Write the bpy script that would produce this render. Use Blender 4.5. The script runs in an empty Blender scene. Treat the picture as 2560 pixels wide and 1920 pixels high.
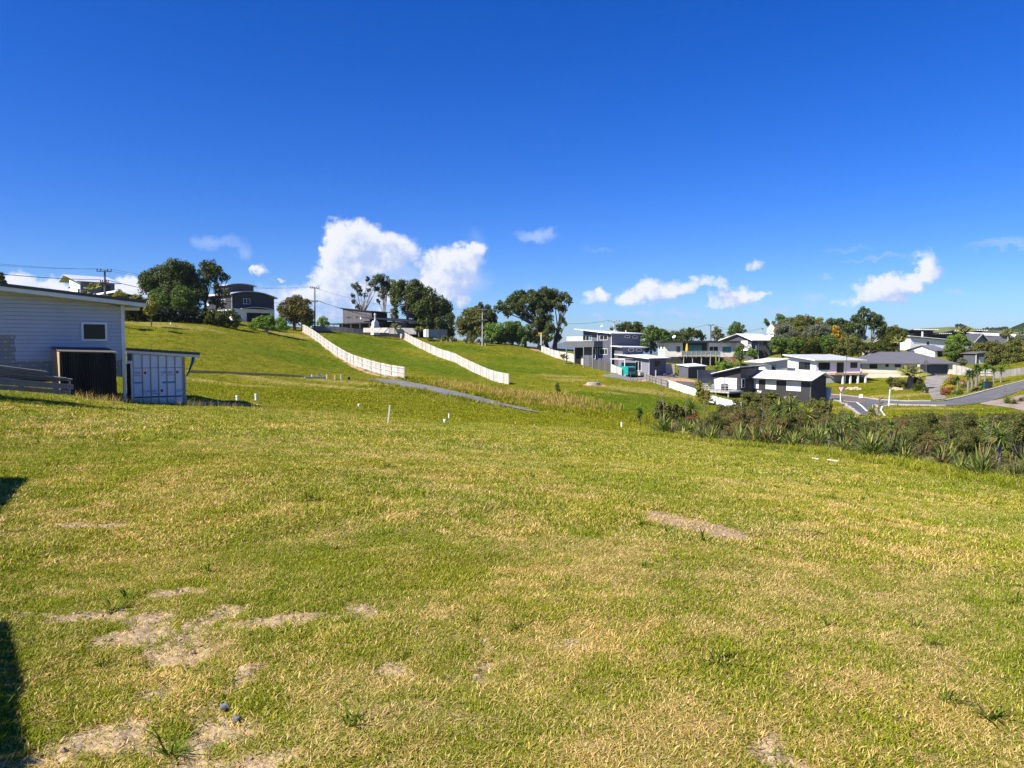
import bpy, bmesh, math, random
import numpy as np
from mathutils import Vector, Matrix
R = math.radians
random.seed(7)
rng = np.random.default_rng(7)
scene = bpy.context.scene
COL = scene.collection

# ------------------------------------------------------------------ camera
EYE = 1.6
FPX = 1850.0                      # focal length in photograph pixels (2560 wide)
PITCH = math.atan((960 - 862) / FPX)
cam_d = bpy.data.cameras.new('camera')
cam_d.sensor_width = 36.0
cam_d.lens = FPX / 2560 * 36.0
cam_d.clip_start = 0.05
cam_d.clip_end = 60000
cam = bpy.data.objects.new('camera', cam_d)
cam.location = (0, 0, EYE)
cam.rotation_euler = (R(90) - PITCH, 0, 0)
COL.objects.link(cam)
scene.camera = cam

# ------------------------------------------------------------------ light and exposure
SUN_AZ = (-0.84, -0.54)           # towards the sun, on the ground plane
SUN_EL = R(44)
sun_d = bpy.data.lights.new('sun', 'SUN')
sun_d.energy = 5.0
sun_d.angle = R(0.53)
sun_d.color = (1.0, 0.93, 0.82)
sun = bpy.data.objects.new('sun', sun_d)
_l = math.hypot(*SUN_AZ)
to_sun = Vector((SUN_AZ[0] / _l * math.cos(SUN_EL), SUN_AZ[1] / _l * math.cos(SUN_EL), math.sin(SUN_EL)))
sun.rotation_euler = to_sun.to_track_quat('Z', 'Y').to_euler()
sun.location = to_sun * 60
COL.objects.link(sun)
scene.view_settings.view_transform = 'Standard'
scene.view_settings.look = 'None'
scene.view_settings.exposure = 0.82
scene.view_settings.gamma = 1.0
scene.view_settings.use_curve_mapping = False
scene.cycles.use_denoising = True
scene.cycles.denoiser = 'OPENIMAGEDENOISE'
scene.cycles.denoising_input_passes = 'RGB_ALBEDO_NORMAL'
scene.cycles.denoising_prefilter = 'NONE'
scene.cycles.max_bounces = 5
scene.cycles.diffuse_bounces = 2
scene.cycles.glossy_bounces = 2
scene.cycles.volume_bounces = 0
scene.cycles.transparent_max_bounces = 8
scene.cycles.transmission_bounces = 4
scene.render.film_transparent = False


def ray(u, v):
    """direction of the photograph's pixel, scaled to unit world Y"""
    x = (u - 1280) / FPX
    y = -(v - 960) / FPX
    cp, sp = math.cos(PITCH), math.sin(PITCH)
    d = Vector((x, cp + y * sp, -sp + y * cp))
    return d / d.y


def P(u, v, D):
    d = ray(u, v)
    return Vector((d.x * D, D, EYE + d.z * D))


# ------------------------------------------------------------------ world: sky and clouds
world = bpy.data.worlds.new('World')
scene.world = world
world.use_nodes = True
wt = world.node_tree
wt.nodes.clear()


def N(t, kind, **kw):
    n = t.nodes.new(kind)
    for k, v in kw.items():
        if k == 'ins':
            for i, val in v.items():
                n.inputs[i].default_value = val
        else:
            setattr(n, k, v)
    return n


def Mth(t, op, a, b=None, c=None, clamp=False):
    n = t.nodes.new('ShaderNodeMath')
    n.operation = op
    n.use_clamp = clamp
    for i, x in enumerate((a, b, c)):
        if x is None:
            continue
        if isinstance(x, (int, float)):
            n.inputs[i].default_value = x
        else:
            t.links.new(x, n.inputs[i])
    return n.outputs[0]


def VMth(t, op, a, b=None, c=None):
    n = t.nodes.new('ShaderNodeVectorMath')
    n.operation = op
    for i, x in enumerate((a, b, c)):
        if x is None:
            continue
        if isinstance(x, (tuple, list)):
            n.inputs[i].default_value = x
        else:
            t.links.new(x, n.inputs[i])
    return n


def smooth(t, x, a, b):
    n = t.nodes.new('ShaderNodeMapRange')
    n.interpolation_type = 'SMOOTHSTEP'
    n.inputs[1].default_value = a
    n.inputs[2].default_value = b
    t.links.new(x, n.inputs[0])
    return n.outputs[0]


def mixc(t, f, a, b, mode='MIX'):
    n = t.nodes.new('ShaderNodeMix')
    n.data_type = 'RGBA'
    n.blend_type = mode
    for i, x in ((0, f), (6, a), (7, b)):
        if isinstance(x, (int, float)):
            n.inputs[i].default_value = x
        elif isinstance(x, tuple):
            n.inputs[i].default_value = x if len(x) == 4 else (*x, 1)
        else:
            t.links.new(x, n.inputs[i])
    return n.outputs[2]


def azel(u, v):
    d = ray(u, v).normalized()
    return math.atan2(d.x, d.y), math.asin(d.z)


# cumulus: u, v, half width, half height, weight  (photograph pixels -> sky directions)
CUM = [(865, 598, 62, 44, 1), (925, 590, 62, 40, 1), (985, 612, 58, 32, .95), (838, 612, 34, 46, .9), (1035, 620, 36, 16, .5),
       (848, 655, 58, 46, 1), (822, 700, 52, 36, .9), (880, 690, 60, 36, .75), (990, 655, 40, 22, .55),
       (1150, 640, 58, 34, .8), (1110, 690, 68, 44, .95), (1180, 618, 26, 18, .7), (1090, 720, 60, 36, .9), (1175, 670, 40, 40, .6), (1140, 745, 40, 20, .6), (1125, 665, 62, 52, .7), (1060, 655, 36, 26, .45), (905, 640, 70, 40, .75), (950, 665, 60, 30, .5), (1000, 640, 48, 26, .6),
       (800, 735, 90, 26, .62), (920, 728, 110, 26, .62), (1000, 740, 70, 40, .7), (860, 775, 120, 26, .75), (800, 800, 60, 16, .7),
       (36, 694, 26, 26, 1), (72, 722, 70, 28, .95), (135, 732, 60, 24, .9), (-40, 720, 60, 30, .9),
       (322, 712, 26, 24, .95), (345, 738, 66, 44, 1), (366, 690, 22, 18, .9), (412, 672, 26, 14, .9), (440, 720, 60, 30, .8),
       (655, 682, 24, 16, .95), (636, 674, 13, 9, .8), (700, 697, 12, 7, .8),
       (700, 745, 120, 22, .55), (690, 780, 100, 22, .55), (1150, 775, 30, 24, .6), (1165, 760, 16, 14, .7),
       (1472, 748, 36, 22, .85), (1506, 736, 16, 18, .8), (1608, 742, 66, 26, 1), (1622, 706, 22, 22, .9), (1668, 722, 50, 26, 1), (1716, 724, 34, 16, .75), (1560, 750, 36, 14, .7),
       (1752, 702, 24, 18, .95), (1790, 706, 24, 16, .85), (1822, 742, 36, 26, .95), (1862, 748, 40, 20, .9), (1905, 742, 20, 10, .7), (1775, 765, 40, 10, .6),
       (1886, 668, 22, 18, .75), (2182, 722, 44, 30, .9), (2232, 718, 44, 28, .95), (2272, 702, 36, 20, .95), (2308, 652, 22, 30, .9), (2322, 680, 26, 20, .9), (2140, 752, 40, 14, .6), (2230, 748, 50, 14, .6)]
# thin grey scud and cirrus
THIN = [(1345, 585, 46, 18, .8), (510, 605, 30, 24, .5), (565, 600, 40, 14, .5), (612, 630, 30, 24, .55), (1690, 784, 44, 7, .9), (1610, 785, 20, 9, .8), (1490, 796, 26, 8, .8), (1755, 789, 24, 6, .7),
        (1940, 772, 44, 9, .8), (2035, 742, 34, 12, .8), (2070, 690, 24, 9, .6), (2030, 765, 26, 7, .7), (1330, 730, 20, 30, .4), (2385, 730, 36, 10, .7), (2258, 798, 24, 7, .6), (2430, 790, 30, 5, .5),
        (1500, 620, 40, 10, .4), (2495, 606, 80, 12, .55), (2560, 618, 90, 6, .5), (2200, 644, 90, 6, .5), (2120, 622, 60, 8, .4), (760, 760, 200, 40, .6), (1190, 610, 30, 50, .4), (940, 680, 90, 40, .9), (990, 700, 80, 34, .8), (1170, 700, 60, 50, .7), (900, 720, 120, 30, .8), (1080, 745, 70, 24, .8), (700, 735, 110, 20, .6)]


def field_group(name, blobs):
    g = bpy.data.node_groups.new(name, 'ShaderNodeTree')
    g.interface.new_socket('P', in_out='INPUT', socket_type='NodeSocketVector')
    g.interface.new_socket('F', in_out='OUTPUT', socket_type='NodeSocketFloat')
    gi, go = g.nodes.new('NodeGroupInput'), g.nodes.new('NodeGroupOutput')
    acc = None
    for (u, v, ru, rv, w) in blobs:
        a, e = azel(u, v)
        ia, ie = FPX / (ru * 1.05), FPX / (rv * 1.05)
        q = VMth(g, 'MULTIPLY_ADD', gi.outputs[0], (ia, ie, 0), (-a * ia, -e * ie, 0))
        dd = VMth(g, 'DOT_PRODUCT', q.outputs[0], q.outputs[0]).outputs['Value']
        m = Mth(g, 'MULTIPLY_ADD', dd, -0.5, 1.0, clamp=True)
        m = Mth(g, 'MULTIPLY', m, m)
        acc = Mth(g, 'MULTIPLY', m, w) if acc is None else Mth(g, 'MULTIPLY_ADD', m, w, acc)
    g.links.new(acc, go.inputs[0])
    return g


tc = N(wt, 'ShaderNodeTexCoord')
sky = N(wt, 'ShaderNodeTexSky', sky_type='NISHITA', sun_disc=False, sun_elevation=SUN_EL,
        sun_rotation=math.atan2(SUN_AZ[0], SUN_AZ[1]), altitude=60, air_density=1.0, dust_density=0.15, ozone_density=3.0)
hs = N(wt, 'ShaderNodeHueSaturation', ins={'Hue': 0.505, 'Saturation': 1.42, 'Value': 1.0})
wt.links.new(sky.outputs[0], hs.inputs['Color'])
SKYK = 0.070
skyc = mixc(wt, 1.0, hs.outputs[0], (.50, .715, 1.25), 'MULTIPLY')
sepd = N(wt, 'ShaderNodeSeparateXYZ')
wt.links.new(tc.outputs['Generated'], sepd.inputs[0])
el = Mth(wt, 'ARCSINE', sepd.outputs[2])
az = Mth(wt, 'ARCTAN2', sepd.outputs[0], sepd.outputs[1])
aaz = Mth(wt, 'ABSOLUTE', az)
bg0 = N(wt, 'ShaderNodeBackground', ins={'Strength': SKYK})
wt.links.new(skyc, bg0.inputs['Color'])
g_c, g_t = field_group('cumulus_field', CUM), field_group('thin_cloud_field', THIN)


def grp(g, vec):
    n = wt.nodes.new('ShaderNodeGroup')
    n.node_tree = g
    wt.links.new(vec, n.inputs[0])
    return n.outputs[0]


# the clouds in view (a branch of its own, so that only rays into that part of the sky pay for it)
n1 = N(wt, 'ShaderNodeTexNoise', ins={'Scale': 26.0, 'Detail': 5.0, 'Roughness': 0.6})
n2 = N(wt, 'ShaderNodeTexNoise', ins={'Scale': 75.0, 'Detail': 5.0, 'Roughness': 0.62})
for n in (n1, n2):
    wt.links.new(tc.outputs['Generated'], n.inputs['Vector'])
w1 = VMth(wt, 'MULTIPLY_ADD', n1.outputs['Color'], (.050, .034, 0), (-.025, -.017, 0)).outputs[0]
w2 = VMth(wt, 'MULTIPLY_ADD', n2.outputs['Color'], (.017, .014, 0), (-.0085, -.007, 0)).outputs[0]
cv = N(wt, 'ShaderNodeCombineXYZ')
wt.links.new(az, cv.inputs[0])
wt.links.new(el, cv.inputs[1])
pw = VMth(wt, 'ADD', VMth(wt, 'ADD', cv.outputs[0], w1).outputs[0], w2).outputs[0]
Fc = grp(g_c, pw)
Fo = grp(g_c, VMth(wt, 'ADD', pw, (-.014, .016, 0)).outputs[0])
Ft = grp(g_t, pw)
al = smooth(wt, Mth(wt, 'ADD', Fc, Mth(wt, 'MULTIPLY', Mth(wt, 'MULTIPLY_ADD', n2.outputs[0], 1.5, -.78), smooth(wt, Fc, .0, .3))), 0.12, 1.05)
def sat(x):
    return Mth(wt, 'DIVIDE', x, Mth(wt, 'ADD', x, 0.9))


lit = Mth(wt, 'MULTIPLY_ADD', Mth(wt, 'SUBTRACT', sat(Fc), sat(Fo)), 1.7, 0.42)
lit = Mth(wt, 'ADD', lit, Mth(wt, 'MULTIPLY_ADD', n2.outputs[0], 2.0, -1.0))
lit = Mth(wt, 'ADD', lit, Mth(wt, 'MULTIPLY_ADD', n1.outputs[0], 1.6, -0.8))
lit = smooth(wt, lit, -0.1, 1.05)
ccol = mixc(wt, lit, (3.9, 4.9, 7.5), (7.5, 7.7, 8.3))
tcol = (4.2, 5.5, 8.6)
c1 = mixc(wt, Mth(wt, 'MULTIPLY', smooth(wt, Ft, 0.1, 0.9), 0.68), skyc, tcol)
c2 = mixc(wt, Mth(wt, 'MULTIPLY', al, 0.96), c1, ccol)
bg1 = N(wt, 'ShaderNodeBackground', ins={'Strength': SKYK})
wt.links.new(c2, bg1.inputs['Color'])
# the rest of the horizon carries the same kind of scattered cumulus
nr = N(wt, 'ShaderNodeTexNoise', ins={'Scale': 9.0, 'Detail': 6.0, 'Roughness': 0.55})
wt.links.new(tc.outputs['Generated'], nr.inputs['Vector'])
band = Mth(wt, 'MULTIPLY', smooth(wt, el, 0.015, 0.06), Mth(wt, 'SUBTRACT', 1.0, smooth(wt, el, 0.09, 0.2)))
rest = Mth(wt, 'MULTIPLY', Mth(wt, 'MULTIPLY', band, smooth(wt, aaz, 0.72, 0.82)), smooth(wt, nr.outputs[0], 0.5, 0.62))
c3 = mixc(wt, rest, skyc, (5.6, 6.2, 7.6))
bg2 = N(wt, 'ShaderNodeBackground', ins={'Strength': SKYK})
wt.links.new(c3, bg2.inputs['Color'])


def mixs(f, a, b):
    n = wt.nodes.new('ShaderNodeMixShader')
    wt.links.new(f, n.inputs[0])
    wt.links.new(a, n.inputs[1])
    wt.links.new(b, n.inputs[2])
    return n.outputs[0]


low = Mth(wt, 'MULTIPLY', Mth(wt, 'LESS_THAN', el, 0.21), Mth(wt, 'GREATER_THAN', el, -0.02))
wide = Mth(wt, 'LESS_THAN', aaz, 0.72)
wo = N(wt, 'ShaderNodeOutputWorld')
wt.links.new(mixs(low, bg0.outputs[0], mixs(wide, bg2.outputs[0], bg1.outputs[0])), wo.inputs['Surface'])
world.cycles.sampling_method = 'MANUAL'
world.cycles.sample_map_resolution = 256

# ------------------------------------------------------------------ terrain
# known spots of the ground: photograph pixel + real distance
CTL = [(1280, 1920, 2.75), (0, 1920, 2.8), (2560, 1920, 2.75), (640, 1920, 2.78), (1920, 1920, 2.75),
       (0, 1330, 6.4), (640, 1345, 6.3), (1280, 1350, 6.4), (1920, 1370, 6.3), (2560, 1430, 5.9),
       (0, 1110, 12), (640, 1130, 12), (1280, 1165, 12), (1920, 1215, 11.5), (2560, 1310, 10),
       (0, 974, 27), (150, 985, 28), (305, 1006, 30.3), (480, 1025, 26), (640, 1035, 26), (850, 1046, 26), (1010, 1062, 26), (1280, 1082, 24), (1553, 1112, 23), (1800, 1135, 22), (2060, 1165, 21), (2300, 1205, 18.5),
       (1553, 1060, 42), (1640, 1085, 37), (1850, 1107, 33), (2060, 1130, 28), (2300, 1165, 24), (2560, 1212, 19.5),
       (480, 1000, 36), (640, 1003, 38), (850, 1010, 42), (1010, 1030, 40), (1280, 1055, 36), (1280, 1040, 48),
       (320, 962, 48), (470, 960, 55), (640, 972, 56), (850, 978, 62), (1010, 998, 62), (1180, 1012, 62), (1330, 1030, 64),
       (0, 920, 65), (320, 925, 72), (470, 932, 80), (640, 938, 88), (850, 948, 97), (1010, 953, 102), (1110, 972, 90), (1250, 985, 88), (1250, 1008, 75),
       (0, 850, 92), (320, 850, 95), (470, 860, 100), (640, 870, 112), (850, 882, 128), (900, 925, 112), (1010, 900, 132),
       (0, 795, 112), (320, 803, 118), (470, 808, 125), (640, 821, 138), (755, 829, 150), (850, 834, 152), (1000, 847, 160), (1130, 853, 163),
       (1272, 960, 115), (1272, 930, 130), (1200, 905, 138), (1272, 890, 148), (1280, 863, 166), (1352, 877, 165), (1410, 900, 150), (1470, 922, 140), (1540, 938, 130),
       (1400, 985, 95), (1480, 962, 112), (1553, 1000, 92), (1553, 1032, 75), (1560, 955, 122), (1600, 962, 119), (1660, 976, 114), (1640, 1020, 88), (1750, 1005, 106), (1750, 1045, 82), (1700, 1080, 56), (1840, 1026, 100),
       (1585, 942, 133), (1650, 942, 130), (1700, 945, 132), (1540, 906, 145), (1450, 885, 165), (1640, 906, 158), (1740, 910, 163), (1830, 910, 165), (1880, 897, 190), (1930, 893, 185), (2000, 872, 200),
       (1850, 1070, 62), (1850, 1036, 90), (1850, 1006, 110), (2050, 1004, 110), (1980, 1006, 112), (1950, 985, 128),
       (2070, 968, 138), (2160, 964, 138), (2150, 985, 120), (2150, 1004, 106), (2060, 1085, 50), (2060, 1035, 82), (2100, 1018, 95),
       (2300, 1095, 45), (2300, 1040, 75), (2300, 1016, 90), (2300, 1001, 100), (2400, 966, 118), (2330, 944, 146), (2200, 948, 148), (2250, 975, 122),
       (2560, 1105, 38), (2560, 1040, 70), (2560, 1012, 88), (2560, 950, 112), (2560, 924, 125), (2480, 936, 130), (2450, 902, 165), (2500, 872, 190), (2560, 862, 215), (2300, 878, 185), (2300, 852, 215), (2150, 874, 190),
       (0, 790, 165), (320, 800, 165), (620, 806, 168), (850, 826, 175), (1000, 843, 178), (1280, 862, 182), (1400, 872, 180)]
pts = []
for (u, v, D) in CTL:
    p = P(u, v, D)
    pts.append((math.atan2(p.x, p.y), math.log(math.hypot(p.x, p.y)), p.z))
for th in np.linspace(-0.66, 0.66, 9):
    pts.append((th, math.log(1.2), 0.0))
    pts.append((th, math.log(1.9), 0.0))
    far = 4.0 if th < -0.2 else (0.0 if th < 0.25 else 3.0)
    pts.append((th, math.log(230), far - 2))
    pts.append((th, math.log(290), -10.0 if th < 0.3 else -2))
    pts.append((th, math.log(420), -38.0))
pts = np.array(pts)
TH_S = 3.2
TC = np.stack([pts[:, 0] * TH_S, pts[:, 1]], 1)


def _phi(r2):
    return 0.5 * r2 * np.log(r2 + 1e-12)


_n = len(TC)
_d2 = ((TC[:, None, :] - TC[None, :, :]) ** 2).sum(-1)
_A = np.zeros((_n + 3, _n + 3))
_A[:_n, :_n] = _phi(_d2) + np.eye(_n) * 0.0015
_A[:_n, _n] = 1
_A[:_n, _n + 1:] = TC
_A[_n:, :_n] = _A[:_n, _n:].T
_w = np.linalg.solve(_A, np.concatenate([pts[:, 2], np.zeros(3)]))


def _tps(th, b):
    q = np.stack([th * TH_S, b], 1)
    out = np.empty(len(q))
    for i in range(0, len(q), 40000):
        s = q[i:i + 40000]
        d2 = ((s[:, None, :] - TC[None, :, :]) ** 2).sum(-1)
        out[i:i + 40000] = _phi(d2) @ _w[:_n] + _w[_n] + s @ _w[_n + 1:]
    return out


THC = 0.70


def hgt(x, y):
    """height of the ground at world x, y (arrays)"""
    x = np.atleast_1d(np.asarray(x, float))
    y = np.atleast_1d(np.asarray(y, float))
    th = np.arctan2(x, y)
    r = np.maximum(np.hypot(x, y), 1.2)
    b = np.log(np.minimum(r, 420))
    z = _tps(np.clip(th, -THC, THC), b)
    out = np.abs(th) > THC
    if out.any():
        t = (th[out] % (2 * math.pi) - THC) / (2 * math.pi - 2 * THC)      # 0 at right limit, 1 at left limit
        t = t * t * (3 - 2 * t)
        zr = _tps(np.full(out.sum(), THC), b[out])
        zl = _tps(np.full(out.sum(), -THC), b[out])
        z[out] = zr * (1 - t) + zl * t
    return z


# table for quick lookups in view
_tt = np.linspace(-THC, THC, 421)
_tb = np.linspace(math.log(1.2), math.log(420), 901)
_TT, _TB = np.meshgrid(_tt, _tb, indexing='ij')
_TAB = _tps(_TT.ravel(), _TB.ravel()).reshape(_TT.shape)


def hq(x, y):
    """fast bilinear lookup of hgt inside the view"""
    x = np.atleast_1d(np.asarray(x, float))
    y = np.atleast_1d(np.asarray(y, float))
    a = (np.clip(np.arctan2(x, y), -THC + 1e-6, THC - 1e-6) + THC) / (2 * THC) * 420
    b = (np.clip(np.log(np.maximum(np.hypot(x, y), 1.2)), _tb[0], _tb[-1] - 1e-6) - _tb[0]) / (_tb[-1] - _tb[0]) * 900
    i, j = np.minimum(a.astype(int), 419), np.minimum(b.astype(int), 899)
    fa, fb = a - i, b - j
    return (_TAB[i, j] * (1 - fa) + _TAB[i + 1, j] * fa) * (1 - fb) + (_TAB[i, j + 1] * (1 - fa) + _TAB[i + 1, j + 1] * fa) * fb


def h1(x, y):
    return float(hq(x, y)[0])


_DS = np.exp(np.linspace(math.log(1.6), math.log(400), 1600))


def G(u, v, dmin=0.0):
    """first ground point seen through a pixel of the photograph (beyond dmin)"""
    d = ray(u, v)
    D = _DS[_DS >= dmin]
    x, y, z = d.x * D, D, EYE + d.z * D
    below = z <= hq(x, y)
    if not below.any():
        k = int(np.argmin(z - hq(x, y)))
    else:
        k = int(np.argmax(below))
    return Vector((x[k], y[k], h1(x[k], y[k])))


def on_ground(p, dz=0.0):
    return Vector((p[0], p[1], h1(p[0], p[1]) + dz))


def vnoise(x, y, seed=0):
    """value noise, vectorised"""
    xi, yi = np.floor(x).astype(np.int64), np.floor(y).astype(np.int64)
    fx, fy = x - xi, y - yi
    fx, fy = fx * fx * (3 - 2 * fx), fy * fy * (3 - 2 * fy)

    def hsh(a, b):
        h = (a * 374761393 + b * 668265263 + seed * 974711) & 0xffffffff
        h = ((h ^ (h >> 13)) * 1274126177) & 0xffffffff
        return ((h ^ (h >> 16)) & 0xffff) / 65535.0
    return (hsh(xi, yi) * (1 - fx) + hsh(xi + 1, yi) * fx) * (1 - fy) + (hsh(xi, yi + 1) * (1 - fx) + hsh(xi + 1, yi + 1) * fx) * fy


def fbm(x, y, s, octs=4, seed=0):
    o, a, t = 0, 1.0, 0
    for k in range(octs):
        o = o + a * vnoise(x * s, y * s, seed + k)
        t += a
        a *= .5
        s *= 2.03
    return o / t


# ground cover masks, made of patches with their own place in the field
def patch(x, y, cx, cy, rx, ry, ang=0.0):
    c, s = math.cos(ang), math.sin(ang)
    dx, dy = x - cx, y - cy
    a, b = (dx * c + dy * s) / rx, (-dx * s + dy * c) / ry
    return a * a + b * b


# near bare patches: pixel centre, half sizes in metres (x, y)
BARE = [(440, 1630, .22, .30), (500, 1560, .10, .25), (360, 1570, .2, .2), (560, 1790, .25, .16), (640, 1850, .30, .12), (500, 1860, .2, .08), (330, 1760, .12, .10), (190, 1860, .28, .13), (60, 1900, .14, .12),
        (230, 1545, .3, .12), (700, 1558, .34, .13), (580, 1525, .18, .12), (900, 1525, .16, .12), (590, 1720, .12, .08), (420, 1500, .25, .1), (100, 1540, .25, .1),
        (1960, 1890, .10, .12), (2010, 1340, .1, .1), (620, 1690, .1, .06), (1200, 1590, .12, .1), (1440, 1610, .10, .1), (210, 1310, .4, .15), (980, 1640, .14, .14), (1180, 1640, .12, .1)]
# thatchy straw patches
STRAW = [(640, 1290, 1.0, .6), (760, 1330, .9, .5), (560, 1275, .6, .4), (900, 1130, 1.8, 1.2), (1000, 1560, .5, .5), (1250, 1640, .7, .6), (1060, 1660, .5, .5), (1350, 1750, .5, .4), (1800, 1350, 1.4, .8), (2050, 1330, 1.3, .6),
         (2300, 1420, 1.3, .6), (2420, 1470, .9, .4), (1500, 1370, .8, .5), (1700, 1850, .3, .5), (1960, 1760, .25, .5), (1950, 1820, .15, .25), (2320, 1650, .3, .5), (1650, 1620, .7, .5), (1130, 1780, .6, .3), (1400, 1480, .7, .4),
         (2350, 1240, 2, .5), (2120, 1270, 2, .8), (2250, 1320, 1.6, .7), (150, 1090, 1.2, 1.6), (260, 1062, 2, 2), (1200, 1180, 1.6, 1.1), (980, 1180, 1.5, 1), (1900, 1480, .7, .4), (1480, 1850, .4, .3), (860, 1880, .35, .2)]
MULCH = (1727, 1310, .74, .25)


def masks(x, y):
    wx = x + (fbm(x, y, 1.7, 3, 5) - .5) * .5
    wy = y + (fbm(x, y, 1.7, 3, 9) - .5) * .5
    wx = wx + (fbm(x, y, 9, 2, 15) - .5) * .14
    wy = wy + (fbm(x, y, 9, 2, 19) - .5) * .14
    bare = np.zeros_like(x)
    for (u, v, rx, ry) in BARE:
        c = G(u, v)
        bare = np.maximum(bare, np.clip(1.25 - patch(wx, wy, c.x, c.y, rx * 1.0, ry * 1.15), 0, 1))
    bare = np.clip(bare * 1.5 - np.clip((fbm(x, y, 4.5, 4, 23) - .42) * 3.2, 0, 1.2), 0, 1)
    straw = np.zeros_like(x)
    for (u, v, rx, ry) in STRAW:
        c = G(u, v)
        straw = np.maximum(straw, np.clip(1.25 - patch(wx, wy, c.x, c.y, rx, ry), 0, 1))
    r = np.hypot(x, y)
    straw = np.maximum(straw * .85, np.clip((fbm(x, y, .55, 4, 31) - .5) * 5.0, 0, .75) * np.clip((40 - r) / 20, 0, 1))
    u, v, rx, ry = MULCH
    c = G(u, v)
    mulch = np.clip((1.35 - patch(wx * .75 + x * .25, wy * .75 + y * .25, c.x, c.y, rx, ry, R(-60))) * 2.5, 0, 1)
    return bare, straw, mulch


# long rank grass and dry seed heads in the swale beyond the drive
def dist_poly(x, y, poly):
    d = np.full_like(x, 1e9)
    for (a, b) in zip(poly[:-1], poly[1:]):
        ax, ay, bx, by = a[0], a[1], b[0], b[1]
        t = np.clip(((x - ax) * (bx - ax) + (y - ay) * (by - ay)) / ((bx - ax) ** 2 + (by - ay) ** 2), 0, 1)
        d = np.minimum(d, np.hypot(x - ax - t * (bx - ax), y - ay - t * (by - ay)))
    return d


DRY_LINE = [G(1130, 962), G(1200, 978), G(1290, 985), G(1370, 1000), G(1420, 1012)]
RANK_LINE = [G(1050, 955), G(1150, 982), G(1260, 1003), G(1370, 1022), G(1480, 1032), G(1580, 1045), G(1660, 1060)]
# darker fertile turf on the slopes: pixel centre, half sizes in m
LUSH = [(770, 900, 9, 7), (820, 870, 7, 7), (880, 860, 8, 6), (920, 850, 9, 5), (960, 890, 7, 8), (1040, 910, 8, 8), (1100, 925, 7, 6), (1330, 930, 10, 5), (1250, 925, 6, 6), (1300, 905, 7, 5), (1530, 1000, 10, 8), (1600, 1005, 7, 10), (1650, 1000, 8, 7), (1480, 985, 6, 3),
        (1150, 870, 9, 6), (1000, 860, 8, 4), (2170, 976, 4, 1.6), (2460, 1026, 9, 2), (1570, 1030, 7, 9)]
TAN = [(380, 812, 8, 3), (480, 818, 7, 2.5), (440, 812, 8, 3), (700, 832, 10, 3), (720, 838, 6, 2), (1590, 975, 8, 4), (1540, 985, 4, 2), (1440, 950, 5, 3), (1400, 940, 4, 2), (930, 960, 9, 3), (800, 965, 10, 4), (700, 955, 9, 2.5), (2230, 990, 12, 4.5), (2150, 992, 4, 2), (2520, 930, 9, 4), (2140, 1020, 6, 3), (2330, 1022, 6, 2), (600, 1075, 2.5, 1.5), (200, 1070, 3, 2), (520, 955, 9, 3)]


def far_masks(x, y):
    w = 5.0
    wx = x + (fbm(x, y, .12, 3, 51) - .5) * w
    wy = y + (fbm(x, y, .12, 3, 61) - .5) * w
    r = np.hypot(x, y)
    dry = np.clip(1.4 - dist_poly(wx, wy, DRY_LINE) / 4.2, 0, 1)
    rank = np.clip(1.7 - dist_poly(wx, wy, RANK_LINE) / 5.0, 0, 1)
    lush = np.zeros_like(x)
    tan = np.zeros_like(x)
    for (u, v, rx, ry) in LUSH:
        c = G(u, v)
        lush = np.maximum(lush, np.clip(1.3 - patch(wx, wy, c.x, c.y, rx, ry), 0, 1))
    for (u, v, rx, ry) in TAN:
        c = G(u, v)
        tan = np.maximum(tan, np.clip(1.2 - patch(wx, wy, c.x, c.y, rx, ry), 0, 1))
    return dry, rank, lush, tan


# clay scars
CLAY = [(G(520, 1007), 2.6, .55, R(4)), (G(560, 1013), 1.6, .35, R(-6)), (G(440, 1006), 1.6, .35, 0.0), (G(1485, 963), 2.0, 1.3, 0.0), (G(1343, 876), 1.8, 2.0, 0.0), (G(1690, 948), 6.5, 3.2, 0.0), (G(1640, 950), 3.5, 2.5, 0.0)]
GRAVEL = [(G(1620, 940), 6.0, 4.5, 0.0), (G(1560, 944), 4, 3, 0.0)]


def clay_mask(x, y):
    wx = x + (fbm(x, y, .8, 3, 71) - .5) * 1.0
    wy = y + (fbm(x, y, .8, 3, 73) - .5) * 1.0
    m = np.zeros_like(x)
    for (c, rx, ry, a) in CLAY:
        m = np.maximum(m, np.clip((1.2 - patch(wx, wy, c.x, c.y, rx, ry, a)) * 2, 0, 1))
    for (a, b) in (((705, 815), (1010, 953)),):                      # bare strip along the foot of the railed fence
        line = [G(755, 829), G(820, 872), G(860, 900), G(900, 925), G(935, 936), G(1005, 950)]
        m = np.maximum(m, np.clip(1.5 - dist_poly(wx, wy, line) / .55, 0, 1) * np.clip((y - 95) / 8, 0, 1) * .9)
    g = np.zeros_like(x)
    for (c, rx, ry, a) in GRAVEL:
        g = np.maximum(g, np.clip((1.2 - patch(wx, wy, c.x, c.y, rx, ry, a)) * 2, 0, 1))
    return m, g


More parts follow.
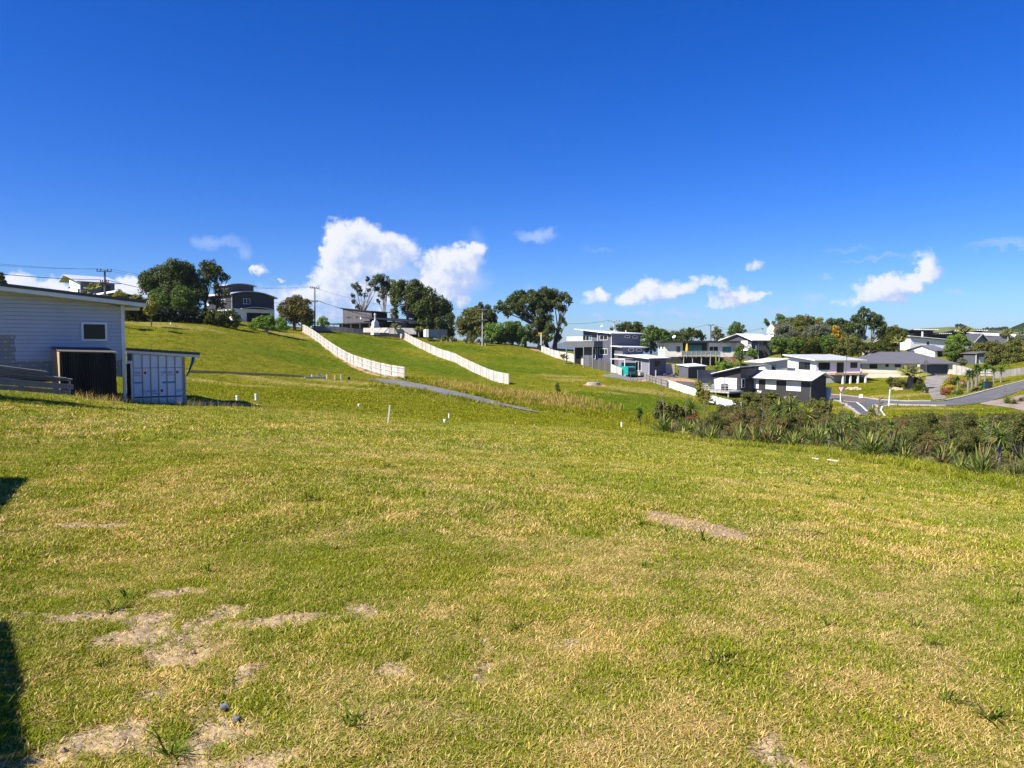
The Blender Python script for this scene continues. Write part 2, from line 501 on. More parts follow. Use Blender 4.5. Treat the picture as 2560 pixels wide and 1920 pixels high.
# sealed and gravelled strips: far edge, near edge (photograph pixels on the ground)
STRIPS = {
    'gravel_drive': ([(936, 947.5), (947, 947.5), (1009, 953), (1063, 963), (1144, 981), (1225, 1001), (1306, 1020), (1350, 1032)], [(925, 949.5), (936, 950.5), (982, 963), (1044, 974.5), (1117, 989.5), (1185, 1003), (1268, 1018), (1335, 1031)]),
    'side_road': ([(2040, 983), (2058, 985), (2110, 990), (2170, 997)], [(2035, 993), (2056, 996), (2097, 1004), (2160, 1011)]),
    'road': ([(2150, 995), (2200, 1001), (2265, 1004.5), (2327, 1004), (2363, 1002.5), (2411, 992.5), (2460, 979.5), (2509, 966.5), (2560, 953.5), (2640, 933)], [(2150, 1010), (2221, 1012.5), (2281, 1014.5), (2340, 1015.5), (2363, 1015.5), (2411, 1013.5), (2460, 1007), (2509, 993), (2560, 974), (2640, 946)]),
    'junction_mouth': ([(2097, 1004.5), (2112, 1013), (2132, 1026), (2150, 1040)], [(2205, 1010.5), (2192, 1016), (2190, 1028), (2196, 1042)]),
    'driveway': ([(2316, 938.5), (2311, 955), (2320, 980), (2334, 1000.5)], [(2377, 939.5), (2362, 952), (2351, 972), (2366, 997)]),
    'footpath': ([(2452, 1008.5), (2480, 1002), (2520, 996), (2570, 984)], [(2450, 1011), (2490, 1016), (2530, 1021), (2570, 1030)]),
}
STRIP_W = {k: ([G(*a) for a in A], [G(*b) for b in B]) for k, (A, B) in STRIPS.items()}
_cl = [[(a + b) / 2 for a, b in zip(*STRIP_W[k])] for k in STRIP_W]


def near_strip(x, y, w):
    m = np.zeros_like(x)
    for k, (A, B) in STRIP_W.items():
        hw = max((a - b).length for a, b in zip(A, B)) / 2
        d = dist_poly(x, y, [(a + b) / 2 for a, b in zip(A, B)])
        m = np.maximum(m, np.clip((hw + w - d) / w, 0, 1))
    return m


def in_strip(x, y):
    """inside one of the sealed strips"""
    m = np.zeros(x.shape, bool)
    for A, B in STRIP_W.values():
        for i in range(len(A) - 1):
            q = (A[i], A[i + 1], B[i + 1], B[i])
            s = [(q[(k + 1) % 4].x - q[k].x) * (y - q[k].y) - (q[(k + 1) % 4].y - q[k].y) * (x - q[k].x) for k in range(4)]
            m |= np.all([t > 0 for t in s], 0) | np.all([t < 0 for t in s], 0)
    return m


_ta = list(np.linspace(-THC, THC, 620))
_tback = list(np.linspace(THC, 2 * math.pi - THC, 40))[1:-1]
_th = np.array(_ta + _tback)
_rr = np.exp(np.linspace(math.log(1.25), math.log(420), 470))
TX = np.sin(_th)[:, None] * _rr[None, :]
TY = np.cos(_th)[:, None] * _rr[None, :]
_nt, _nr = TX.shape
tz = hgt(TX.ravel(), TY.ravel())
tx, ty = TX.ravel(), TY.ravel()
rad = np.hypot(tx, ty)
view = np.abs(np.arctan2(tx, ty)) < THC + .01
M = {k: np.zeros(len(tx)) for k in ('bare', 'straw', 'mulch', 'dry', 'rank', 'lush', 'tan', 'clay', 'gravel')}
nearv = view & (rad < 45)
M['bare'][nearv], M['straw'][nearv], M['mulch'][nearv] = masks(tx[nearv], ty[nearv])
farv = view & (rad > 20) & (rad < 260)
M['dry'][farv], M['rank'][farv], M['lush'][farv], M['tan'][farv] = far_masks(tx[farv], ty[farv])
M['clay'][farv], M['gravel'][farv] = clay_mask(tx[farv], ty[farv])
# relief: fine lumps near by, tussocky swells on the slopes
def relief(x, y, bare):
    r = np.hypot(x, y)
    z = (fbm(x, y, 2.2, 3, 81) - .5) * .05 * np.clip((60 - r) / 40, 0, 1)
    z = z + ((fbm(x, y, 14, 3, 85) - .5) * .045 - .012) * np.clip(bare * 1.4, 0, 1) * (r < 14)
    return z + (fbm(x, y, .55, 3, 83) - .5) * .16 * np.clip((r - 40) / 30, 0, 1) * (1 - near_strip(x, y, 3.0)) * (np.abs(np.arctan2(x, y)) < THC)


tz = tz + relief(tx, ty, M['bare'])
me = bpy.data.meshes.new('ground')
idx = np.arange(_nt * _nr).reshape(_nt, _nr)
i2 = np.roll(idx, -1, axis=0)
q = np.stack([idx[:, :-1], idx[:, 1:], i2[:, 1:], i2[:, :-1]], -1).reshape(-1, 4)
vs = np.stack([tx, ty, tz], 1)
# small disc that closes the hole under the camera
c0 = len(vs)
vs = np.vstack([vs, [[0, 0, float(tz[idx[:, 0]].mean())]]])
me.vertices.add(len(vs))
me.vertices.foreach_set('co', vs.ravel())
tri = np.stack([np.full(_nt, c0), idx[:, 0], i2[:, 0]], -1)
me.loops.add(q.size + tri.size)
me.loops.foreach_set('vertex_index', np.concatenate([q.ravel(), tri.ravel()]).astype(np.int32))
me.polygons.add(len(q) + len(tri))
me.polygons.foreach_set('loop_start', np.concatenate([np.arange(len(q)) * 4, len(q) * 4 + np.arange(len(tri)) * 3]).astype(np.int32))
me.polygons.foreach_set('use_smooth', np.ones(len(q) + len(tri), bool))
me.update(calc_edges=True)
me.validate()
for k, arr in M.items():
    a = me.attributes.new(k, 'FLOAT', 'POINT')
    a.data.foreach_set('value', np.append(arr, 0).astype(np.float32))
ground = bpy.data.objects.new('ground', me)
COL.objects.link(ground)
ground['kind'] = 'structure'


# ------------------------------------------------------------------ material helpers
def new_mat(name):
    m = bpy.data.materials.new(name)
    m.use_nodes = True
    t = m.node_tree
    t.nodes.clear()
    o = t.nodes.new('ShaderNodeOutputMaterial')
    return m, t, o


def bsdf(t, o, col, rough=0.7, spec=0.3, metal=0.0, normal=None):
    b = t.nodes.new('ShaderNodeBsdfPrincipled')
    b.inputs['Roughness'].default_value = rough if isinstance(rough, float) else 0.6
    if not isinstance(rough, float):
        t.links.new(rough, b.inputs['Roughness'])
    b.inputs['Specular IOR Level'].default_value = spec
    b.inputs['Metallic'].default_value = metal
    if isinstance(col, tuple):
        b.inputs['Base Color'].default_value = (*col[:3], 1)
    else:
        t.links.new(col, b.inputs['Base Color'])
    if normal is not None:
        t.links.new(normal, b.inputs['Normal'])
    if o is not None:
        t.links.new(b.outputs[0], o.inputs['Surface'])
    return b


def noise(t, scale, detail=4.0, rough=.55, vec=None, w=None):
    n = t.nodes.new('ShaderNodeTexNoise')
    n.inputs['Scale'].default_value = scale
    n.inputs['Detail'].default_value = detail
    n.inputs['Roughness'].default_value = rough
    if vec is not None:
        t.links.new(vec, n.inputs['Vector'])
    return n.outputs[0]


def pos(t):
    return t.nodes.new('ShaderNodeNewGeometry').outputs['Position']


def bump(t, hgt_out, strength=.4, dist=.02):
    b = t.nodes.new('ShaderNodeBump')
    b.inputs['Strength'].default_value = strength
    b.inputs['Distance'].default_value = dist
    t.links.new(hgt_out, b.inputs['Height'])
    return b.outputs[0]


def attr(t, name, kind='GEOMETRY'):
    a = t.nodes.new('ShaderNodeAttribute')
    a.attribute_name = name
    a.attribute_type = kind
    return a.outputs['Fac']


GREEN = (.115, .165, .022)
GREEN2 = (.185, .225, .028)
STRAWC = (.40, .31, .145)
DIRTC = (.36, .265, .165)


def ground_material():
    m, t, o = new_mat('field_turf')
    p = pos(t)
    big = noise(t, .045, 3, .5, p)
    mid = noise(t, .5, 5, .6, p)
    fine = noise(t, 6.0, 5, .65, p)
    tiny = noise(t, 55.0, 3, .7, p)
    c = mixc(t, smooth(t, big, .38, .62), (.165, .192, .007), (.215, .228, .010))
    c = mixc(t, smooth(t, mid, .40, .70), c, (.285, .268, .022))
    c = mixc(t, Mth(t, 'MULTIPLY', attr(t, 'lush'), .8), c, (.105, .180, .004))
    c = mixc(t, Mth(t, 'MULTIPLY', attr(t, 'rank'), .75), c, (.255, .250, .03))
    c = mixc(t, Mth(t, 'MULTIPLY', attr(t, 'tan'), smooth(t, fine, .2, .65)), c, (.40, .335, .10))
    c = mixc(t, Mth(t, 'MULTIPLY', attr(t, 'dry'), smooth(t, mid, .25, .6)), c, (.27, .185, .062))
    c = mixc(t, Mth(t, 'MULTIPLY', attr(t, 'straw'), smooth(t, fine, .3, .6)), c, STRAWC)
    # light and dark flecks of the sward
    c = mixc(t, smooth(t, fine, .44, .30), c, (.085, .110, .006))
    c = mixc(t, Mth(t, 'MULTIPLY', smooth(t, tiny, .52, .68), .5), c, (.30, .29, .09))
    c = mixc(t, 1.0, c, (.74, .72, .66), 'MULTIPLY')        # thatch tone, whole turf darkened so gaps between blades read dark
    dirt = mixc(t, smooth(t, noise(t, 22, 5, .7, p), .35, .65), (.26, .185, .10), (.46, .345, .205))
    vo = N(t, 'ShaderNodeTexVoronoi', feature='DISTANCE_TO_EDGE', ins={'Scale': 17.0})
    t.links.new(p, vo.inputs['Vector'])
    crack = smooth(t, Mth(t, 'ADD', vo.outputs['Distance'], Mth(t, 'MULTIPLY_ADD', noise(t, 30, 3, .6, p), .12, -.05)), .055, .0)
    dirt = mixc(t, Mth(t, 'MULTIPLY', crack, .75), dirt, (.11, .075, .045))
    dirt = mixc(t, smooth(t, noise(t, 70, 3, .7, p), .56, .66), dirt, (.52, .42, .22))
    c = mixc(t, smooth(t, attr(t, 'bare'), .2, .6), c, dirt)
    c = mixc(t, smooth(t, attr(t, 'mulch'), .3, .7), c, mixc(t, smooth(t, tiny, .4, .6), (.20, .135, .075), (.50, .37, .22)))
    clay = mixc(t, smooth(t, noise(t, 1.6, 5, .7, p), .35, .65), (.40, .215, .115), (.56, .36, .22))
    c = mixc(t, smooth(t, attr(t, 'clay'), .3, .65), c, clay)
    grav = mixc(t, smooth(t, noise(t, 3.0, 6, .75, p), .35, .65), (.13, .13, .125), (.30, .29, .28))
    c = mixc(t, smooth(t, attr(t, 'gravel'), .3, .65), c, grav)
    hb = Mth(t, 'ADD', Mth(t, 'MULTIPLY', mid, .8), Mth(t, 'ADD', Mth(t, 'MULTIPLY', fine, .35), Mth(t, 'MULTIPLY', tiny, .06)))
    bsdf(t, o, c, .9, .05, normal=bump(t, hb, .55, .25))
    return m


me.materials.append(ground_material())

# ------------------------------------------------------------------ mesh helpers
def wloc(o):
    p = Vector((0, 0, 0))
    while o is not None:
        p += o.location
        o = o.parent
    return p


class MB:
    """collects shapes in world coordinates; build() links them as one mesh object"""

    def __init__(s):
        s.v, s.f = [], []

    def add(s, vs, fs):
        k = len(s.v)
        s.v += [tuple(p) for p in vs]
        s.f += [tuple(i + k for i in f) for f in fs]
        return s

    def hexa(s, p):
        """8 points: bottom ring 0-3, top ring 4-7"""
        return s.add(p, [(3, 2, 1, 0), (4, 5, 6, 7), (0, 1, 5, 4), (1, 2, 6, 5), (2, 3, 7, 6), (3, 0, 4, 7)])

    def box(s, fr, x0, x1, y0, y1, z0, z1):
        return s.hexa([fr(x, y, z0) for x, y in ((x0, y0), (x1, y0), (x1, y1), (x0, y1))] + [fr(x, y, z1) for x, y in ((x0, y0), (x1, y0), (x1, y1), (x0, y1))])

    def slab(s, fr, x0, x1, y0, y1, tops, th):
        c = ((x0, y0), (x1, y0), (x1, y1), (x0, y1))
        return s.hexa([fr(x, y, z - th) for (x, y), z in zip(c, tops)] + [fr(x, y, z) for (x, y), z in zip(c, tops)])

    def body(s, fr, x0, x1, y0, y1, z0, tops):
        c = ((x0, y0), (x1, y0), (x1, y1), (x0, y1))
        return s.hexa([fr(x, y, z0) for (x, y) in c] + [fr(x, y, z) for (x, y), z in zip(c, tops)])

    def prism(s, pts, ext):
        n = len(pts)
        vs = list(pts) + [Vector(p) + ext for p in pts]
        return s.add(vs, [tuple(range(n - 1, -1, -1)), tuple(range(n, 2 * n))] + [(i, (i + 1) % n, (i + 1) % n + n, i + n) for i in range(n)])

    def tube(s, pts, radii, n=6, cap=True):
        pts = [Vector(p) for p in pts]
        if not isinstance(radii, (list, tuple)):
            radii = [radii] * len(pts)
        rings = []
        for i, p in enumerate(pts):
            d = (pts[min(i + 1, len(pts) - 1)] - pts[max(i - 1, 0)]).normalized()
            a = d.cross(Vector((0, 0, 1)) if abs(d.z) < .9 else Vector((1, 0, 0))).normalized()
            b = d.cross(a)
            rings.append([p + (a * math.cos(2 * math.pi * k / n) + b * math.sin(2 * math.pi * k / n)) * radii[i] for k in range(n)])
        vs = [q for r in rings for q in r]
        fs = []
        for i in range(len(pts) - 1):
            for k in range(n):
                fs.append((i * n + k, i * n + (k + 1) % n, (i + 1) * n + (k + 1) % n, (i + 1) * n + k))
        if cap:
            fs += [tuple(range(n - 1, -1, -1)), tuple((len(pts) - 1) * n + k for k in range(n))]
        return s.add(vs, fs)

    def bar(s, a, b, w, t=None):
        """square bar between two points"""
        a, b = Vector(a), Vector(b)
        t = t or w
        d = (b - a).normalized()
        x = d.cross(Vector((0, 0, 1)))
        x = x.normalized() if x.length > 1e-4 else Vector((1, 0, 0))
        y = d.cross(x)
        c = [(-1, -1), (1, -1), (1, 1), (-1, 1)]
        return s.hexa([a + x * i * w / 2 + y * j * t / 2 for i, j in c] + [b + x * i * w / 2 + y * j * t / 2 for i, j in c])

    def mesh(s, name, mat, origin, smooth=False):
        me = bpy.data.meshes.new(name)
        me.from_pydata([(p[0] - origin.x, p[1] - origin.y, p[2] - origin.z) for p in s.v], [], s.f)
        me.update()
        bm = bmesh.new()
        bm.from_mesh(me)
        bmesh.ops.recalc_face_normals(bm, faces=bm.faces)
        bm.to_mesh(me)
        bm.free()
        if mat:
            me.materials.append(mat)
        if smooth:
            for p in me.polygons:
                p.use_smooth = True
        return me

    def build(s, name, mat, parent=None, loc=None, smooth=False):
        org = wloc(parent) if parent is not None else Vector(loc if loc is not None else (0, 0, 0))
        o = bpy.data.objects.new(name, s.mesh(name, mat, org, smooth))
        COL.objects.link(o)
        if parent is not None:
            o.parent = parent
        else:
            o.location = org
        return o


class Frame:
    """x to the right along a front, y away into the building, z up"""

    def __init__(s, o, yaw):
        s.o = Vector(o)
        s.ax = Vector((math.cos(yaw), math.sin(yaw), 0))
        s.ay = Vector((-math.sin(yaw), math.cos(yaw), 0))

    def __call__(s, x, y, z):
        return s.o + s.ax * x + s.ay * y + Vector((0, 0, z))

    def _hit(s, u, v, n, p0):
        d = ray(u, v)
        c = Vector((0, 0, EYE))
        t = n.dot(p0 - c) / n.dot(d)
        q = c + d * t - s.o
        return q.dot(s.ax), q.dot(s.ay), q.z

    def R(s, u, v, y=0.0):
        """x, z where a pixel meets the plane y = const"""
        x, _, z = s._hit(u, v, s.ay, s(0, y, 0))
        return x, z

    def L(s, u, v, x=0.0):
        """y, z where a pixel meets the plane x = const"""
        _, y, z = s._hit(u, v, s.ax, s(x, 0, 0))
        return y, z


def tag(o, label, cat, group=None, kind=None):
    if label:
        o['label'] = label
    if cat:
        o['category'] = cat
    if group:
        o['group'] = group
    if kind:
        o['kind'] = kind
    return o


def empty(name, loc, label, cat, group=None):
    o = bpy.data.objects.new(name, None)
    o.location = loc
    o.empty_display_size = .3
    COL.objects.link(o)
    return tag(o, label, cat, group)


def copy_tree(o, parent=None, loc=None, rz=None, sc=None):
    c = o.copy()
    COL.objects.link(c)
    c.parent = parent
    if loc is not None:
        c.location = loc
    if rz is not None:
        c.rotation_euler = (0, 0, rz)
    if sc is not None:
        c.scale = (sc, sc, sc) if isinstance(sc, (int, float)) else sc
    for ch in CHILD.get(o.name, []) or [k for k in o.children]:
        copy_tree(ch, c)
    return c


CHILD = {}

# ------------------------------------------------------------------ building materials
MATS = {}


def paint(name, col, rough=.55, spec=.3, lines=None, pitch=.18, var=.06, metal=0.0):
    """painted surface; lines 'h' weatherboard, 'v' vertical ribs (world z, or along both horizontals)"""
    if name in MATS:
        return MATS[name]
    m, t, o = new_mat(name)
    p = pos(t)
    n = noise(t, .7, 5, .6, p)
    c = mixc(t, smooth(t, n, .3, .7), tuple(x * (1 - var) for x in col), tuple(min(1, x * (1 + var)) for x in col))
    streak = N(t, 'ShaderNodeMapping', ins={'Scale': (5, 5, .5)})
    t.links.new(p, streak.inputs[0])
    c = mixc(t, Mth(t, 'MULTIPLY', smooth(t, noise(t, 1.0, 4, .6, streak.outputs[0]), .55, .8), .25), c, tuple(x * .72 for x in col))
    nrm = None
    if lines:
        sp = N(t, 'ShaderNodeSeparateXYZ')
        t.links.new(p, sp.inputs[0])
        if lines == 'h':
            s = Mth(t, 'FRACT', Mth(t, 'MULTIPLY', sp.outputs[2], 1 / pitch))
        else:
            s = Mth(t, 'FRACT', Mth(t, 'MULTIPLY', Mth(t, 'ADD', sp.outputs[0], Mth(t, 'MULTIPLY', sp.outputs[1], .8)), 1 / pitch))
        c = mixc(t, smooth(t, s, .14, .02), c, tuple(x * .55 for x in col))
        nrm = bump(t, s, .25, .03)
    bsdf(t, o, c, rough, spec, metal, nrm)
    MATS[name] = m
    return m


def timber(name, c0, c1, c2, scale=1.0):
    """weathered timber: grain runs along z, blotches, each joined board its own tone"""
    if name in MATS:
        return MATS[name]
    m, t, o = new_mat(name)
    p = pos(t)
    mp = N(t, 'ShaderNodeMapping', ins={'Scale': (9 * scale, 9 * scale, .7 * scale)})
    t.links.new(p, mp.inputs[0])
    g = noise(t, 1.0, 5, .65, mp.outputs[0])
    isl = N(t, 'ShaderNodeNewGeometry').outputs['Random Per Island']
    c = mixc(t, smooth(t, g, .3, .7), c0, c1)
    c = mixc(t, Mth(t, 'MULTIPLY', isl, .9), c, c2)
    c = mixc(t, Mth(t, 'MULTIPLY', smooth(t, noise(t, .5, 4, .6, p), .5, .75), .4), c, tuple(x * .6 for x in c0))
    bsdf(t, o, c, .85, .15, normal=bump(t, g, .3, .01))
    MATS[name] = m
    return m


def glass(name, col=(.012, .016, .018), rough=.06):
    if name in MATS:
        return MATS[name]
    m, t, o = new_mat(name)
    n = noise(t, .8, 3, .5, pos(t))
    c = mixc(t, smooth(t, n, .35, .65), col, tuple(x * 1.9 for x in col))
    bsdf(t, o, c, rough, .28)
    MATS[name] = m
    return m


WHITE = paint('white_paint', (.80, .80, .78), .5)
WHITEROOF = paint('white_roof', (.82, .83, .84), .45, .35, 'v', .4)
GREYROOF = paint('light_grey_roof', (.52, .54, .58), .45, .35, 'v', .4)
DARKROOF = paint('charcoal_roof', (.045, .047, .052), .5, .3, 'v', .4)
TILEROOF = paint('grey_tile_roof', (.13, .13, .145), .7, .2, 'h', .17)
CHAR = paint('charcoal_boards', (.055, .057, .064), .6, .25, 'h', .18)
GREYBD = paint('mid_grey_boards', (.135, .14, .155), .6, .25, 'h', .18)
BLUEGREY = paint('blue_grey_boards', (.115, .12, .15), .6, .25, 'h', .18)
BLACKBD = paint('black_boards', (.046, .046, .048), .6, .25, 'h', .18)
CREAM = paint('cream_plaster', (.72, .66, .52), .8, .15)
IVORY = paint('ivory_plaster', (.80, .76, .66), .8, .15)
PLWHITE = paint('white_plaster', (.83, .83, .82), .8, .15)
PLGREY = paint('grey_plaster', (.40, .42, .45), .8, .15)
BRICK = paint('brick', (.33, .16, .10), .85, .1, 'h', .09)
CONC = paint('concrete', (.36, .35, .33), .85, .15, var=.15)
GLASS = glass('dark_glass')
TEAL = glass('green_tinted_glass', (.05, .17, .15), .1)
BLIND = paint('pale_blinds', (.70, .72, .72), .4, .5)
SLATE = paint('dark_grey_frame', (.03, .032, .036), .5)
PALING = timber('weathered_paling', (.27, .245, .21), (.50, .46, .40), (.74, .70, .64))
PALINGD = timber('dark_paling', (.055, .055, .055), (.10, .10, .10), (.14, .135, .13))
PALINGG = timber('grey_paling', (.17, .165, .155), (.25, .24, .22), (.30, .29, .27))
DECK = timber('deck_timber', (.33, .29, .24), (.44, .40, .34), (.50, .46, .40))
POSTD = timber('dark_post', (.10, .075, .055), (.16, .12, .085), (.20, .15, .11))
NEWTIM = timber('fresh_timber', (.42, .26, .12), (.52, .34, .17), (.58, .40, .22))


class House:
    """a building given by its near vertical edge: wall R runs right-back along x, wall L runs left-back along y"""

    def __init__(s, name, label, u, v, D, yaw, cat='house', group=None):
        s.o = P(u, v, D)
        s.fr = Frame(s.o, R(yaw))
        s.root = empty(name, s.o, label, cat, group)

    def part(s, name, mat, fn, parent=None):
        m = MB()
        fn(m)
        return m.build(name, mat, parent or s.root)

    def win(s, side, c, box, frame=None, pane=None, bars=(), hbars=(), fw=.07, sgn=-1, name='window'):
        """a window on plane y=c (side R) or x=c (side L); box = u0, v0, u1, v1 in photograph pixels or local a0, z0, a1, z1 when len 5"""
        fr = s.fr
        if len(box) == 5:
            a0, z0, a1, z1 = box[:4]
        else:
            u0, v0, u1, v1 = box
            f = fr.R if side == 'R' else fr.L
            um, vm = (u0 + u1) / 2, (v0 + v1) / 2
            a0, a1 = f(u0, vm, c)[0], f(u1, vm, c)[0]
            z1, z0 = f(um, v0, c)[1], f(um, v1, c)[1]
        if a0 > a1:
            a0, a1 = a1, a0
        def bx(m, a, b, z, w, d0, d1):
            lo, hi = sorted((c + sgn * d0, c + sgn * d1))
            if side == 'R':
                m.box(fr, a, b, lo, hi, z, w)
            else:
                m.box(fr, lo, hi, a, b, z, w)
        m = MB()
        bx(m, a0, a1, z1 - fw, z1, -.02, .05)
        bx(m, a0, a1, z0, z0 + fw, -.02, .06)
        bx(m, a0, a0 + fw, z0 + fw, z1 - fw, -.02, .05)
        bx(m, a1 - fw, a1, z0 + fw, z1 - fw, -.02, .05)
        for k in bars:
            x = a0 + (a1 - a0) * k
            bx(m, x - fw / 2, x + fw / 2, z0 + fw, z1 - fw, -.02, .045)
        for k in hbars:
            z = z0 + (z1 - z0) * k
            bx(m, a0 + fw, a1 - fw, z - fw / 2, z + fw / 2, -.02, .04)
        w = m.build(name, frame or WHITE, s.root)
        cuts = [0] + sorted(bars) + [1]
        for q in range(len(cuts) - 1):
            g = MB()
            bx(g, a0 + (a1 - a0) * cuts[q] + fw * .5, a0 + (a1 - a0) * cuts[q + 1] - fw * .5, z0 + fw * .5, z1 - fw * .5, -.01, .015)
            pm = pane[q] if isinstance(pane, (list, tuple)) else (pane or GLASS)
            g.build('pane', pm, w)
        return w

    def len_R(s, u, v=900, y=0.0):
        return s.fr.R(u, v, y)[0]

    def len_L(s, u, v=900, x=0.0):
        return s.fr.L(u, v, x)[0]

    def pipe(s, x, y, z0, z1, r=.045, mat=None):
        return s.part('downpipe', mat or WHITE, lambda m: m.tube([s.fr(x, y, z0), s.fr(x, y, z1)], r, 6))

# ------------------------------------------------------------------ the unfinished weatherboard house on the left
LH = House('weatherboard_house', 'white weatherboard house with lower boards still unpainted beside the wrapped lean-to', 308, 1004, 30.3, 41.7)
F = LH.fr
zt0 = F.R(0, 725, -.55)      # underside of the fascia, left edge of picture
zt1 = F.R(364, 767, -.55)
SL = (zt1[1] - zt0[1]) / (zt1[0] - zt0[0])


def soff(x):
    return zt1[1] + (x - zt1[0]) * SL


XL = -9.0
ZB = F.R(308, 941)[1]        # lower edge of the cladding


def board_material():
    m, t, o = new_mat('painted_and_primed_weatherboard')
    p = pos(t)
    d = VMth(t, 'SUBTRACT', p, tuple(F.o))
    sx = VMth(t, 'DOT_PRODUCT', d.outputs[0], tuple(F.ax)).outputs['Value']
    sz = N(t, 'ShaderNodeSeparateXYZ')
    t.links.new(d.outputs[0], sz.inputs[0])
    z = sz.outputs[2]
    xa, zb = F.R(38, 850)[0], F.R(38, 838)[1]
    zc = F.R(150, 901)[1]
    rag = Mth(t, 'MULTIPLY_ADD', noise(t, 3.0, 3, .6, p), .22, -.11)
    left = Mth(t, 'MULTIPLY', Mth(t, 'LESS_THAN', Mth(t, 'ADD', sx, rag), xa), Mth(t, 'LESS_THAN', z, zb))
    low = Mth(t, 'LESS_THAN', z, zc)
    un = Mth(t, 'MAXIMUM', left, low)
    n = noise(t, 1.1, 4, .6, p)
    wcol = mixc(t, smooth(t, n, .3, .7), (.47, .49, .53), (.51, .53, .57))
    pcol = mixc(t, smooth(t, n, .3, .7), (.30, .29, .25), (.345, .33, .28))
    row = Mth(t, 'FLOOR', Mth(t, 'DIVIDE', Mth(t, 'SUBTRACT', z, ZB), .1495))
    fx = Mth(t, 'SUBTRACT', Mth(t, 'FRACT', Mth(t, 'ADD', Mth(t, 'DIVIDE', sx, .44), Mth(t, 'MULTIPLY', Mth(t, 'MODULO', row, 2.0), .5))), .5)
    fz = Mth(t, 'SUBTRACT', Mth(t, 'FRACT', Mth(t, 'DIVIDE', Mth(t, 'SUBTRACT', z, ZB), .1495)), .45)
    dd = Mth(t, 'ADD', Mth(t, 'POWER', Mth(t, 'MULTIPLY', fx, .44), 2.0), Mth(t, 'POWER', Mth(t, 'MULTIPLY', fz, .15), 2.0))
    dot = Mth(t, 'LESS_THAN', Mth(t, 'ADD', dd, Mth(t, 'MULTIPLY_ADD', noise(t, 14, 2, .5, p), .0008, -.0004)), .0009)
    pcol = mixc(t, Mth(t, 'MULTIPLY', dot, .8), pcol, (.58, .58, .56))
    bsdf(t, o, mixc(t, un, wcol, pcol), .6, .25)
    return m


BMAT = board_material()
LH.part('wall_sheet', paint('building_wall_sheet', (.22, .23, .25)), lambda m: m.hexa(
    [F(XL, .02, ZB + .01), F(-.01, .02, ZB + .01), F(-.01, .2, ZB + .01), F(XL, .2, ZB + .01)] + [F(XL, .02, soff(XL)), F(-.01, .02, soff(-.01)), F(-.01, .2, soff(-.01)), F(XL, .2, soff(XL))]))
LH.part('rear_wall', paint('rear_wall', (.70, .71, .73)), lambda m: (m.body(F, XL, -.05, 7.8, 8.0, ZB, (soff(XL), soff(-.05), soff(-.05), soff(XL))), m.body(F, -.2, -.02, .21, 7.79, ZB, (soff(-.1),) * 4)))
k = 0
while True:
    z0 = ZB + .1495 * k
    if z0 + .05 > soff(XL):
        break
    zt_b = z0 + .1415
    xa_ = zt1[0] + (z0 - zt1[1]) / SL          # where the soffit cuts the lower edge
    xb_ = zt1[0] + (zt_b - zt1[1]) / SL        # and the upper edge
    x0_, x1_ = min(-.012, xa_), min(-.012, xb_)
    if x0_ > XL + .1:
        x1_ = max(x1_, XL + .05)
        m = MB()
        # a bevelled lap: thick lower edge, thin upper edge
        m.add([F(XL, -.030, z0), F(x0_, -.030, z0), F(x0_, .018, z0), F(XL, .018, z0), F(XL, -.012, zt_b), F(x1_, -.012, zt_b), F(x1_, .018, zt_b), F(XL, .018, zt_b)],
              [(3, 2, 1, 0), (4, 5, 6, 7), (0, 1, 5, 4), (1, 2, 6, 5), (2, 3, 7, 6), (3, 0, 4, 7)])
        m.build('weatherboard', BMAT, LH.root)
    k += 1
LH.part('corner_board', WHITE, lambda m: m.box(F, -.01, .13, -.05, .1, ZB - .02, soff(.13) - .01))
LH.part('corner_post', WHITE, lambda m: m.box(F, .02, .12, -.03, .07, -.5, ZB - .03))
def _soffit(m):
    x1 = zt1[0]
    m.hexa([F(XL - .6, -.5, soff(XL - .6) + .0), F(x1, -.5, soff(x1)), F(x1, .5, soff(x1)), F(XL - .6, .5, soff(XL - .6))] +
           [F(XL - .6, -.5, soff(XL - .6) + .03), F(x1, -.5, soff(x1) + .03), F(x1, .5, soff(x1) + .03), F(XL - .6, .5, soff(XL - .6) + .03)])
LH.part('soffit', paint('soffit', (.74, .72, .62)), _soffit)
def _sl(y0, y1, a, b, x0=XL - .6):
    x1 = zt1[0]
    return lambda m: m.hexa([F(x0, y0, soff(x0) + a), F(x1, y0, soff(x1) + a), F(x1, y1, soff(x1) + a), F(x0, y1, soff(x0) + a)] +
                            [F(x0, y0, soff(x0) + b), F(x1, y0, soff(x1) + b), F(x1, y1, soff(x1) + b), F(x0, y1, soff(x0) + b)])
LH.part('fascia', WHITE, _sl(-.56, -.50, -.01, .14))
LH.part('roof', paint('dark_longrun_roof', (.075, .078, .085), .5, .3), _sl(-.60, 8.5, .145, .26))
LH.part('eave_return', WHITE, lambda m: m.box(F, .14, .72, -.02, .22, soff(.5) - .16, soff(.5) - .04))
LH.win('R', -.03, (203, 806, 267.5, 852.5), WHITE, glass('unlit_room_glass', (.004, .005, .005), .08), fw=.075)
for (x, w_) in ((-.42, .16), (-1.9, .14), (-3.4, .14), (-5, .14), (-7, .14)):
    LH.part('pile', POSTD, lambda m, x=x, w_=w_: m.box(F, x - w_, x, .25, .25 + w_, -.8, ZB + .0))
for (x, w_, zt) in ((-.20, .12, .75), (-.07, .10, .95)):
    LH.part('bracing_board', POSTD, lambda m, x=x, w_=w_, zt=zt: m.box(F, x - .1, x - .1 + w_, .6, .64, -.4, zt * .85))
LH.part('bearer', POSTD, lambda m: m.box(F, XL, -.25, .27, .37, ZB - .14, ZB - .005))

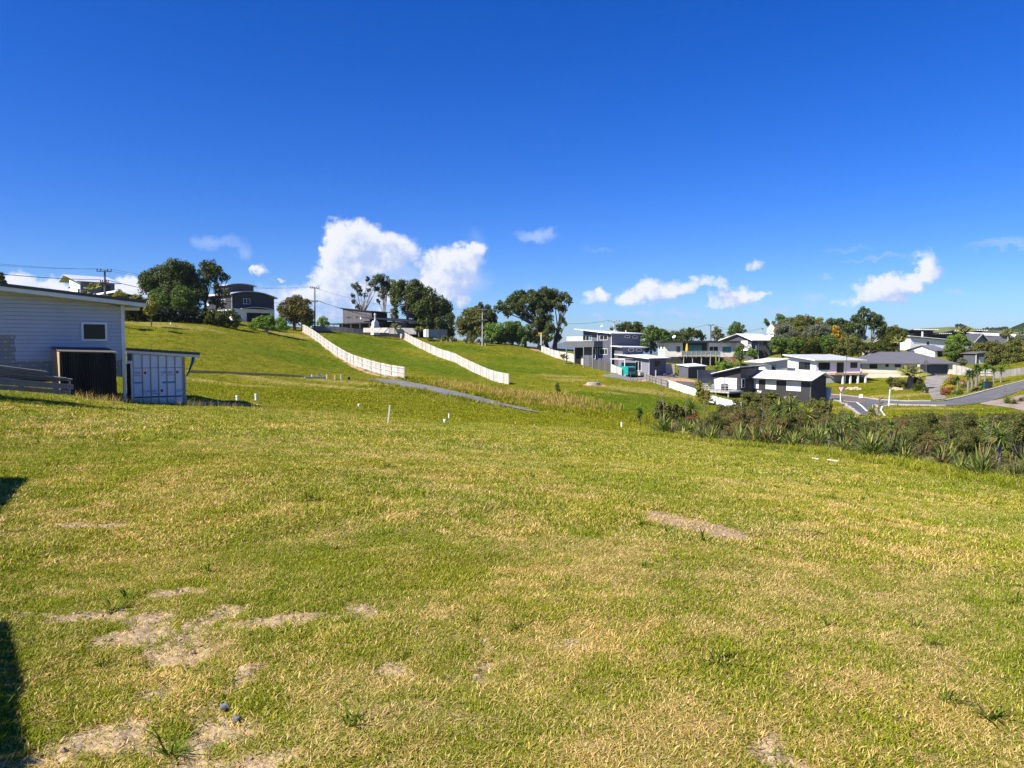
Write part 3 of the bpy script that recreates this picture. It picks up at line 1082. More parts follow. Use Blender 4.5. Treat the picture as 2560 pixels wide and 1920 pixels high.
# corrugated lean-to shed against the wall
SH = House('iron_lean_to', 'black corrugated iron lean-to with plywood side against the weatherboard wall', 154, 997, 27.6, 41.7, 'shed')
S = SH.fr
sw = SH.len_R(289.5, 930)
shz = S.R(154, 878)[1]
def corr(m, x0, x1, fn, n, amp, along='z'):
    pass
def _front(m):
    nx = 120
    vs = []
    for i in range(nx + 1):
        x = sw * i / nx
        y = .018 * math.sin(i / nx * sw / .076 * 2 * math.pi)
        vs += [S(x, y, -.5), S(x, y, shz - .05 - x * .03), S(x, y + .012, -.5), S(x, y + .012, shz - .05 - x * .03)]
    fs = []
    for i in range(nx):
        a, b = i * 4, i * 4 + 4
        fs += [(a, b, b + 1, a + 1), (a + 2, a + 3, b + 3, b + 2), (a + 1, b + 1, b + 3, a + 3)]
    m.add(vs, fs)
IRONB = paint('black_corrugated_iron', (.013, .013, .014), .4, .4)
IRONB.node_tree.nodes  # plain dark iron with a slight sheen
SH.part('front_sheet', IRONB, _front)
dd_ = 1.42
SH.part('plywood_side', timber('plywood', (.36, .25, .14), (.47, .34, .20), (.50, .37, .22), .6), lambda m: m.body(S, -.03, 0, .02, dd_, -.4, (shz - .06, shz - .06, shz + .1, shz + .1)))
SH.part('far_side', IRONB, lambda m: m.body(S, sw, sw + .02, .02, dd_, -.5, (shz - .13, shz - .13, shz + .05, shz + .05)))
def _croof(m):
    nx = 130
    vs, fs = [], []
    for i in range(nx + 1):
        x = -.06 + (sw + .12) * i / nx
        z = .02 * math.sin(i / nx * (sw + .12) / .076 * 2 * math.pi)
        vs += [S(x, -.08, shz + z - x * .03), S(x, dd_ - .02, shz + z + .16 - x * .03), S(x, -.08, shz + z - .012 - x * .03), S(x, dd_ - .02, shz + z + .148 - x * .03)]
    for i in range(nx):
        a, b = i * 4, i * 4 + 4
        fs += [(a, b, b + 1, a + 1), (a + 2, a + 3, b + 3, b + 2), (a, a + 2, b + 2, b)]
    m.add(vs, fs)
SH.part('roof_sheet', paint('weathered_iron', (.10, .085, .075), .5, .35), _croof)
SH.part('purlin', POSTD, lambda m: m.box(S, .02, sw - .02, .04, .12, shz - .2, shz - .09))

# wrapped lean-to with battens
EX = House('wrapped_lean_to', 'low lean-to clad in printed white building wrap and timber battens', 316, 1004, 30.9, 30, 'lean-to')
E = EX.fr
ew = EX.len_R(465, 950)
def ez(u, v):
    return E.R(u, v)[1]
zA, zB_ = E.R(320, 884), E.R(462, 892.5)
esl = (zB_[1] - zA[1]) / (zB_[0] - zA[0])
def etop(x):
    return zA[1] + (x - zA[0]) * esl
WRAP = paint('white_building_wrap', (.86, .87, .90), .5, .3, var=.03)
wx0 = EX.len_R(331, 950)
EX.part('wall_wrap', WRAP, lambda m: m.body(E, wx0, ew - .09, 0, .12, -.3, (etop(wx0), etop(ew), etop(ew), etop(wx0))))
EX.part('far_wall', WRAP, lambda m: (m.body(E, ew - .2, ew - .08, .13, 4, -.3, (etop(ew),) * 4), m.body(E, wx0, ew - .21, 3.9, 4, -.3, (etop(wx0), etop(ew), etop(ew), etop(wx0)))))
for zx in (1365, 1460, 1545, 1625, 1710, 1795):
    u = zx * .24412
    x = EX.len_R(u, 950)
    EX.part('batten', NEWTIM, lambda m, x=x: m.body(E, x - .022, x + .022, -.022, -.001, -.12 + .0, (etop(x) - .01,) * 4))
xe0, xe1 = EX.len_R(1868 * .24412, 950), EX.len_R(1896 * .24412, 950)
EX.part('end_batten', NEWTIM, lambda m: m.body(E, xe0, xe1, -.024, -.002, -.15, (etop(xe0) - .01,) * 4))
EX.part('corner_trim', WHITE, lambda m: m.box(E, xe1 + .002, ew + .0, -.03, .10, -.15, etop(ew) - .75))
EX.part('corner_stud', NEWTIM, lambda m: m.box(E, xe1 + .004, ew - .03, -.015, .09, etop(ew) - .74, etop(ew) - .01))
dx0, dx1 = EX.len_R(327, 950), EX.len_R(331.6, 950)
EX.part('door_jamb', WHITE, lambda m: m.box(E, dx0, dx1 + .02, -.04, .11, -.3, E.R(329, 910)[1]))
EX.part('door_head', WHITE, lambda m: m.box(E, EX.len_R(318, 950), dx1 + .02, -.042, .10, E.R(325, 909)[1], E.R(325, 902)[1]))
EX.part('door_opening', paint('dark_interior', (.01, .01, .012)), lambda m: m.box(E, EX.len_R(317, 950), dx0 - .003, .02, .1, -.3, E.R(325, 909.5)[1]))
def _er(y0, y1, a, b, u0=318, u1=499):
    x0, x1 = EX.len_R(u0, 880), EX.len_R(u1, 890)
    return lambda m: m.hexa([E(x0, y0, etop(x0) + a), E(x1, y0, etop(x1) + a), E(x1, y1, etop(x1) + a), E(x0, y1, etop(x0) + a)] + [E(x0, y0, etop(x0) + b), E(x1, y0, etop(x1) + b), E(x1, y1, etop(x1) + b), E(x0, y1, etop(x0) + b)])
EX.part('fascia', WHITE, _er(-.14, -.09, .02, .12))
EX.part('roof', MATS['dark_longrun_roof'], _er(-.17, 4.2, .125, .24))
EX.part('soffit', MATS['soffit'], _er(-.088, .5, .015, .05))
# print on the wrap
INKB = paint('blue_print', (.03, .22, .50), .5, var=.02)
INKR = paint('red_print', (.55, .03, .05), .5, var=.02)
INKD = paint('dark_red_print', (.20, .02, .07), .5, var=.02)
INKC = paint('cyan_print', (.05, .38, .60), .5, var=.02)


def text_mesh(txt, size, bold=.0):
    c = bpy.data.curves.new('lettering', 'FONT')
    c.body = txt
    c.size = size
    c.offset = bold
    o = bpy.data.objects.new('lettering_source', c)
    me = bpy.data.meshes.new_from_object(o)
    bpy.data.objects.remove(o)
    bpy.data.curves.remove(c)
    return me


def lettering(parent, txt, fr, x, z, width, height, mat, y=-.004, bold=.01):
    me = text_mesh(txt, 1.0, bold)
    vs = np.array([v.co for v in me.vertices])
    lo, hi = vs.min(0), vs.max(0)
    org = wloc(parent)
    for v in me.vertices:
        q = fr(x + (v.co.x - lo[0]) / (hi[0] - lo[0]) * width, y, z + (v.co.y - lo[1]) / (hi[1] - lo[1]) * height) - org
        v.co = q
    me.materials.append(mat)
    o = bpy.data.objects.new('lettering', me)
    COL.objects.link(o)
    o.parent = parent
    return o


def zz(x, y):
    """zoomed-crop pixel to photograph pixel"""
    return x * .24412, 640 + y * .24412


for (txt, x0, x1, y0, y1) in (('TERS', 1366, 1436, 1185, 1212), ('CARTERS', 1645, 1768, 1177, 1205), ('CARTERS', 1474, 1605, 1371, 1399), ('CART', 1806, 1866, 1364, 1394)):
    a, b = E.R(*zz(x0, y1)), E.R(*zz(x1, y0))
    lettering(EX.root, txt, E, a[0], a[1], b[0] - a[0], b[1] - a[1], INKB)
for (txt, x0, x1, y0, y1, mm) in (('Building', 1372, 1440, 1217, 1232, INKD), ('Your', 1648, 1680, 1212, 1224, INKC), ('Building', 1716, 1788, 1210, 1226, INKD), ('Your', 1477, 1508, 1407, 1418, INKC), ('Building', 1556, 1624, 1402, 1418, INKD), ('Your', 1808, 1840, 1402, 1413, INKC)):
    a, b = E.R(*zz(x0, y1)), E.R(*zz(x1, y0))
    lettering(EX.root, txt, E, a[0], a[1], b[0] - a[0], b[1] - a[1], mm)
for (x0, x1, y0, y1, mm) in ((1473, 1499, 1184, 1208, INKR), (1803, 1829, 1176, 1200, INKR), (1644, 1671, 1366, 1391, INKR), (1366, 1456, 1290, 1308, INKC), (1662, 1796, 1282, 1304, INKC), (1366, 1866, 1143, 1146, SLATE), (1366, 1866, 1440, 1443, SLATE)):
    a, b = E.R(*zz(x0, y1)), E.R(*zz(x1, y0))
    EX.part('printed_mark', mm, lambda m: m.box(E, a[0], b[0], -.005, -.0008, a[1], b[1]))
# flapping strip of tape at the eave
tp = [P(*zz(1978, 1035), 31.6), P(*zz(1972, 1080), 31.5), P(*zz(1950, 1140), 31.45), P(*zz(1925, 1200), 31.4), P(*zz(1908, 1232), 31.4)]
def _tape(m):
    vs = []
    for i, p in enumerate(tp):
        w = (.07, .06, .045, .035, .02)[i]
        vs += [p + Vector((-w, 0, 0)), p + Vector((w, .02, 0)), p + Vector((w, .026, 0)), p + Vector((-w, .006, 0))]
    fs = [(0, 1, 2, 3), (16, 17, 18, 19)]
    for i in range(4):
        for k in range(4):
            fs.append((i * 4 + k, i * 4 + (k + 1) % 4, i * 4 + 4 + (k + 1) % 4, i * 4 + 4 + k))
    m.add(vs, fs)
mt = MB()
_tape(mt)
tag(mt.build('tape_strip', paint('teal_tape', (.02, .12, .14), .5), None, tp[-1]), 'dark teal tape strip hanging from the lean-to eave', 'tape')

# timber stack in front of the shed
TS = Frame(P(186, 985, 26.6), R(34))
GREYPL = timber('grey_stacked_plank', (.105, .103, .10), (.18, .176, .17), (.23, .225, .22), .5)
def plank(u1, v_top0, v_top1, v_bot0, v_bot1, y0, th, name, label, u0=-40):
    """plank between picture edge u0 and u1; top and bottom rows at both ends"""
    a, b = TS.R(u0, v_top0, y0), TS.R(u1, v_top1, y0)
    c, d = TS.R(u0, v_bot0, y0), TS.R(u1, v_bot1, y0)
    m = MB()
    m.hexa([TS(c[0], y0, c[1]), TS(d[0], y0, d[1]), TS(d[0], y0 + th, d[1]), TS(c[0], y0 + th, c[1]), TS(a[0], y0, a[1]), TS(b[0], y0, b[1]), TS(b[0], y0 + th, b[1]), TS(a[0], y0 + th, a[1])])
    o = m.build(name, GREYPL, None, TS((c[0] + d[0]) / 2, y0, min(c[1], d[1])))
    tag(o, label, 'plank', 'timber stacked before the lean-to')
    return o
plank(184, 942, 961.5, 959, 974, 0, .05, 'wide_plank', 'wide grey plank set on edge, upper one before the black lean-to')
pl2 = plank(174, 960, 975.5, 974.5, 990, .02, .05, 'wide_plank', 'wide grey plank set on edge on the grass, sprayed with red letters')
for (i, (u1, a0, a1, tt)) in enumerate(((119, 909, 929, 3.2), (109, 917, 932, 3), (100, 922, 934.5, 3), (168, 925, 945, 2.8), (182, 929, 948, 2.6), (178, 934, 951, 2.6), (150, 939, 951, 2.6))):
    plank(u1, a0, a1, a0 + tt, a1 + tt * .9, .1 + .02 * i, .6, 'thin_board', 'thin grey boards lying stacked in front of the black lean-to')
SPRAY = paint('red_spray', (.36, .07, .10), .7, var=.05)
pl2m = wloc(pl2)
for (txt, x0, x1, y0, y1) in (('K', 303, 340, 1352, 1385), ('H', 370, 420, 1352, 1402)):
    a, b = TS.R(*zz(x0, y1), .02), TS.R(*zz(x1, y0), .02)
    lettering(pl2, txt, TS, a[0], a[1], b[0] - a[0], b[1] - a[1], SPRAY, .017, -.02)
a, b = TS.R(*zz(222, 1385), .02), TS.R(*zz(262, 1335), .02)
lettering(pl2, 'S', TS, a[0], a[1], b[0] - a[0], b[1] - a[1], SLATE, .017, -.03)
m = MB()
m.bar(P(20.5, 978, 26.0), P(22.5, 932, 26.0), .055)
tag(m.build('survey_stake', WHITE, None, P(20.5, 978, 26.0)), 'white stake standing against the stacked grey planks', 'stake')
m = MB()
m.bar(P(174, 992, 26.9), P(174, 951, 26.9), .05)
tag(m.build('timber_stake', PALING, None, P(174, 992, 26.9)), 'grey peg at the free end of the plank stack', 'stake')

# ------------------------------------------------------------------ houses on the ridge and across the road
def z5(x, y): return 1400 + x * .16275, 780 + y * .16275
def z6(x, y): return 1720 + x * .16275, 780 + y * .16275
def z7(x, y): return 1900 + x * .16275, 760 + y * .16275
def z8(x, y): return 2200 + x * .16275, 760 + y * .16275
def z2(x, y): return 300 + x * .24412, 620 + y * .24412
def z3(x, y): return 720 + x * .24412, 660 + y * .24412
def bx5(f, x0, y0, x1, y1): return (*f(x0, y0), *f(x1, y1))


# --- two storey charcoal house with white skillion roof
h = House('two_storey_house', 'charcoal two storey house with white skillion roof and roof terrace', *z5(787, 750), 138, 36)
f = h.fr
LL = h.len_L(z5(325, 0)[0]); LM = h.len_L(z5(583, 0)[0]); LR = h.len_R(z5(1232, 0)[0])
zc = f.L(*z5(787, 335), 0)[1]; zl = f.L(*z5(325, 275), 0)[1]; zr = f.R(*z5(1232, 338))[1]
h.part('wall', BLUEGREY, lambda m: m.body(f, 0, LR, 0, LM, -1.6, (zc, zr, zr + .25, zc + (zl - zc) * LM / LL)))
h.part('wall', GREYBD, lambda m: m.body(f, .5, LR, LM + .004, LL, -1.6, (zc + (zl - zc) * LM / LL, zr + .2, zr + .4, zl)))
zo = .14
h.part('roof', WHITEROOF, lambda m: m.slab(f, -.7, LR + .8, -.6, LL + 1.3, (zc + zo, zr + zo, zr + .55 + zo, zl + .1 + zo), .16))
h.part('soffit', SLATE, lambda m: m.slab(f, -.6, LR + .7, -.5, LL + 1.2, (zc + zo - .165, zr + zo - .165, zr + .55 + zo - .165, zl + .1 + zo - .165), .05))
h.pipe(-.06, -.06, -1.2, zc, .07)
h.pipe(-.06, LM + .1, -1.2, zc + .5, .07)
h.win('L', 0, bx5(z5, 612, 358, 732, 432), WHITE, GLASS, (.5,))
h.win('L', 0, bx5(z5, 610, 562, 730, 656), WHITE, GLASS, (.33,))
h.win('L', .5, bx5(z5, 352, 358, 490, 442), WHITE, (TEAL, GLASS, GLASS), (.3, .65))
h.win('R', 0, bx5(z5, 995, 360, 1070, 394), WHITE, GLASS)
h.win('R', 0, bx5(z5, 1115, 364, 1192, 402), WHITE, GLASS)
h.win('R', 0, bx5(z5, 797, 565, 885, 612), GREYBD, GLASS, (.4,))
# roof terrace on posts, left of the tall part
yT0, yT1 = h.len_L(z5(520, 0)[0], x=-2.2), h.len_L(z5(88, 0)[0], x=-2.2)
za, zb = f.L(*z5(300, 447), -2.2)[1], f.L(*z5(300, 538), -2.2)[1]
h.part('terrace_edge', GREYBD, lambda m: m.box(f, -2.2, .45, yT0, yT1, zb, za))
for q in range(4):
    yy = h.len_L(z5((97, 220, 362, 500)[q], 0)[0], x=-2.15)
    h.part('terrace_post', paint('grey_post', (.28, .29, .31)), lambda m, yy=yy: m.box(f, -2.19, -2.05, yy - .07, yy + .07, -2.2, zb - .003))
zg = f.L(*z5(250, 376), -2.2)[1]
for (a, b) in ((100, 205), (205, 305), (305, 350)):
    ya, yb = h.len_L(z5(b, 0)[0], x=-2.15), h.len_L(z5(a, 0)[0], x=-2.15)
    h.part('balustrade_glass', paint('frosted_glass', (.62, .66, .68), .25, .5), lambda m, ya=ya, yb=yb: m.box(f, -2.17, -2.14, ya + .03, yb - .03, za + .003, zg))
h.part('lower_wall', GREYBD, lambda m: m.body(f, -.6, .45, LM + .1, h.len_L(z5(365, 0)[0], x=-.6), -1.6, (zb - .05,) * 4))
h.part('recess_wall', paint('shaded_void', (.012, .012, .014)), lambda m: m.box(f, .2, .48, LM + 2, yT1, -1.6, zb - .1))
h.win('L', -.6, bx5(z5, 505, 560, 548, 722), WHITE, GLASS, (), (.42,))
h.part('roof_dish', WHITE, lambda m: m.tube([f(LR * .15, LL * .5, zl + .1), f(LR * .15, LL * .5, zl + .6), f(LR * .2, LL * .5 - .15, zl + .75)], [.03, .03, .2], 8))
for q in (.35, .75):
    h.part('roof_vent', WHITE, lambda m, q=q: m.tube([f(LR * q, 2.0, zr + .2), f(LR * q, 2.0, zr + .75)], .06, 8))
# low wing on the right
W = Frame(P(*z5(965, 645), 136), R(36))
wl, wr = h.len_L(z5(905, 0)[0]), 0
zt = W.R(*z5(1100, 548))[1]
wxr = W.R(*z5(1280, 600))[0]
h.part('wing_wall', BLUEGREY, lambda m: m.box(W, 0, wxr, 0, 2.2, -3, zt))
h.part('wing_roof', WHITEROOF, lambda m: m.slab(W, -.8, wxr + .8, -.5, 2.5, (zt + .2, zt + .12, zt + .3, zt + .4), .14))
hw = House.__new__(House); hw.root = h.root; hw.fr = W
hw.win('R', 0, bx5(z5, 1050, 563, 1130, 604), WHITE, GLASS)
hw.win('R', 0, bx5(z5, 1170, 563, 1250, 604), WHITE, GLASS)

# --- its garage with white roof
h = House('garage', 'grey single storey garage with white roof and french doors behind the turquoise van', *z5(1368, 925), 131, 40, 'garage')
f = h.fr
GL, GR = h.len_L(z5(895, 0)[0]), h.len_R(z5(1628, 0)[0])
zc = f.L(*z5(1368, 722), 0)[1]; zl = f.L(*z5(900, 660), 0)[1]
h.part('wall', paint('sunlit_grey_boards', (.22, .225, .26), .6, .25, 'h', .18), lambda m: m.body(f, 0, .15, 0, GL, -1, (zc, zc, zl, zl)))  # paler boards on the left wall, sunlight put into the colour
h.part('wall', BLUEGREY, lambda m: m.body(f, .154, GR, 0, GL, -1, (zc, zc + .1, zl + .1, zl)))
h.part('roof', WHITEROOF, lambda m: m.slab(f, -.7, GR + .8, -.5, GL + .4, (zc + .15, zc + .2, zl + .3, zl + .17), .13))
h.part('fascia', SLATE, lambda m: m.slab(f, -.66, GR + .76, -.46, GL + .36, (zc + .015, zc + .065, zl + .165, zl + .035), .1))
h.win('L', 0, bx5(z5, 1160, 752, 1252, 905), WHITE, GLASS, (.5,), name='french_door')
h.win('R', 0, bx5(z5, 1447, 745, 1542, 846), GREYBD, GLASS)
h.pipe(-.05, -.05, -.8, zc)
h.part('porch_step', DECK, lambda m: m.box(f, -1.0, -.02, 1.2, 6.0, -.6, -.05))
# pergola roof in front of it
zp0, zp1 = f.L(*z5(900, 715), -3)[1], f.L(*z5(900, 748), -3)[1]
ya, yb = h.len_L(z5(1000, 0)[0], x=-3), h.len_L(z5(768, 0)[0], x=-3)
h.part('pergola_roof', paint('pergola', (.62, .50, .44)), lambda m: m.box(f, -3, -.8, ya, yb, (zp0 + zp1) / 2, zp0))
for yy in (ya + .2, yb - .2):
    h.part('pergola_post', WHITE, lambda m, yy=yy: m.box(f, -2.9, -2.78, yy - .06, yy + .06, -1.2, (zp0 + zp1) / 2 - .003))

# --- ivory house with flat black roof, deck and brick base
h = House('ivory_house', 'ivory house with flat black roof, timber deck and brick base', *z5(1605, 682), 160, 6)
f = h.fr
x1 = h.len_R(z5(1882, 0)[0]); x2 = h.len_R(z6(316, 0)[0]); x3 = h.len_R(z6(742, 0)[0])
yl = h.len_L(z5(1505, 0)[0])
zt = f.R(*z5(1700, 470))[1]
zb3 = f.R(*z6(650, 690))[1]
h.part('wall', IVORY, lambda m: m.box(f, 0, x1, 0, yl, -.1, zt))
h.part('wall', IVORY, lambda m: m.box(f, x2, x3, 0, yl, zb3, zt))
h.part('wall', CHAR, lambda m: m.box(f, x1 + .003, x2 - .003, 1.2, yl, -.1, zt))
h.part('base_wall', CHAR, lambda m: m.box(f, .1, x2 + 1.5, .05, yl - .1, -3.0, -.105))
h.part('brick_base', BRICK, lambda m: m.box(f, h.len_R(z6(560, 0)[0]), x3 - .1, .03, yl - .1, zb3 - 2.6, zb3 - .005))
h.part('roof', SLATE, lambda m: m.slab(f, -.9, x3 + .4, -.9, yl + .5, (zt + .48, zt + .36, zt + .36, zt + .48), .44))
h.win('R', 0, bx5(z5, 1790, 528, 1846, 612), SLATE, TEAL)
h.win('L', 0, bx5(z5, 1516, 520, 1538, 562), SLATE, GLASS)
h.win('L', 0, bx5(z5, 1572, 520, 1590, 568), SLATE, GLASS)
h.win('R', 1.2, bx5(z5, 1970, 505, 2182, 610), SLATE, TEAL, (.33, .66), (.8,), name='sliding_door')
h.win('R', 0, bx5(z6, 330, 534, 386, 604), SLATE, GLASS)
h.win('R', 0, bx5(z6, 394, 534, 458, 655), SLATE, GLASS, name='glazed_door')
h.win('R', 0, bx5(z6, 530, 534, 657, 617), SLATE, TEAL, (.7,))
# deck, rail and stair
dx0, dx1 = h.len_R(z5(1868, 0)[0], y=-2.2), h.len_R(z6(496, 0)[0], y=-2.2)
dz = f.R(*z6(200, 662), -2.2)[1]; dr = f.R(*z6(200, 604), -2.2)[1]
h.part('deck', DECK, lambda m: m.box(f, dx0, dx1, -2.2, -.02, dz - .3, dz))
for q in range(9):
    xx = dx0 + (dx1 - dx0) * q / 8
    h.part('deck_post', DECK, lambda m, xx=xx: m.box(f, xx - .05, xx + .05, -2.26, -2.205, dz - .5, dr))
h.part('handrail', DECK, lambda m: m.box(f, dx0, dx1, -2.25, -2.15, dr + .003, dr + .07))
for q in range(8):
    a = dx0 + (dx1 - dx0) * q / 8
    b = dx0 + (dx1 - dx0) * (q + 1) / 8
    h.part('balustrade_panel', paint('smoked_glass', (.20, .24, .25), .15, .5), lambda m, a=a, b=b: m.box(f, a + .06, b - .06, -2.22, -2.19, dz + .05, dr - .06))
for q in range(5):
    xx = dx0 + .5 + (dx1 - dx0 - .7) * q / 4
    h.part('pile', DECK, lambda m, xx=xx: m.box(f, xx - .07, xx + .07, -2.1, -1.96, dz - 3.6, dz - .303))
sx = dx1
for q in range(9):
    h.part('stair_tread', DECK, lambda m, q=q: m.box(f, sx + .28 * q, sx + .28 * q + .3, -2.2, -1.1, dz - .2 * (q + 1) - .05, dz - .2 * (q + 1)))
h.part('stair_rail', DECK, lambda m: (m.bar(f(sx, -2.2, dr), f(sx + 2.6, -2.2, dr - 1.9), .09), m.bar(f(sx + 2.6, -2.2, dr - 1.9), f(sx + 2.6, -2.2, dz - 2.3), .09), m.bar(f(sx, -1.1, dr), f(sx + 2.6, -1.1, dr - 1.9), .09)))
h.part('roof_dish', WHITE, lambda m: m.tube([f(x1 * .72, 2, zt + .45), f(x1 * .72, 2, zt + 1.0), f(x1 * .72 - .25, 1.8, zt + 1.3), f(x1 * .72 - .32, 1.75, zt + 1.36)], [.03, .03, .42, .02], 10))
# yellow folded parasol
pp = f(h.len_R(z5(1948, 0)[0], y=-1.5), -1.5, dz)
par = empty('folded_parasol', pp, 'yellow parasol folded shut on the timber deck', 'parasol')
m = MB(); m.tube([pp, pp + Vector((0, 0, 2.4))], .035, 6); m.build('pole', WHITE, par)
m = MB(); m.tube([pp + Vector((0, 0, z)) for z in (.55, .8, 1.3, 1.9, 2.3, 2.55)], [.2, .34, .30, .22, .13, .02], 9); m.build('folded_canopy', paint('yellow_canvas', (.72, .45, .02), .8), par, smooth=True)
m = MB(); m.box(Frame(pp, 0), -.3, .3, -.3, .3, .001, .12); m.build('base', CONC, par)

# --- dark gabled house with white roof and crossed rails
h = House('gabled_house', 'charcoal gabled house with white roof, crossed balcony rails and outside stair', *z6(975, 700), 186, 38)
f = h.fr
yl = h.len_L(z6(520, 0)[0]); xr = h.len_R(z6(1292, 0)[0])
ze = f.L(*z6(972, 428), 0)[1]; zap = f.L(*z6(770, 340), 0)[1]
ya = h.len_L(z6(770, 0)[0])
def _g(m):
    pts = [f(0, 0, -2), f(0, 0, ze), f(0, ya, zap), f(0, yl, ze), f(0, yl, -2)]
    m.prism(pts, f.ax * xr)
h.part('wall', paint('slate_blue_boards', (.085, .085, .105), .6, .25, 'h', .18), _g)
def _rf(s):
    def g(m):
        y0, y1 = (-.7, ya) if s == 0 else (yl + .7, ya)
        sl = (zap - ze) / ya
        z0 = ze - .7 * sl
        m.hexa([f(-.8, y0, z0), f(xr + .8, y0, z0), f(xr + .8, y1, zap), f(-.8, y1, zap), f(-.8, y0, z0 + .16), f(xr + .8, y0, z0 + .16), f(xr + .8, y1, zap + .16), f(-.8, y1, zap + .16)])
    return g
h.part('roof', WHITEROOF, _rf(0)); h.part('roof', WHITEROOF, _rf(1))
h.win('L', 0, bx5(z6, 818, 440, 916, 505), WHITE, BLIND, (.5,))
for (a, b) in ((1072, 1098), (1120, 1146), (1220, 1268)):
    h.win('R', 0, bx5(z6, a, 445, b, 510), WHITE, GLASS)
zd, zrail = f.L(*z6(890, 575), -1.2)[1], f.L(*z6(890, 505), -1.2)[1]
yb0, yb1 = h.len_L(z6(965, 0)[0], x=-1.2), h.len_L(z6(815, 0)[0], x=-1.2)
h.part('balcony', WHITE, lambda m: m.box(f, -1.2, -.01, yb0, yb1, zd - .3, zd))
def _cross(m, a, b, n, lo, hi, fn):
    for q in range(n):
        s0, s1 = a + (b - a) * q / n, a + (b - a) * (q + 1) / n
        m.bar(fn(s0, lo), fn(s1, hi), .09); m.bar(fn(s0, hi), fn(s1, lo), .09); m.bar(fn(s1, lo), fn(s1, hi), .1)
    m.bar(fn(a, hi), fn(b, hi), .12); m.bar(fn(a, lo), fn(b, lo), .1); m.bar(fn(a, lo), fn(a, hi), .1)
h.part('crossed_rail', WHITE, lambda m: _cross(m, yb0, yb1, 2, zd + .05, zrail, lambda s, z: f(-1.2, s, z)))
xs = h.len_R(z6(1180, 0)[0], y=-1.2)
zd2, zr2 = f.R(*z6(1080, 575), -1.2)[1], f.R(*z6(1080, 515), -1.2)[1]
h.part('walkway', paint('grey_rail', (.36, .38, .40)), lambda m: m.box(f, .05, xs, -1.2, -.01, zd2 - .2, zd2))
h.part('crossed_rail', paint('grey_rail', (.36, .38, .40)), lambda m: _cross(m, .05, xs, 4, zd2 + .05, zr2, lambda s, z: f(s, -1.22, z)))
for q in (.3, .95):
    h.part('walkway_post', MATS['grey_rail'], lambda m, q=q: m.bar(f(xs * q, -1.15, zd2 - .2), f(xs * q, -1.15, -2.2), .14))
ex, ez_ = f.R(*z6(1262, 692), -1.2)
h.part('stair', MATS['grey_rail'], lambda m: (m.bar(f(xs, -1.2, zd2), f(ex, -1.2, ez_), .12, .3), m.bar(f(xs, -1.2, zr2), f(ex, -1.2, ez_ + .95), .1), m.bar(f(xs, -.2, zd2), f(ex, -.2, ez_), .12, .3), *[m.bar(f(xs + (ex - xs) * k / 6, -1.2, zd2 + (ez_ - zd2) * k / 6), f(xs + (ex - xs) * k / 6, -1.2, zr2 + (ez_ + .95 - zr2) * k / 6), .08) for k in range(1, 7)]))

# --- white house with a little gable, far up among the trees
h = House('turret_house', 'white far house with spiked gable and brown roof among the trees', *z6(1330, 420), 205, 30)
f = h.fr
yl = h.len_L(z6(1175, 0)[0])
zt1 = f.L(*z6(1330, 290), 0)[1]; zt2 = f.L(*z6(1200, 345), 0)[1]
h.part('wall', PLWHITE, lambda m: m.body(f, 0, 4.5, 0, yl, -2, (zt1, zt1, zt2 - .6, zt2 - .6)))
h.part('dormer', PLWHITE, lambda m: m.prism([f(-.1, 0, zt1 - .6), f(-.1, 2.6, zt1 - .6), f(-.1, 2.6, zt1 + .4), f(-.1, 1.3, zt1 + 1.9), f(-.1, 0, zt1 + .4)], f.ax * 2.5))
h.part('spike', WHITE, lambda m: m.tube([f(-.1, 1.3, zt1 + 1.8), f(-.1, 1.3, zt1 + 3.2)], [.12, .02], 6))
h.part('roof', paint('brown_roof', (.12, .075, .06), .7), lambda m: m.prism([f(.4, -.6, zt1 + .2), f(.4, 1.3, zt1 + 2.0), f(.4, 3.2, zt1 + .2)], f.ax * 5))
h.win('L', -.1, (*z6(1255, 288), *z6(1300, 345)), SLATE, BLIND, (.5,))

# --- black house with white roof, nearest across the gully
h = House('black_house', 'black weatherboard house with white roof and white framed windows above the gully', *z6(1885, 1335), 109, -62 + 90)
f = h.fr
BL, BR = h.len_L(z6(880, 0)[0]), h.len_R(z6(2112, 0)[0])
ov = .75
ridge_x = f.R(*z6(2104, 925), -ov)[0]
zr = f.R(*z6(2104, 925), -ov)[1] - .15
_ze = f.L(*z6(1888, 1068), -ov)[1]
zc = _ze + ov * (zr - _ze) / (ridge_x + ov)
BR = ridge_x * 1.6
zl = zc
def _bw(m):
    m.prism([f(0, 0, -1.5), f(0, 0, zc), f(ridge_x, 0, zr), f(BR, 0, zr - (BR - ridge_x) * (zr - zc) / ridge_x), f(BR, 0, -1.5)], f.ay * BL)
h.part('wall', BLACKBD, _bw)
sl = (zr - zc) / ridge_x
def _roofq(xa, za, xb, zb):
    return lambda m: m.hexa([f(xa, -ov, za), f(xb, -ov, zb), f(xb, BL + ov, zb), f(xa, BL + ov, za), f(xa, -ov, za + .13), f(xb, -ov, zb + .13), f(xb, BL + ov, zb + .13), f(xa, BL + ov, za + .13)])
h.part('roof', WHITEROOF, _roofq(-ov, zc - ov * sl + .02, ridge_x, zr + .02))
h.part('roof', WHITEROOF, _roofq(ridge_x + .01, zr + .02, BR + ov, zr - (BR + ov - ridge_x) * sl))
h.part('gutter', SLATE, lambda m: m.box(f, -ov - .12, -ov - .005, -ov, BL + ov, zc - ov * sl - .1, zc - ov * sl + .1))
for (a, b0, c, d, n) in ((930, 1030, 1087, 1170, 1), (1195, 1042, 1357, 1187, 1), (1514, 1058, 1737, 1212, 2)):
    h.win('L', 0, bx5(z6, a, b0, c, d), WHITE, BLIND, (.5,) if n == 1 else (.333, .667), (.62,), fw=.1)
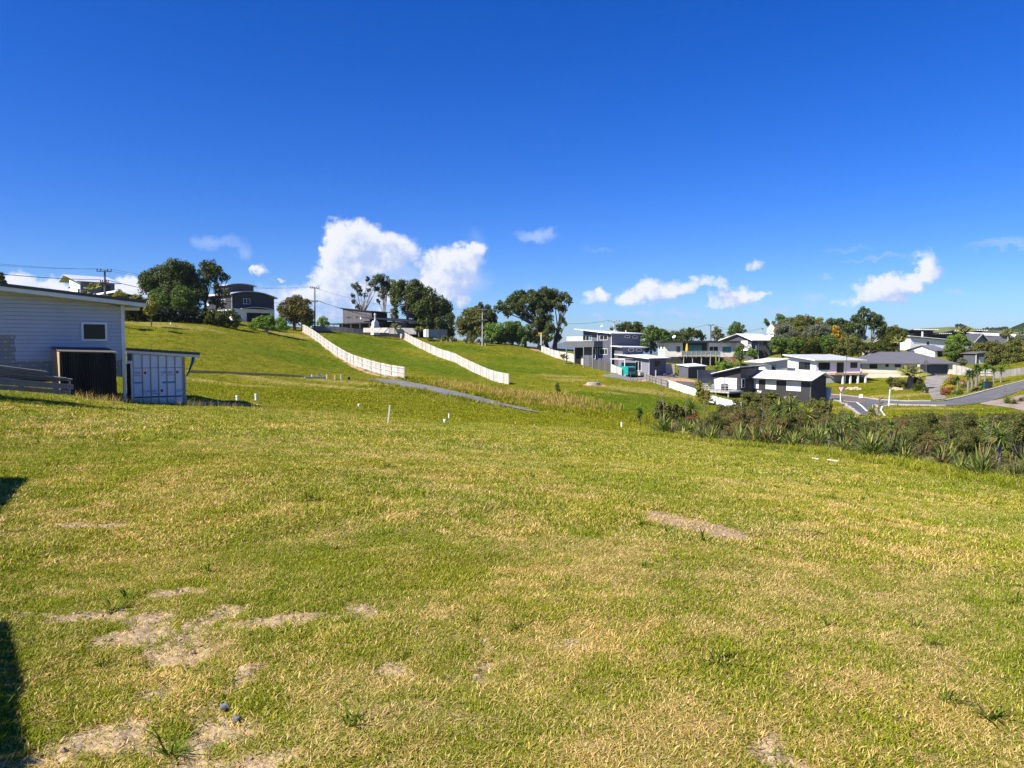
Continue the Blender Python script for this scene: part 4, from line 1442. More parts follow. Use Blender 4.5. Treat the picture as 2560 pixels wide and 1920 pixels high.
h.part('corner_board', GREYBD, lambda m: m.box(f, -.04, .06, -.03, .14, -1.5, zc - .3))
h.pipe(-.09, BL * .985, -1, zl - .6, .06, SLATE)
h.part('tank', paint('grey_tank', (.30, .31, .33)), lambda m: m.tube([f(-1.4, 2.6, -1.5), f(-1.4, 2.6, .25)], .85, 14))
h.part('carport_sheet', paint('clear_sheet', (.62, .66, .68), .2, .5), lambda m: m.hexa([f(BR + .2, -.5, -1.2), f(BR + .3, -.5, -1.2), f(BR + .3, 2, -1.2), f(BR + .2, 2, -1.2), f(BR + .6, -.5, 1.6), f(BR + .7, -.5, 1.6), f(BR + .7, 2, 1.6), f(BR + .6, 2, 1.6)]))
# dish on a post in front
dp = G(*z6(1090, 1330), 95)
dpz = P(*z6(1092, 1228), dp.y)
dish = empty('satellite_dish', dp, 'white satellite dish standing among shrubs before the black house', 'satellite dish')
m = MB(); m.tube([dp, Vector((dp.x, dp.y, dpz.z))], .04, 6); m.build('post', SLATE, dish)
m = MB(); m.tube([dpz + Vector((-.05, -.12, .05)), dpz + Vector((0, -.1, .0)), dpz + Vector((.06, .05, -.06)), dpz + Vector((.08, .12, -.08))], [.44, .42, .22, .03], 12); m.build('reflector', WHITE, dish, smooth=True)

# its wing with deck
h = House('black_house_wing', 'black wing with tall white sliding doors and timber deck beside the black house', *z6(806, 1225), 117, 34)
f = h.fr
BL, BR = h.len_L(z6(345, 0)[0]), h.len_R(z6(1090, 0)[0])
zc = f.L(*z6(806, 880), 0)[1]; zl = f.L(*z6(345, 985), 0)[1]; zr = f.R(*z6(1090, 850))[1]
h.part('wall', BLACKBD, lambda m: m.body(f, 0, BR, 0, BL, -1.8, (zc, zr, zr - 1.6, zl)))
h.part('roof', WHITEROOF, lambda m: m.slab(f, -.8, BR + .8, -.4, BL + 1.0, (zc + .45, zr + .45, zr - 1.3, zl + .12), .1))
h.part('soffit', SLATE, lambda m: m.slab(f, -.76, BR + .76, -.36, BL + .96, (zc + .345, zr + .345, zr - 1.405, zl + .015), .16))
h.win('L', 0, bx5(z6, 388, 1005, 562, 1180), WHITE, BLIND, (.5,), fw=.1, name='sliding_door')
h.win('L', 0, bx5(z6, 573, 1013, 752, 1185), WHITE, BLIND, (.5,), fw=.1, name='sliding_door')
h.win('R', 0, bx5(z6, 822, 1022, 872, 1160), WHITE, GLASS)
DG = paint('grey_deck_rail', (.42, .42, .40), .7, var=.1)
dl0, dl1 = h.len_L(z6(806, 0)[0], x=-3.4), h.len_L(z6(45, 0)[0], x=-3.4)
zd = f.L(*z6(600, 1222), -3.4)[1]; zr_ = f.L(*z6(600, 1128), -3.4)[1]
dl0 = -.6
h.part('deck', DG, lambda m: m.box(f, -3.4, -.02, dl0, dl1, zd - .28, zd))
npost = 10
for q in range(npost + 1):
    yy = dl0 + (dl1 - dl0) * q / npost
    h.part('rail_post', DG, lambda m, yy=yy: m.box(f, -3.47, -3.405, yy - .04, yy + .04, zd - .2, zr_))
for (a, b) in ((zr_ + .003, zr_ + .08), (zd + .45, zd + .5), (zd + .75, zd + .8), (zd + .15, zd + .2)):
    h.part('rail', DG, lambda m, a=a, b=b: m.box(f, -3.46, -3.38, dl0, dl1, a, b))
h.part('end_rail', DG, lambda m: (m.box(f, -3.4, -.1, dl0 - .02, dl0 + .05, zr_, zr_ + .08), m.box(f, -3.4, -.1, dl0 - .02, dl0 + .05, zd + .45, zd + .5)))
for q in range(4):
    yy = dl0 + .3 + (dl1 - dl0 - .6) * q / 3
    h.part('pile', DG, lambda m, yy=yy: m.box(f, -3.2, -3.02, yy, yy + .16, zd - 3, zd - .283))
bq = f(-2.6, 1.0, zd)
bbq = empty('barbecue', bq, 'covered black barbecue on the grey timber deck', 'barbecue')
bf = Frame(bq, R(34))
m = MB(); m.box(bf, -.3, .3, -.5, .5, .12, .85); m.build('cabinet', BLACKBD, bbq)
m = MB(); m.tube([bf(0, -.5, .86), bf(0, .5, .86)], .3, 12); m.build('hood', IRONB, bbq, smooth=True)
for (i, j) in ((-1, -1), (1, -1), (1, 1), (-1, 1)):
    m = MB(); m.box(bf, i * .24 - .04, i * .24 + .04, j * .42 - .04, j * .42 + .04, .001, .118); m.build('wheel', SLATE, bbq)
tb = f(-2.3, 5.0, zd)
tbl = empty('deck_table', tb, 'white slatted outdoor table on the deck of the black wing', 'table')
tf = Frame(tb, R(34))
m = MB(); m.box(tf, -.45, .45, -.9, .9, .68, .74); m.build('table_top', WHITE, tbl)
for (i, j) in ((-1, -1), (1, -1), (1, 1), (-1, 1)):
    m = MB(); m.box(tf, i * .38 - .04, i * .38 + .04, j * .8 - .04, j * .8 + .04, .001, .677); m.build('leg', WHITE, tbl)

# --- white house with deck on posts
h = House('white_house', 'white two level house with pale grey roof and deck on white posts', *z7(860, 1275), 143, 9)
f = h.fr
WL, WR = h.len_L(z7(426, 0)[0]), h.len_R(z7(1542, 0)[0])
zc = f.R(*z7(862, 872))[1]; zl = f.L(*z7(428, 800), 0)[1]; zr = f.R(*z7(1540, 872))[1]
zmid = f.R(*z7(1000, 1092))[1]
h.part('wall', PLWHITE, lambda m: m.body(f, 0, WR, 0, WL, zmid, (zc, zr, zl, zl)))
h.part('lower_wall', PLGREY, lambda m: m.box(f, .05, h.len_R(z7(1255, 0)[0]), .05, WL, -2, zmid - .004))
h.part('undercroft', paint('slate_panel', (.06, .065, .075)), lambda m: m.box(f, h.len_R(z7(1255, 0)[0]) + .005, WR - .2, 1.2, WL, -2, zmid - .004))
h.part('roof', GREYROOF, lambda m: m.slab(f, -.9, WR + .9, -.9, WL + .5, (zc + .18, zr + .18, zl + .35, zl + .35), .14))
h.part('barge', WHITE, lambda m: m.hexa([f(-.93, -.93, zc + .0), f(-.905, -.93, zc + .0), f(-.905, WL + .5, zl + .17), f(-.93, WL + .5, zl + .17), f(-.93, -.93, zc + .2), f(-.905, -.93, zc + .2), f(-.905, WL + .5, zl + .37), f(-.93, WL + .5, zl + .37)]))
h.win('L', 0, bx5(z7, 594, 893, 772, 1006), SLATE, GLASS, (.22, .78))
h.win('R', 0, bx5(z7, 898, 898, 1072, 1012), SLATE, GLASS, (.75,))
h.win('R', 0, bx5(z7, 1178, 898, 1284, 1054), SLATE, GLASS, (.5,), name='glazed_door')
h.win('R', 0, bx5(z7, 1388, 897, 1494, 982), SLATE, GLASS)
h.pipe(-.06, -.06, zmid, zc)
dxa, dxb = h.len_R(z7(1158, 0)[0], y=-2.4), h.len_R(z7(1668, 0)[0], y=-2.4)
zd = f.R(*z7(1400, 1064), -2.4)[1]
h.part('deck', timber('red_deck', (.30, .17, .09), (.40, .24, .14), (.46, .30, .18)), lambda m: m.box(f, dxa, dxb, -2.4, -.02, zd - .32, zd))
for q in (1280, 1396, 1512, 1628):
    xx = h.len_R(z7(q, 0)[0], y=-2.2)
    h.part('post', WHITE, lambda m, xx=xx: m.box(f, xx - .14, xx + .14, -2.3, -2.02, -2.2, zd - .323))
h.win('R', 1.2, bx5(z7, 1425, 1112, 1475, 1178), SLATE, GLASS)
# garage wing behind left
g0 = House('white_house_garage', 'white garage wing with shade painted grey on its gable, behind the black roof', *z7(420, 1015), 150, 9, 'garage')
f = g0.fr
gl = g0.len_L(z7(75, 0)[0])
x0 = f.R(*z7(75, 960))[0]
za, zb = f.R(*z7(75, 895))[1], f.R(*z7(425, 850))[1]
g0.part('wall', PLWHITE, lambda m: m.body(f, x0, -.02, 0, 7, -2, (za - .1, zb, zb, za - .1)))
g0.part('gable_shade', PLGREY, lambda m: m.prism([f(x0 * .75, -.03, za - .5), f(-.03, -.03, za - 2.6), f(-.03, -.03, zb - .05), f(x0, -.03, za - .15)], f.ay * .02))  # grey panel paints the cast shade on the white gable
g0.part('roof', WHITEROOF, lambda m: m.slab(f, x0 - .8, .0, -.7, 7.5, (za + .03, zb + .2, zb + .2, za + .03), .14))
g0.win('R', 0, bx5(z7, 180, 935, 240, 1010), SLATE, GLASS, (.4,))

# --- cream house with hipped tile roof
h = House('cream_house', 'cream plaster bungalow with grey hipped roof and blue grey garage door', *z7(1547, 1135), 150, -8)
f = h.fr
CR = h.len_R(z8(1110, 0)[0])
xg = h.len_R(z8(600, 0)[0])
zt = f.R(*z8(200, 905))[1]
CD = 11.0
h.part('wall', CREAM, lambda m: m.box(f, 0, xg, 0, CD, -2.5, zt))
gz = f.R(*z8(900, 1090), .0)[1]
h.part('wall', CREAM, lambda m: m.box(f, h.len_R(z8(1050, 0)[0]), CR, -.4, CD, -2.5, zt))
h.part('garage_wall', CREAM, lambda m: m.box(f, xg + .005, h.len_R(z8(1050, 0)[0]) - .005, .3, CD, -2.5, zt))
xa, xb = h.len_R(z8(722, 0)[0], y=.3), h.len_R(z8(1056, 0)[0], y=.3)
DOORM = paint('blue_grey_door', (.055, .075, .11), .5, .3, 'h', .5)
z0, z1 = f.R(*z8(900, 1088), .3)[1], f.R(*z8(900, 915), .3)[1]
gd = []
for q in range(5):
    h.part('garage_door_panel', DOORM, lambda m, q=q: m.box(f, xa, xb - .02, .24, .295, z0 + (z1 - z0) * q / 5 + .012, z0 + (z1 - z0) * (q + 1) / 5))
h.part('band', paint('cream_band', (.50, .45, .34)), lambda m: m.box(f, -.02, xg, -.025, -.002, f.R(*z8(200, 1063))[1], f.R(*z8(200, 1056))[1]))
e = .75
zr = zt + 2.2
def _hip(m):
    a = [f(-e, -e, zt), f(CR + e, -e - .4, zt), f(CR + e, CD + e, zt), f(-e, CD + e, zt)]
    r0, r1 = f(5.4, CD / 2, zr), f(CR - 5.6, CD / 2, zr)
    m.add(a + [r0, r1] + [p + Vector((0, 0, -.2)) for p in a], [(0, 1, 5, 4), (1, 2, 5), (2, 3, 4, 5), (3, 0, 4), (6, 7, 1, 0), (7, 8, 2, 1), (8, 9, 3, 2), (9, 6, 0, 3), (9, 8, 7, 6)])
h.part('roof', TILEROOF, _hip)
xp0, xp1 = h.len_R(z8(648, 0)[0], y=-1.6), h.len_R(z8(752, 0)[0], y=-1.6)
zp = f.R(*z8(700, 845), -1.6)[1]
h.part('portico_roof', TILEROOF, lambda m: m.prism([f(xp0 - .2, -1.8, zt - .25), f((xp0 + xp1) / 2, -1.8, zp), f(xp1 + .2, -1.8, zt - .25)], f.ay * 4))
h.part('portico_wall', paint('portico_shade', (.30, .28, .25)), lambda m: m.prism([f(xp0, -.25, -1), f(xp0, -.25, zt - .3), f((xp0 + xp1) / 2, -.25, zp - .35), f(xp1, -.25, zt - .3), f(xp1, -.25, -1)], f.ay * .5))  # grey paints in the shade of the portico recess
h.part('portico_column', CREAM, lambda m: m.box(f, xp0 - .75, xp0 - .4, -1.7, -1.35, -1.5, zt - .26))
for (b, nb) in ((bx5(z7, 1684, 907, 1802, 991), (.5,)), (bx5(z7, 1929, 911, 1976, 966), ()), (bx5(z7, 2070, 914, 2162, 970), (.5,))):
    h.win('R', 0, b, SLATE, GLASS, nb)
for xx in (.1, xg - .1):
    h.pipe(xx, -.05, -2, zt - .2, .05, CREAM)

# --- houses stepping up the hill behind
h = House('white_block_house', 'flat white house with chimney behind the grey tiled roof', *z8(462, 668), 188, 12)
f = h.fr
xr = h.len_R(z8(1012, 0)[0])
za, zb = f.R(*z8(462, 505))[1], f.R(*z8(1012, 560))[1]
h.part('wall', PLWHITE, lambda m: m.body(f, 0, xr, 0, 7, -2.5, (za, zb, zb, za)))
h.part('roof', WHITEROOF, lambda m: m.slab(f, -.6, xr + .4, -.6, 7.6, (za + .32, zb + .3, zb + .55, za + .5), .16))
h.part('fascia', SLATE, lambda m: m.slab(f, -.5, xr + .3, -.5, 7.5, (za + .155, zb + .135, zb + .38, za + .33), .12))
h.win('R', 0, bx5(z8, 718, 578, 752, 622), SLATE, GLASS)
h.win('R', 0, bx5(z8, 510, 580, 622, 605), WHITE, BLIND, (.5,))
cx = h.len_R(z8(708, 0)[0])
h.part('chimney', paint('flue_metal', (.45, .46, .47), .35, .5), lambda m: m.tube([f(cx, 1.5, za - .2), f(cx, 1.5, za + 1.4)], .25, 10))
h = House('white_gable_house', 'small white gabled house with grey roof directly behind the bungalow', *z8(842, 785), 174, 26)
f = h.fr
yl, xr = h.len_L(z8(420, 0)[0]), h.len_R(z8(1000, 0)[0])
ze, za = f.L(*z8(842, 712), 0)[1], f.L(*z8(640, 640), 0)[1]
ya = h.len_L(z8(640, 0)[0])
h.part('wall', PLWHITE, lambda m: m.prism([f(0, 0, -2.5), f(0, 0, ze), f(0, ya, za), f(0, yl, ze), f(0, yl, -2.5)], f.ax * (xr * .25)))
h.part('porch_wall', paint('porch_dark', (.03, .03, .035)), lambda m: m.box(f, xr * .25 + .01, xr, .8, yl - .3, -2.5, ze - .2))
h.part('porch_post', WHITE, lambda m: m.box(f, xr * .8, xr * .8 + .25, .0, .25, -2.5, ze - .1))
sl = (za - ze) / ya
for (y0, nm) in ((-.6, 0), (yl + .6, 1)):
    h.part('roof', paint('mid_grey_roof', (.17, .18, .20), .5), lambda m, y0=y0: m.hexa([f(-.4, y0, ze - .6 * sl), f(xr + .4, y0, ze - .6 * sl), f(xr + .4, ya, za), f(-.4, ya, za), f(-.4, y0, ze - .6 * sl + .15), f(xr + .4, y0, ze - .6 * sl + .15), f(xr + .4, ya, za + .15), f(-.4, ya, za + .15)]))
h.win('L', 0, bx5(z8, 641, 705, 747, 765), SLATE, BLIND, (.5,))

for (nm, lab, c0, c1, ctop, cbot, D, yaw) in (('pavilion_house', 'black pavilion house with white rafter tails on the hilltop, dish on its wall', 345, 800, 392, 480, 205, 18), ('pavilion_house', 'black pavilion house with white rafter tails beside the tall palm', 1030, 1555, 402, 490, 212, 10)):
    h = House(nm, lab, *z8(c0 + (160 if c0 < 900 else 110), cbot + 40), D, yaw)
    f = h.fr
    xr = h.len_R(z8(c1, 0)[0]); yl = max(3, h.len_L(z8(c0, 0)[0]))
    zt = f.R(*z8((c0 + c1) / 2 + 60, ctop + 8))[1]
    h.part('wall', paint('black_stain', (.018, .018, .02)), lambda m: m.body(f, 0, xr, 0, yl, -3, (zt - .2, zt - .2, zt - .9, zt - .9)))
    h.part('roof', SLATE, lambda m: m.slab(f, -.8, xr + .8, -.9, yl + .6, (zt + .2, zt + .2, zt - .5, zt - .5), .2))
    for q in range(14):
        xx = -.6 + (xr + 1.2) * q / 13
        h.part('rafter_tail', WHITE, lambda m, xx=xx: m.box(f, xx - .12, xx + .12, -1.25, -.905, zt - .0, zt + .2))
    h.win('R', 0, (xr * .42, zt - 2.2, xr * .75, zt - .6, 0), SLATE, GLASS, (.33, .66))
    if c0 < 900:
        h.part('dish', WHITE, lambda m: m.tube([f(-.1, yl * .5, zt - 2.0), f(-.5, yl * .5, zt - 2.0), f(-.55, yl * .5, zt - 2.0)], [.05, .5, .45], 10))
h = House('long_roof_house', 'black low link building with white rafter tails between the pavilions', *z8(830, 500), 208, 12)
f = h.fr
xr = h.len_R(z8(1050, 0)[0]); zt = f.R(*z8(940, 455))[1]
h.part('wall', MATS['black_stain'], lambda m: m.box(f, 0, xr, 0, 4, -3, zt - .2))
h.part('roof', SLATE, lambda m: m.slab(f, -.4, xr + .4, -.6, 4.5, (zt + .15,) * 4, .2))
for q in range(9):
    h.part('rafter_tail', WHITE, lambda m, q=q: m.box(f, xr * q / 8 - .1, xr * q / 8 + .1, -.9, -.605, zt - .03, zt + .14))

for (nm, lab, xn, xl, xrr, ye, ya_, xa, yb, D, yaw) in (('grey_gable_house', 'grey gabled house with charcoal roof beside the palm on the hill', 1460, 1385, 1625, 585, 458, 1590, 650, 186, -50),):
    pass
GRB = paint('blue_grey_gable', (.16, .17, .21), .7, .2)
def gable_house(nm, lab, uN, vN, D, yaw, u_side, u_end, v_eave, v_ridge):
    """gable end on wall R (y=0), long roof along y to the left"""
    h = House(nm, lab, uN, vN, D, yaw)
    f = h.fr
    yl, xr = h.len_L(u_side), h.len_R(u_end)
    ze = f.R(uN, v_eave)[1]
    zr = f.R((uN + u_end) / 2, v_ridge)[1]
    h.part('wall', GRB, lambda m: m.prism([f(0, 0, -2.5), f(0, 0, ze), f(xr / 2, 0, zr), f(xr, 0, ze), f(xr, 0, -2.5)], f.ay * yl))
    sl = (zr - ze) / (xr / 2)
    for (x0, s) in ((-.6, 1), (xr + .6, -1)):
        h.part('roof', paint('dark_tile_roof', (.085, .085, .095), .7, .2, 'h', .2), lambda m, x0=x0: m.hexa([f(x0, -.5, ze - .6 * sl), f(xr / 2, -.5, zr), f(xr / 2, yl + .5, zr), f(x0, yl + .5, ze - .6 * sl), f(x0, -.5, ze - .6 * sl + .15), f(xr / 2, -.5, zr + .15), f(xr / 2, yl + .5, zr + .15), f(x0, yl + .5, ze - .6 * sl + .15)]))
    for (x0, s) in ((-.62, 1), (xr + .62, -1)):
        h.part('bargeboard', WHITE, lambda m, x0=x0: m.bar(f(x0, -.55, ze - .6 * sl + .05), f(xr / 2, -.55, zr + .05), .06, .22))
    return h
gable_house('grey_gable_house', 'grey gabled house with charcoal roof next to the tall palm', *z8(1430, 640), 186, 28, z8(1240, 0)[0], z8(1640, 0)[0], z8(0, 580)[1], z8(0, 460)[1])
gable_house('grey_gable_house', 'grey gabled house with long charcoal roof and pale bargeboards above the olive shrubs', *z8(1895, 625), 190, 26, z8(1530, 0)[0], z8(2060, 0)[0], z8(0, 590)[1], z8(0, 505)[1])
h = House('flat_roof_house', 'low house with bright white flat roof behind the charcoal gables', *z8(1600, 520), 205, 5)
f = h.fr
h.part('wall', SLATE, lambda m: m.box(f, 0, 17, 0, 6, -3, f.R(*z8(1600, 492))[1]))
zt = f.R(*z8(1600, 480))[1]
h.part('roof', WHITEROOF, lambda m: m.slab(f, -.5, 18, -.5, 6.5, (zt + .1, zt - .7, zt + .3, zt + 1.0), .15))
h = House('garden_shed', 'small grey shed with white door among bushes', *z8(1475, 925), 158, 20, 'shed')
f = h.fr
xr = h.len_R(z8(1618, 0)[0]); za = f.R(*z8(1475, 768))[1]; zb = f.R(*z8(1618, 748))[1]
h.part('wall', paint('slate_shed', (.10, .105, .12)), lambda m: m.body(f, 0, xr, 0, 3, -1.5, (za, zb, zb, za)))
h.part('roof', paint('brown_grey_roof', (.16, .14, .13)), lambda m: m.slab(f, -.4, xr + .4, -.5, 3.4, (za + .2, zb + .25, zb + .25, za + .2), .15))
h.part('trim', WHITE, lambda m: m.box(f, -.1, .08, -.05, .05, -1.5, za))
h.win('R', 0, bx5(z8, 1523, 812, 1598, 915), WHITE, BLIND, (.7,), (.45,), name='door')

# --- ridge houses on the left
h = House('arched_roof_house', 'charcoal house with arched roofs and white base behind the hedge', *z2(1150, 770), 152, 50)
f = h.fr
AR, AL = h.len_R(z2(1588, 0)[0]), h.len_L(z2(872, 0)[0])
za, zm, zb = f.R(*z2(1150, 478))[1], f.R(*z2(1355, 455))[1], f.R(*z2(1585, 515))[1]
def arch(m, x0, x1, y0, y1, z0, zA, zM, zB, th=None):
    n = 14
    top = []
    for i in range(n + 1):
        t = i / n
        z = (1 - t) * (1 - 2 * t) * zA + 4 * t * (1 - t) * zM + t * (2 * t - 1) * zB
        top.append((x0 + (x1 - x0) * t, z))
    if th is None:
        pts = [f(x0, y0, z0)] + [f(x, y0, z) for x, z in top] + [f(x1, y0, z0)]
    else:
        pts = [f(x, y0, z) for x, z in top] + [f(x, y0, z - th) for x, z in reversed(top)]
    m.prism(pts, f.ay * (y1 - y0))
h.part('wall', CHAR, lambda m: arch(m, 0, AR, 0, AL, -2.5, za, zm, zb))
h.part('roof', GREYROOF, lambda m: arch(m, -.6, AR + .6, -.6, AL + .4, 0, za + .12, zm + .22, zb + .02, .15))
zw = f.R(*z2(1400, 628))[1]
h.part('white_base', PLWHITE, lambda m: m.box(f, -.03, AR + .02, -.06, -.003, -2.5, zw))
h.part('white_base', PLWHITE, lambda m: m.box(f, -.06, -.035, .0, AL, -2.5, f.L(*z2(1060, 632), 0)[1]))
h.part('corner_post', WHITE, lambda m: m.box(f, -.10, .02, -.12, -.065, -2, za - .1))
h.win('R', 0, bx5(z2, 1262, 518, 1332, 575), WHITE, GLASS, (.5,))
x0, x1 = h.len_R(z2(1305, 0)[0]), h.len_R(z2(1542, 0)[0])
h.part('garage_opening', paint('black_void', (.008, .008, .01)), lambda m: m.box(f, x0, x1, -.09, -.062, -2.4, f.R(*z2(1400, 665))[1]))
zA, zM, zB = f.R(*z2(1258, 618), -1)[1], f.R(*z2(1430, 606), -1)[1], f.R(*z2(1595, 632), -1)[1]
xa, xb = h.len_R(z2(1258, 0)[0], y=-1), h.len_R(z2(1595, 0)[0], y=-1)
h.part('canopy', GREYROOF, lambda m: arch(m, xa, xb, -1, -.1, 0, zA, zM, zB, .12))
h.win('L', 0, bx5(z2, 1040, 525, 1078, 572), WHITE, GLASS)
h.win('L', 0, bx5(z2, 888, 545, 912, 590), WHITE, BLIND)
# upper arched block
f = Frame(f(1.0, 3.2, 0), R(50))
ua, ub = f.R(*z2(1105, 420))[0], f.R(*z2(1368, 420))[0]
za, zm, zb = f.R(*z2(1105, 384))[1], f.R(*z2(1235, 372))[1], f.R(*z2(1368, 392))[1]
h.part('upper_wall', CHAR, lambda m: arch(m, ua, ub, 0, 6, 2.0, za, zm, zb))
h.part('upper_roof', GREYROOF, lambda m: arch(m, ua - .5, ub + .5, -.5, 6.4, 0, za + .12, zm + .22, zb + .06, .15))
h.part('flue', WHITE, lambda m: m.tube([f((ua + ub) / 2 + 1, -1.5, za - 3), f((ua + ub) / 2 + 1, -1.5, za - 1.2)], .1, 8))

h = House('mono_pitch_house', 'long dark house with sloping upper storey and white chimney on the ridge', *z3(858, 690), 172, 46)
f = h.fr
ML, MR = h.len_L(z3(568, 0)[0]), h.len_R(z3(1020, 0)[0])
zc, zl, zr = f.L(*z3(858, 488), 0)[1], f.L(*z3(568, 455), 0)[1], f.R(*z3(1020, 500))[1]
h.part('upper_wall', paint('lit_grey_cladding', (.115, .108, .115), .6, .25, 'v', .3), lambda m: m.body(f, 0, .2, 0, ML, -2, (zc, zc, zl, zl)))  # paler skin, sunlight on this face put into its colour
h.part('upper_wall', paint('shaded_black_cladding', (.014, .014, .016), .5, .3), lambda m: m.body(f, .205, MR, 0, ML, -2, (zc, zr, zr + .6, zl)))  # darker copy, shade of the right face put into its colour
h.part('roof', DARKROOF, lambda m: m.slab(f, -.4, MR + .4, -.4, ML + .5, (zc + .17, zr + .17, zr + .8, zl + .2), .15))
for bb in ((600, 538, 648, 553), (692, 534, 720, 552), (738, 530, 752, 570)):
    h.win('L', 0, bx5(z3, *bb), BLUEGREY, BLIND if bb[0] == 738 else GLASS)
# low flat part along the left
y1 = h.len_L(z3(410, 0)[0], x=-3.5)
y0 = h.len_L(z3(862, 0)[0], x=-3.5)
zf = f.L(*z3(600, 603), -3.5)[1]
h.part('veranda_roof', DARKROOF, lambda m: m.box(f, -3.5, -.02, y0, y1, zf - .25, zf))
h.part('veranda_wall', MATS['shaded_black_cladding'], lambda m: m.box(f, -1.2, -.025, y0 + .5, y1 - 1.5, -2, zf - .255))
for q in range(5):
    yy = y0 + (y1 - y0) * (q + .3) / 5
    h.part('veranda_post', GREYBD, lambda m, yy=yy: m.box(f, -3.4, -3.25, yy, yy + .15, -2, zf - .255))
# right wing with low sloping roof
xw = h.len_R(z3(1490, 0)[0], y=-3)
za, zb = f.R(*z3(880, 560), -3)[1], f.R(*z3(1490, 612), -3)[1]
xw0 = h.len_R(z3(845, 0)[0], y=-3)
xc = h.len_R(z3(1218, 0)[0], y=-3)
h.part('wing_roof', DARKROOF, lambda m: m.slab(f, xw0, xw + .3, -3.3, 1.0, (za, zb, zb + 1.0, za + .6), .2))
h.part('wing_wall', MATS['lit_grey_cladding'], lambda m: m.body(f, h.len_R(z3(1065, 0)[0], y=-3), xc, -3, .9, -2, (za - .5, zb + .15, zb + .15, za - .5)))
h.part('wing_wall', MATS['shaded_black_cladding'], lambda m: m.body(f, xc + .005, xw, -3, .9, -2, (zb + .1, zb - .22, zb - .22, zb + .1)))
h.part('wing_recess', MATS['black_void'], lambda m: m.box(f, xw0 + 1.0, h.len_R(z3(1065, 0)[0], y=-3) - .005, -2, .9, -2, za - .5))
cq = P(*z3(893, 655), 160)
ch = empty('outdoor_chimney', cq, 'white plastered outdoor fireplace chimney before the black ridge house', 'chimney')
cf = Frame(cq, R(46))
m = MB(); m.body(cf, -.8, .8, -.6, .6, -1.5, (.4,) * 4); m.build('hearth', paint('chimney_plaster', (.58, .57, .54), .8, .15), ch)
m = MB(); m.body(cf, -.6, .6, -.5, .5, .403, (1.3,) * 4); m.body(cf, -.42, .42, -.4, .4, 1.303, (P(*z3(893, 580), 160).z - cq.z,) * 4); m.build('shaft', paint('chimney_plaster', (.58, .57, .54), .8, .15), ch)
m = MB(); zt = P(*z3(893, 580), 160).z - cq.z; m.tube([cf(0, 0, zt + .003), cf(0, 0, zt + 1.6)], .2, 8); m.tube([cf(0, 0, zt + 1.2), cf(0, 0, zt + 1.35)], .3, 8); m.build('flue', paint('chimney_plaster', (.58, .57, .54), .8, .15), ch)
def block_wall(name, label, a, b, v0, v1, D0, D1, mat, th=.25):
    p0, p1 = P(*a, D0), P(*b, D1)
    d = (p1 - p0); d.z = 0
    n = Vector((-d.y, d.x, 0)).normalized() * th
    m = MB()
    t0, t1 = P(a[0], v0, D0), P(b[0], v1, D1)
    m.hexa([p0, p1, p1 + n, p0 + n, t0, t1, t1 + n, t0 + n])
    return tag(m.build(name, mat, None, p0), label, 'wall')
block_wall('garden_wall', 'low white plastered wall around the ridge house terrace', z3(770, 700), z3(1032, 705), z3(0, 655)[1], z3(0, 652)[1], 158, 156, paint('off_white_plaster', (.55, .52, .48), .8, .15))
block_wall('garden_wall', 'grey concrete wall left of the white gate pier', z3(1032, 712), z3(1312, 720), z3(0, 652)[1], z3(0, 657)[1], 160, 158, CONC)
block_wall('gate_pier', 'bright white pier beside the grey concrete wall', z3(1388, 745), z3(1416, 750), z3(0, 667)[1], z3(0, 667)[1], 165, 160, PLWHITE, .5)
block_wall('garden_wall', 'grey concrete wall right of the white gate pier', z3(1418, 750), z3(1632, 755), z3(0, 670)[1], z3(0, 672)[1], 160, 168, CONC)

# --- tower house and dark gabled roof above the weatherboard house
def z1(x, y): return x * .24412, 640 + y * .24412
h = House('lookout_house', 'pale grey lookout storey with sunlit end painted white above the long roof', *z1(822, 400), 150, 50)
f = h.fr
yl, xr = h.len_L(z1(735, 0)[0]), h.len_R(z1(1195, 0)[0])
yl = max(yl, 3.0)
zc, zr = f.R(*z1(822, 262))[1], f.R(*z1(1195, 282))[1]
h.part('wall', paint('pale_grey_boards', (.20, .215, .245), .6, .25, 'h', .18), lambda m: m.body(f, .15, xr, 0, yl, -4, (zc, zc, zc + 1.3, zc + 1.3)))
h.part('wall', PLWHITE, lambda m: m.body(f, 0, .145, 0, yl, -4, (zc, zc, zc + 1.3, zc + 1.3)))  # white skin paints in the sunlight on this end
h.part('roof', GREYROOF, lambda m: m.slab(f, -.9, xr + 1.0, -.9, yl + .5, (zc + .05, zc + .05, zc + 1.75, zc + 1.75), .14))
h.part('roof', GREYROOF, lambda m: m.slab(f, -.9, xr + 1.0, yl + .505, yl + 3.2, (zc + 1.75, zc + 1.75, zc + .4, zc + .4), .14))
h.win('R', 0, (xr * .62, zc - 2.4, xr * .7, zc - .6, 0), SLATE, GLASS)
h.win('R', 0, (xr * .74, zc - 1.6, xr * .88, zc - .5, 0), GREYBD, GLASS)
h.win('L', 0, bx5(z1, 798, 335, 818, 392), SLATE, GLASS)
h.part('aerial', SLATE, lambda m: m.tube([f(-1.4, 1, zc - 2.4), f(-1.4, 1, zc - 1.4), f(-1.7, 1, zc - 1.2)], [.03, .03, .25], 8))
h = House('dark_gable_house', 'dark gabled house with pale verge below the lookout storey', *z1(1215, 470), 140, 48)
f = h.fr
zr_ = f.R(*z1(1215, 362))[1]
yl, xr = h.len_L(z1(905, 0)[0]), h.len_R(z1(1530, 0)[0])
zl = f.L(*z1(910, 412), 0)[1]; zrr = f.R(*z1(1525, 445))[1]
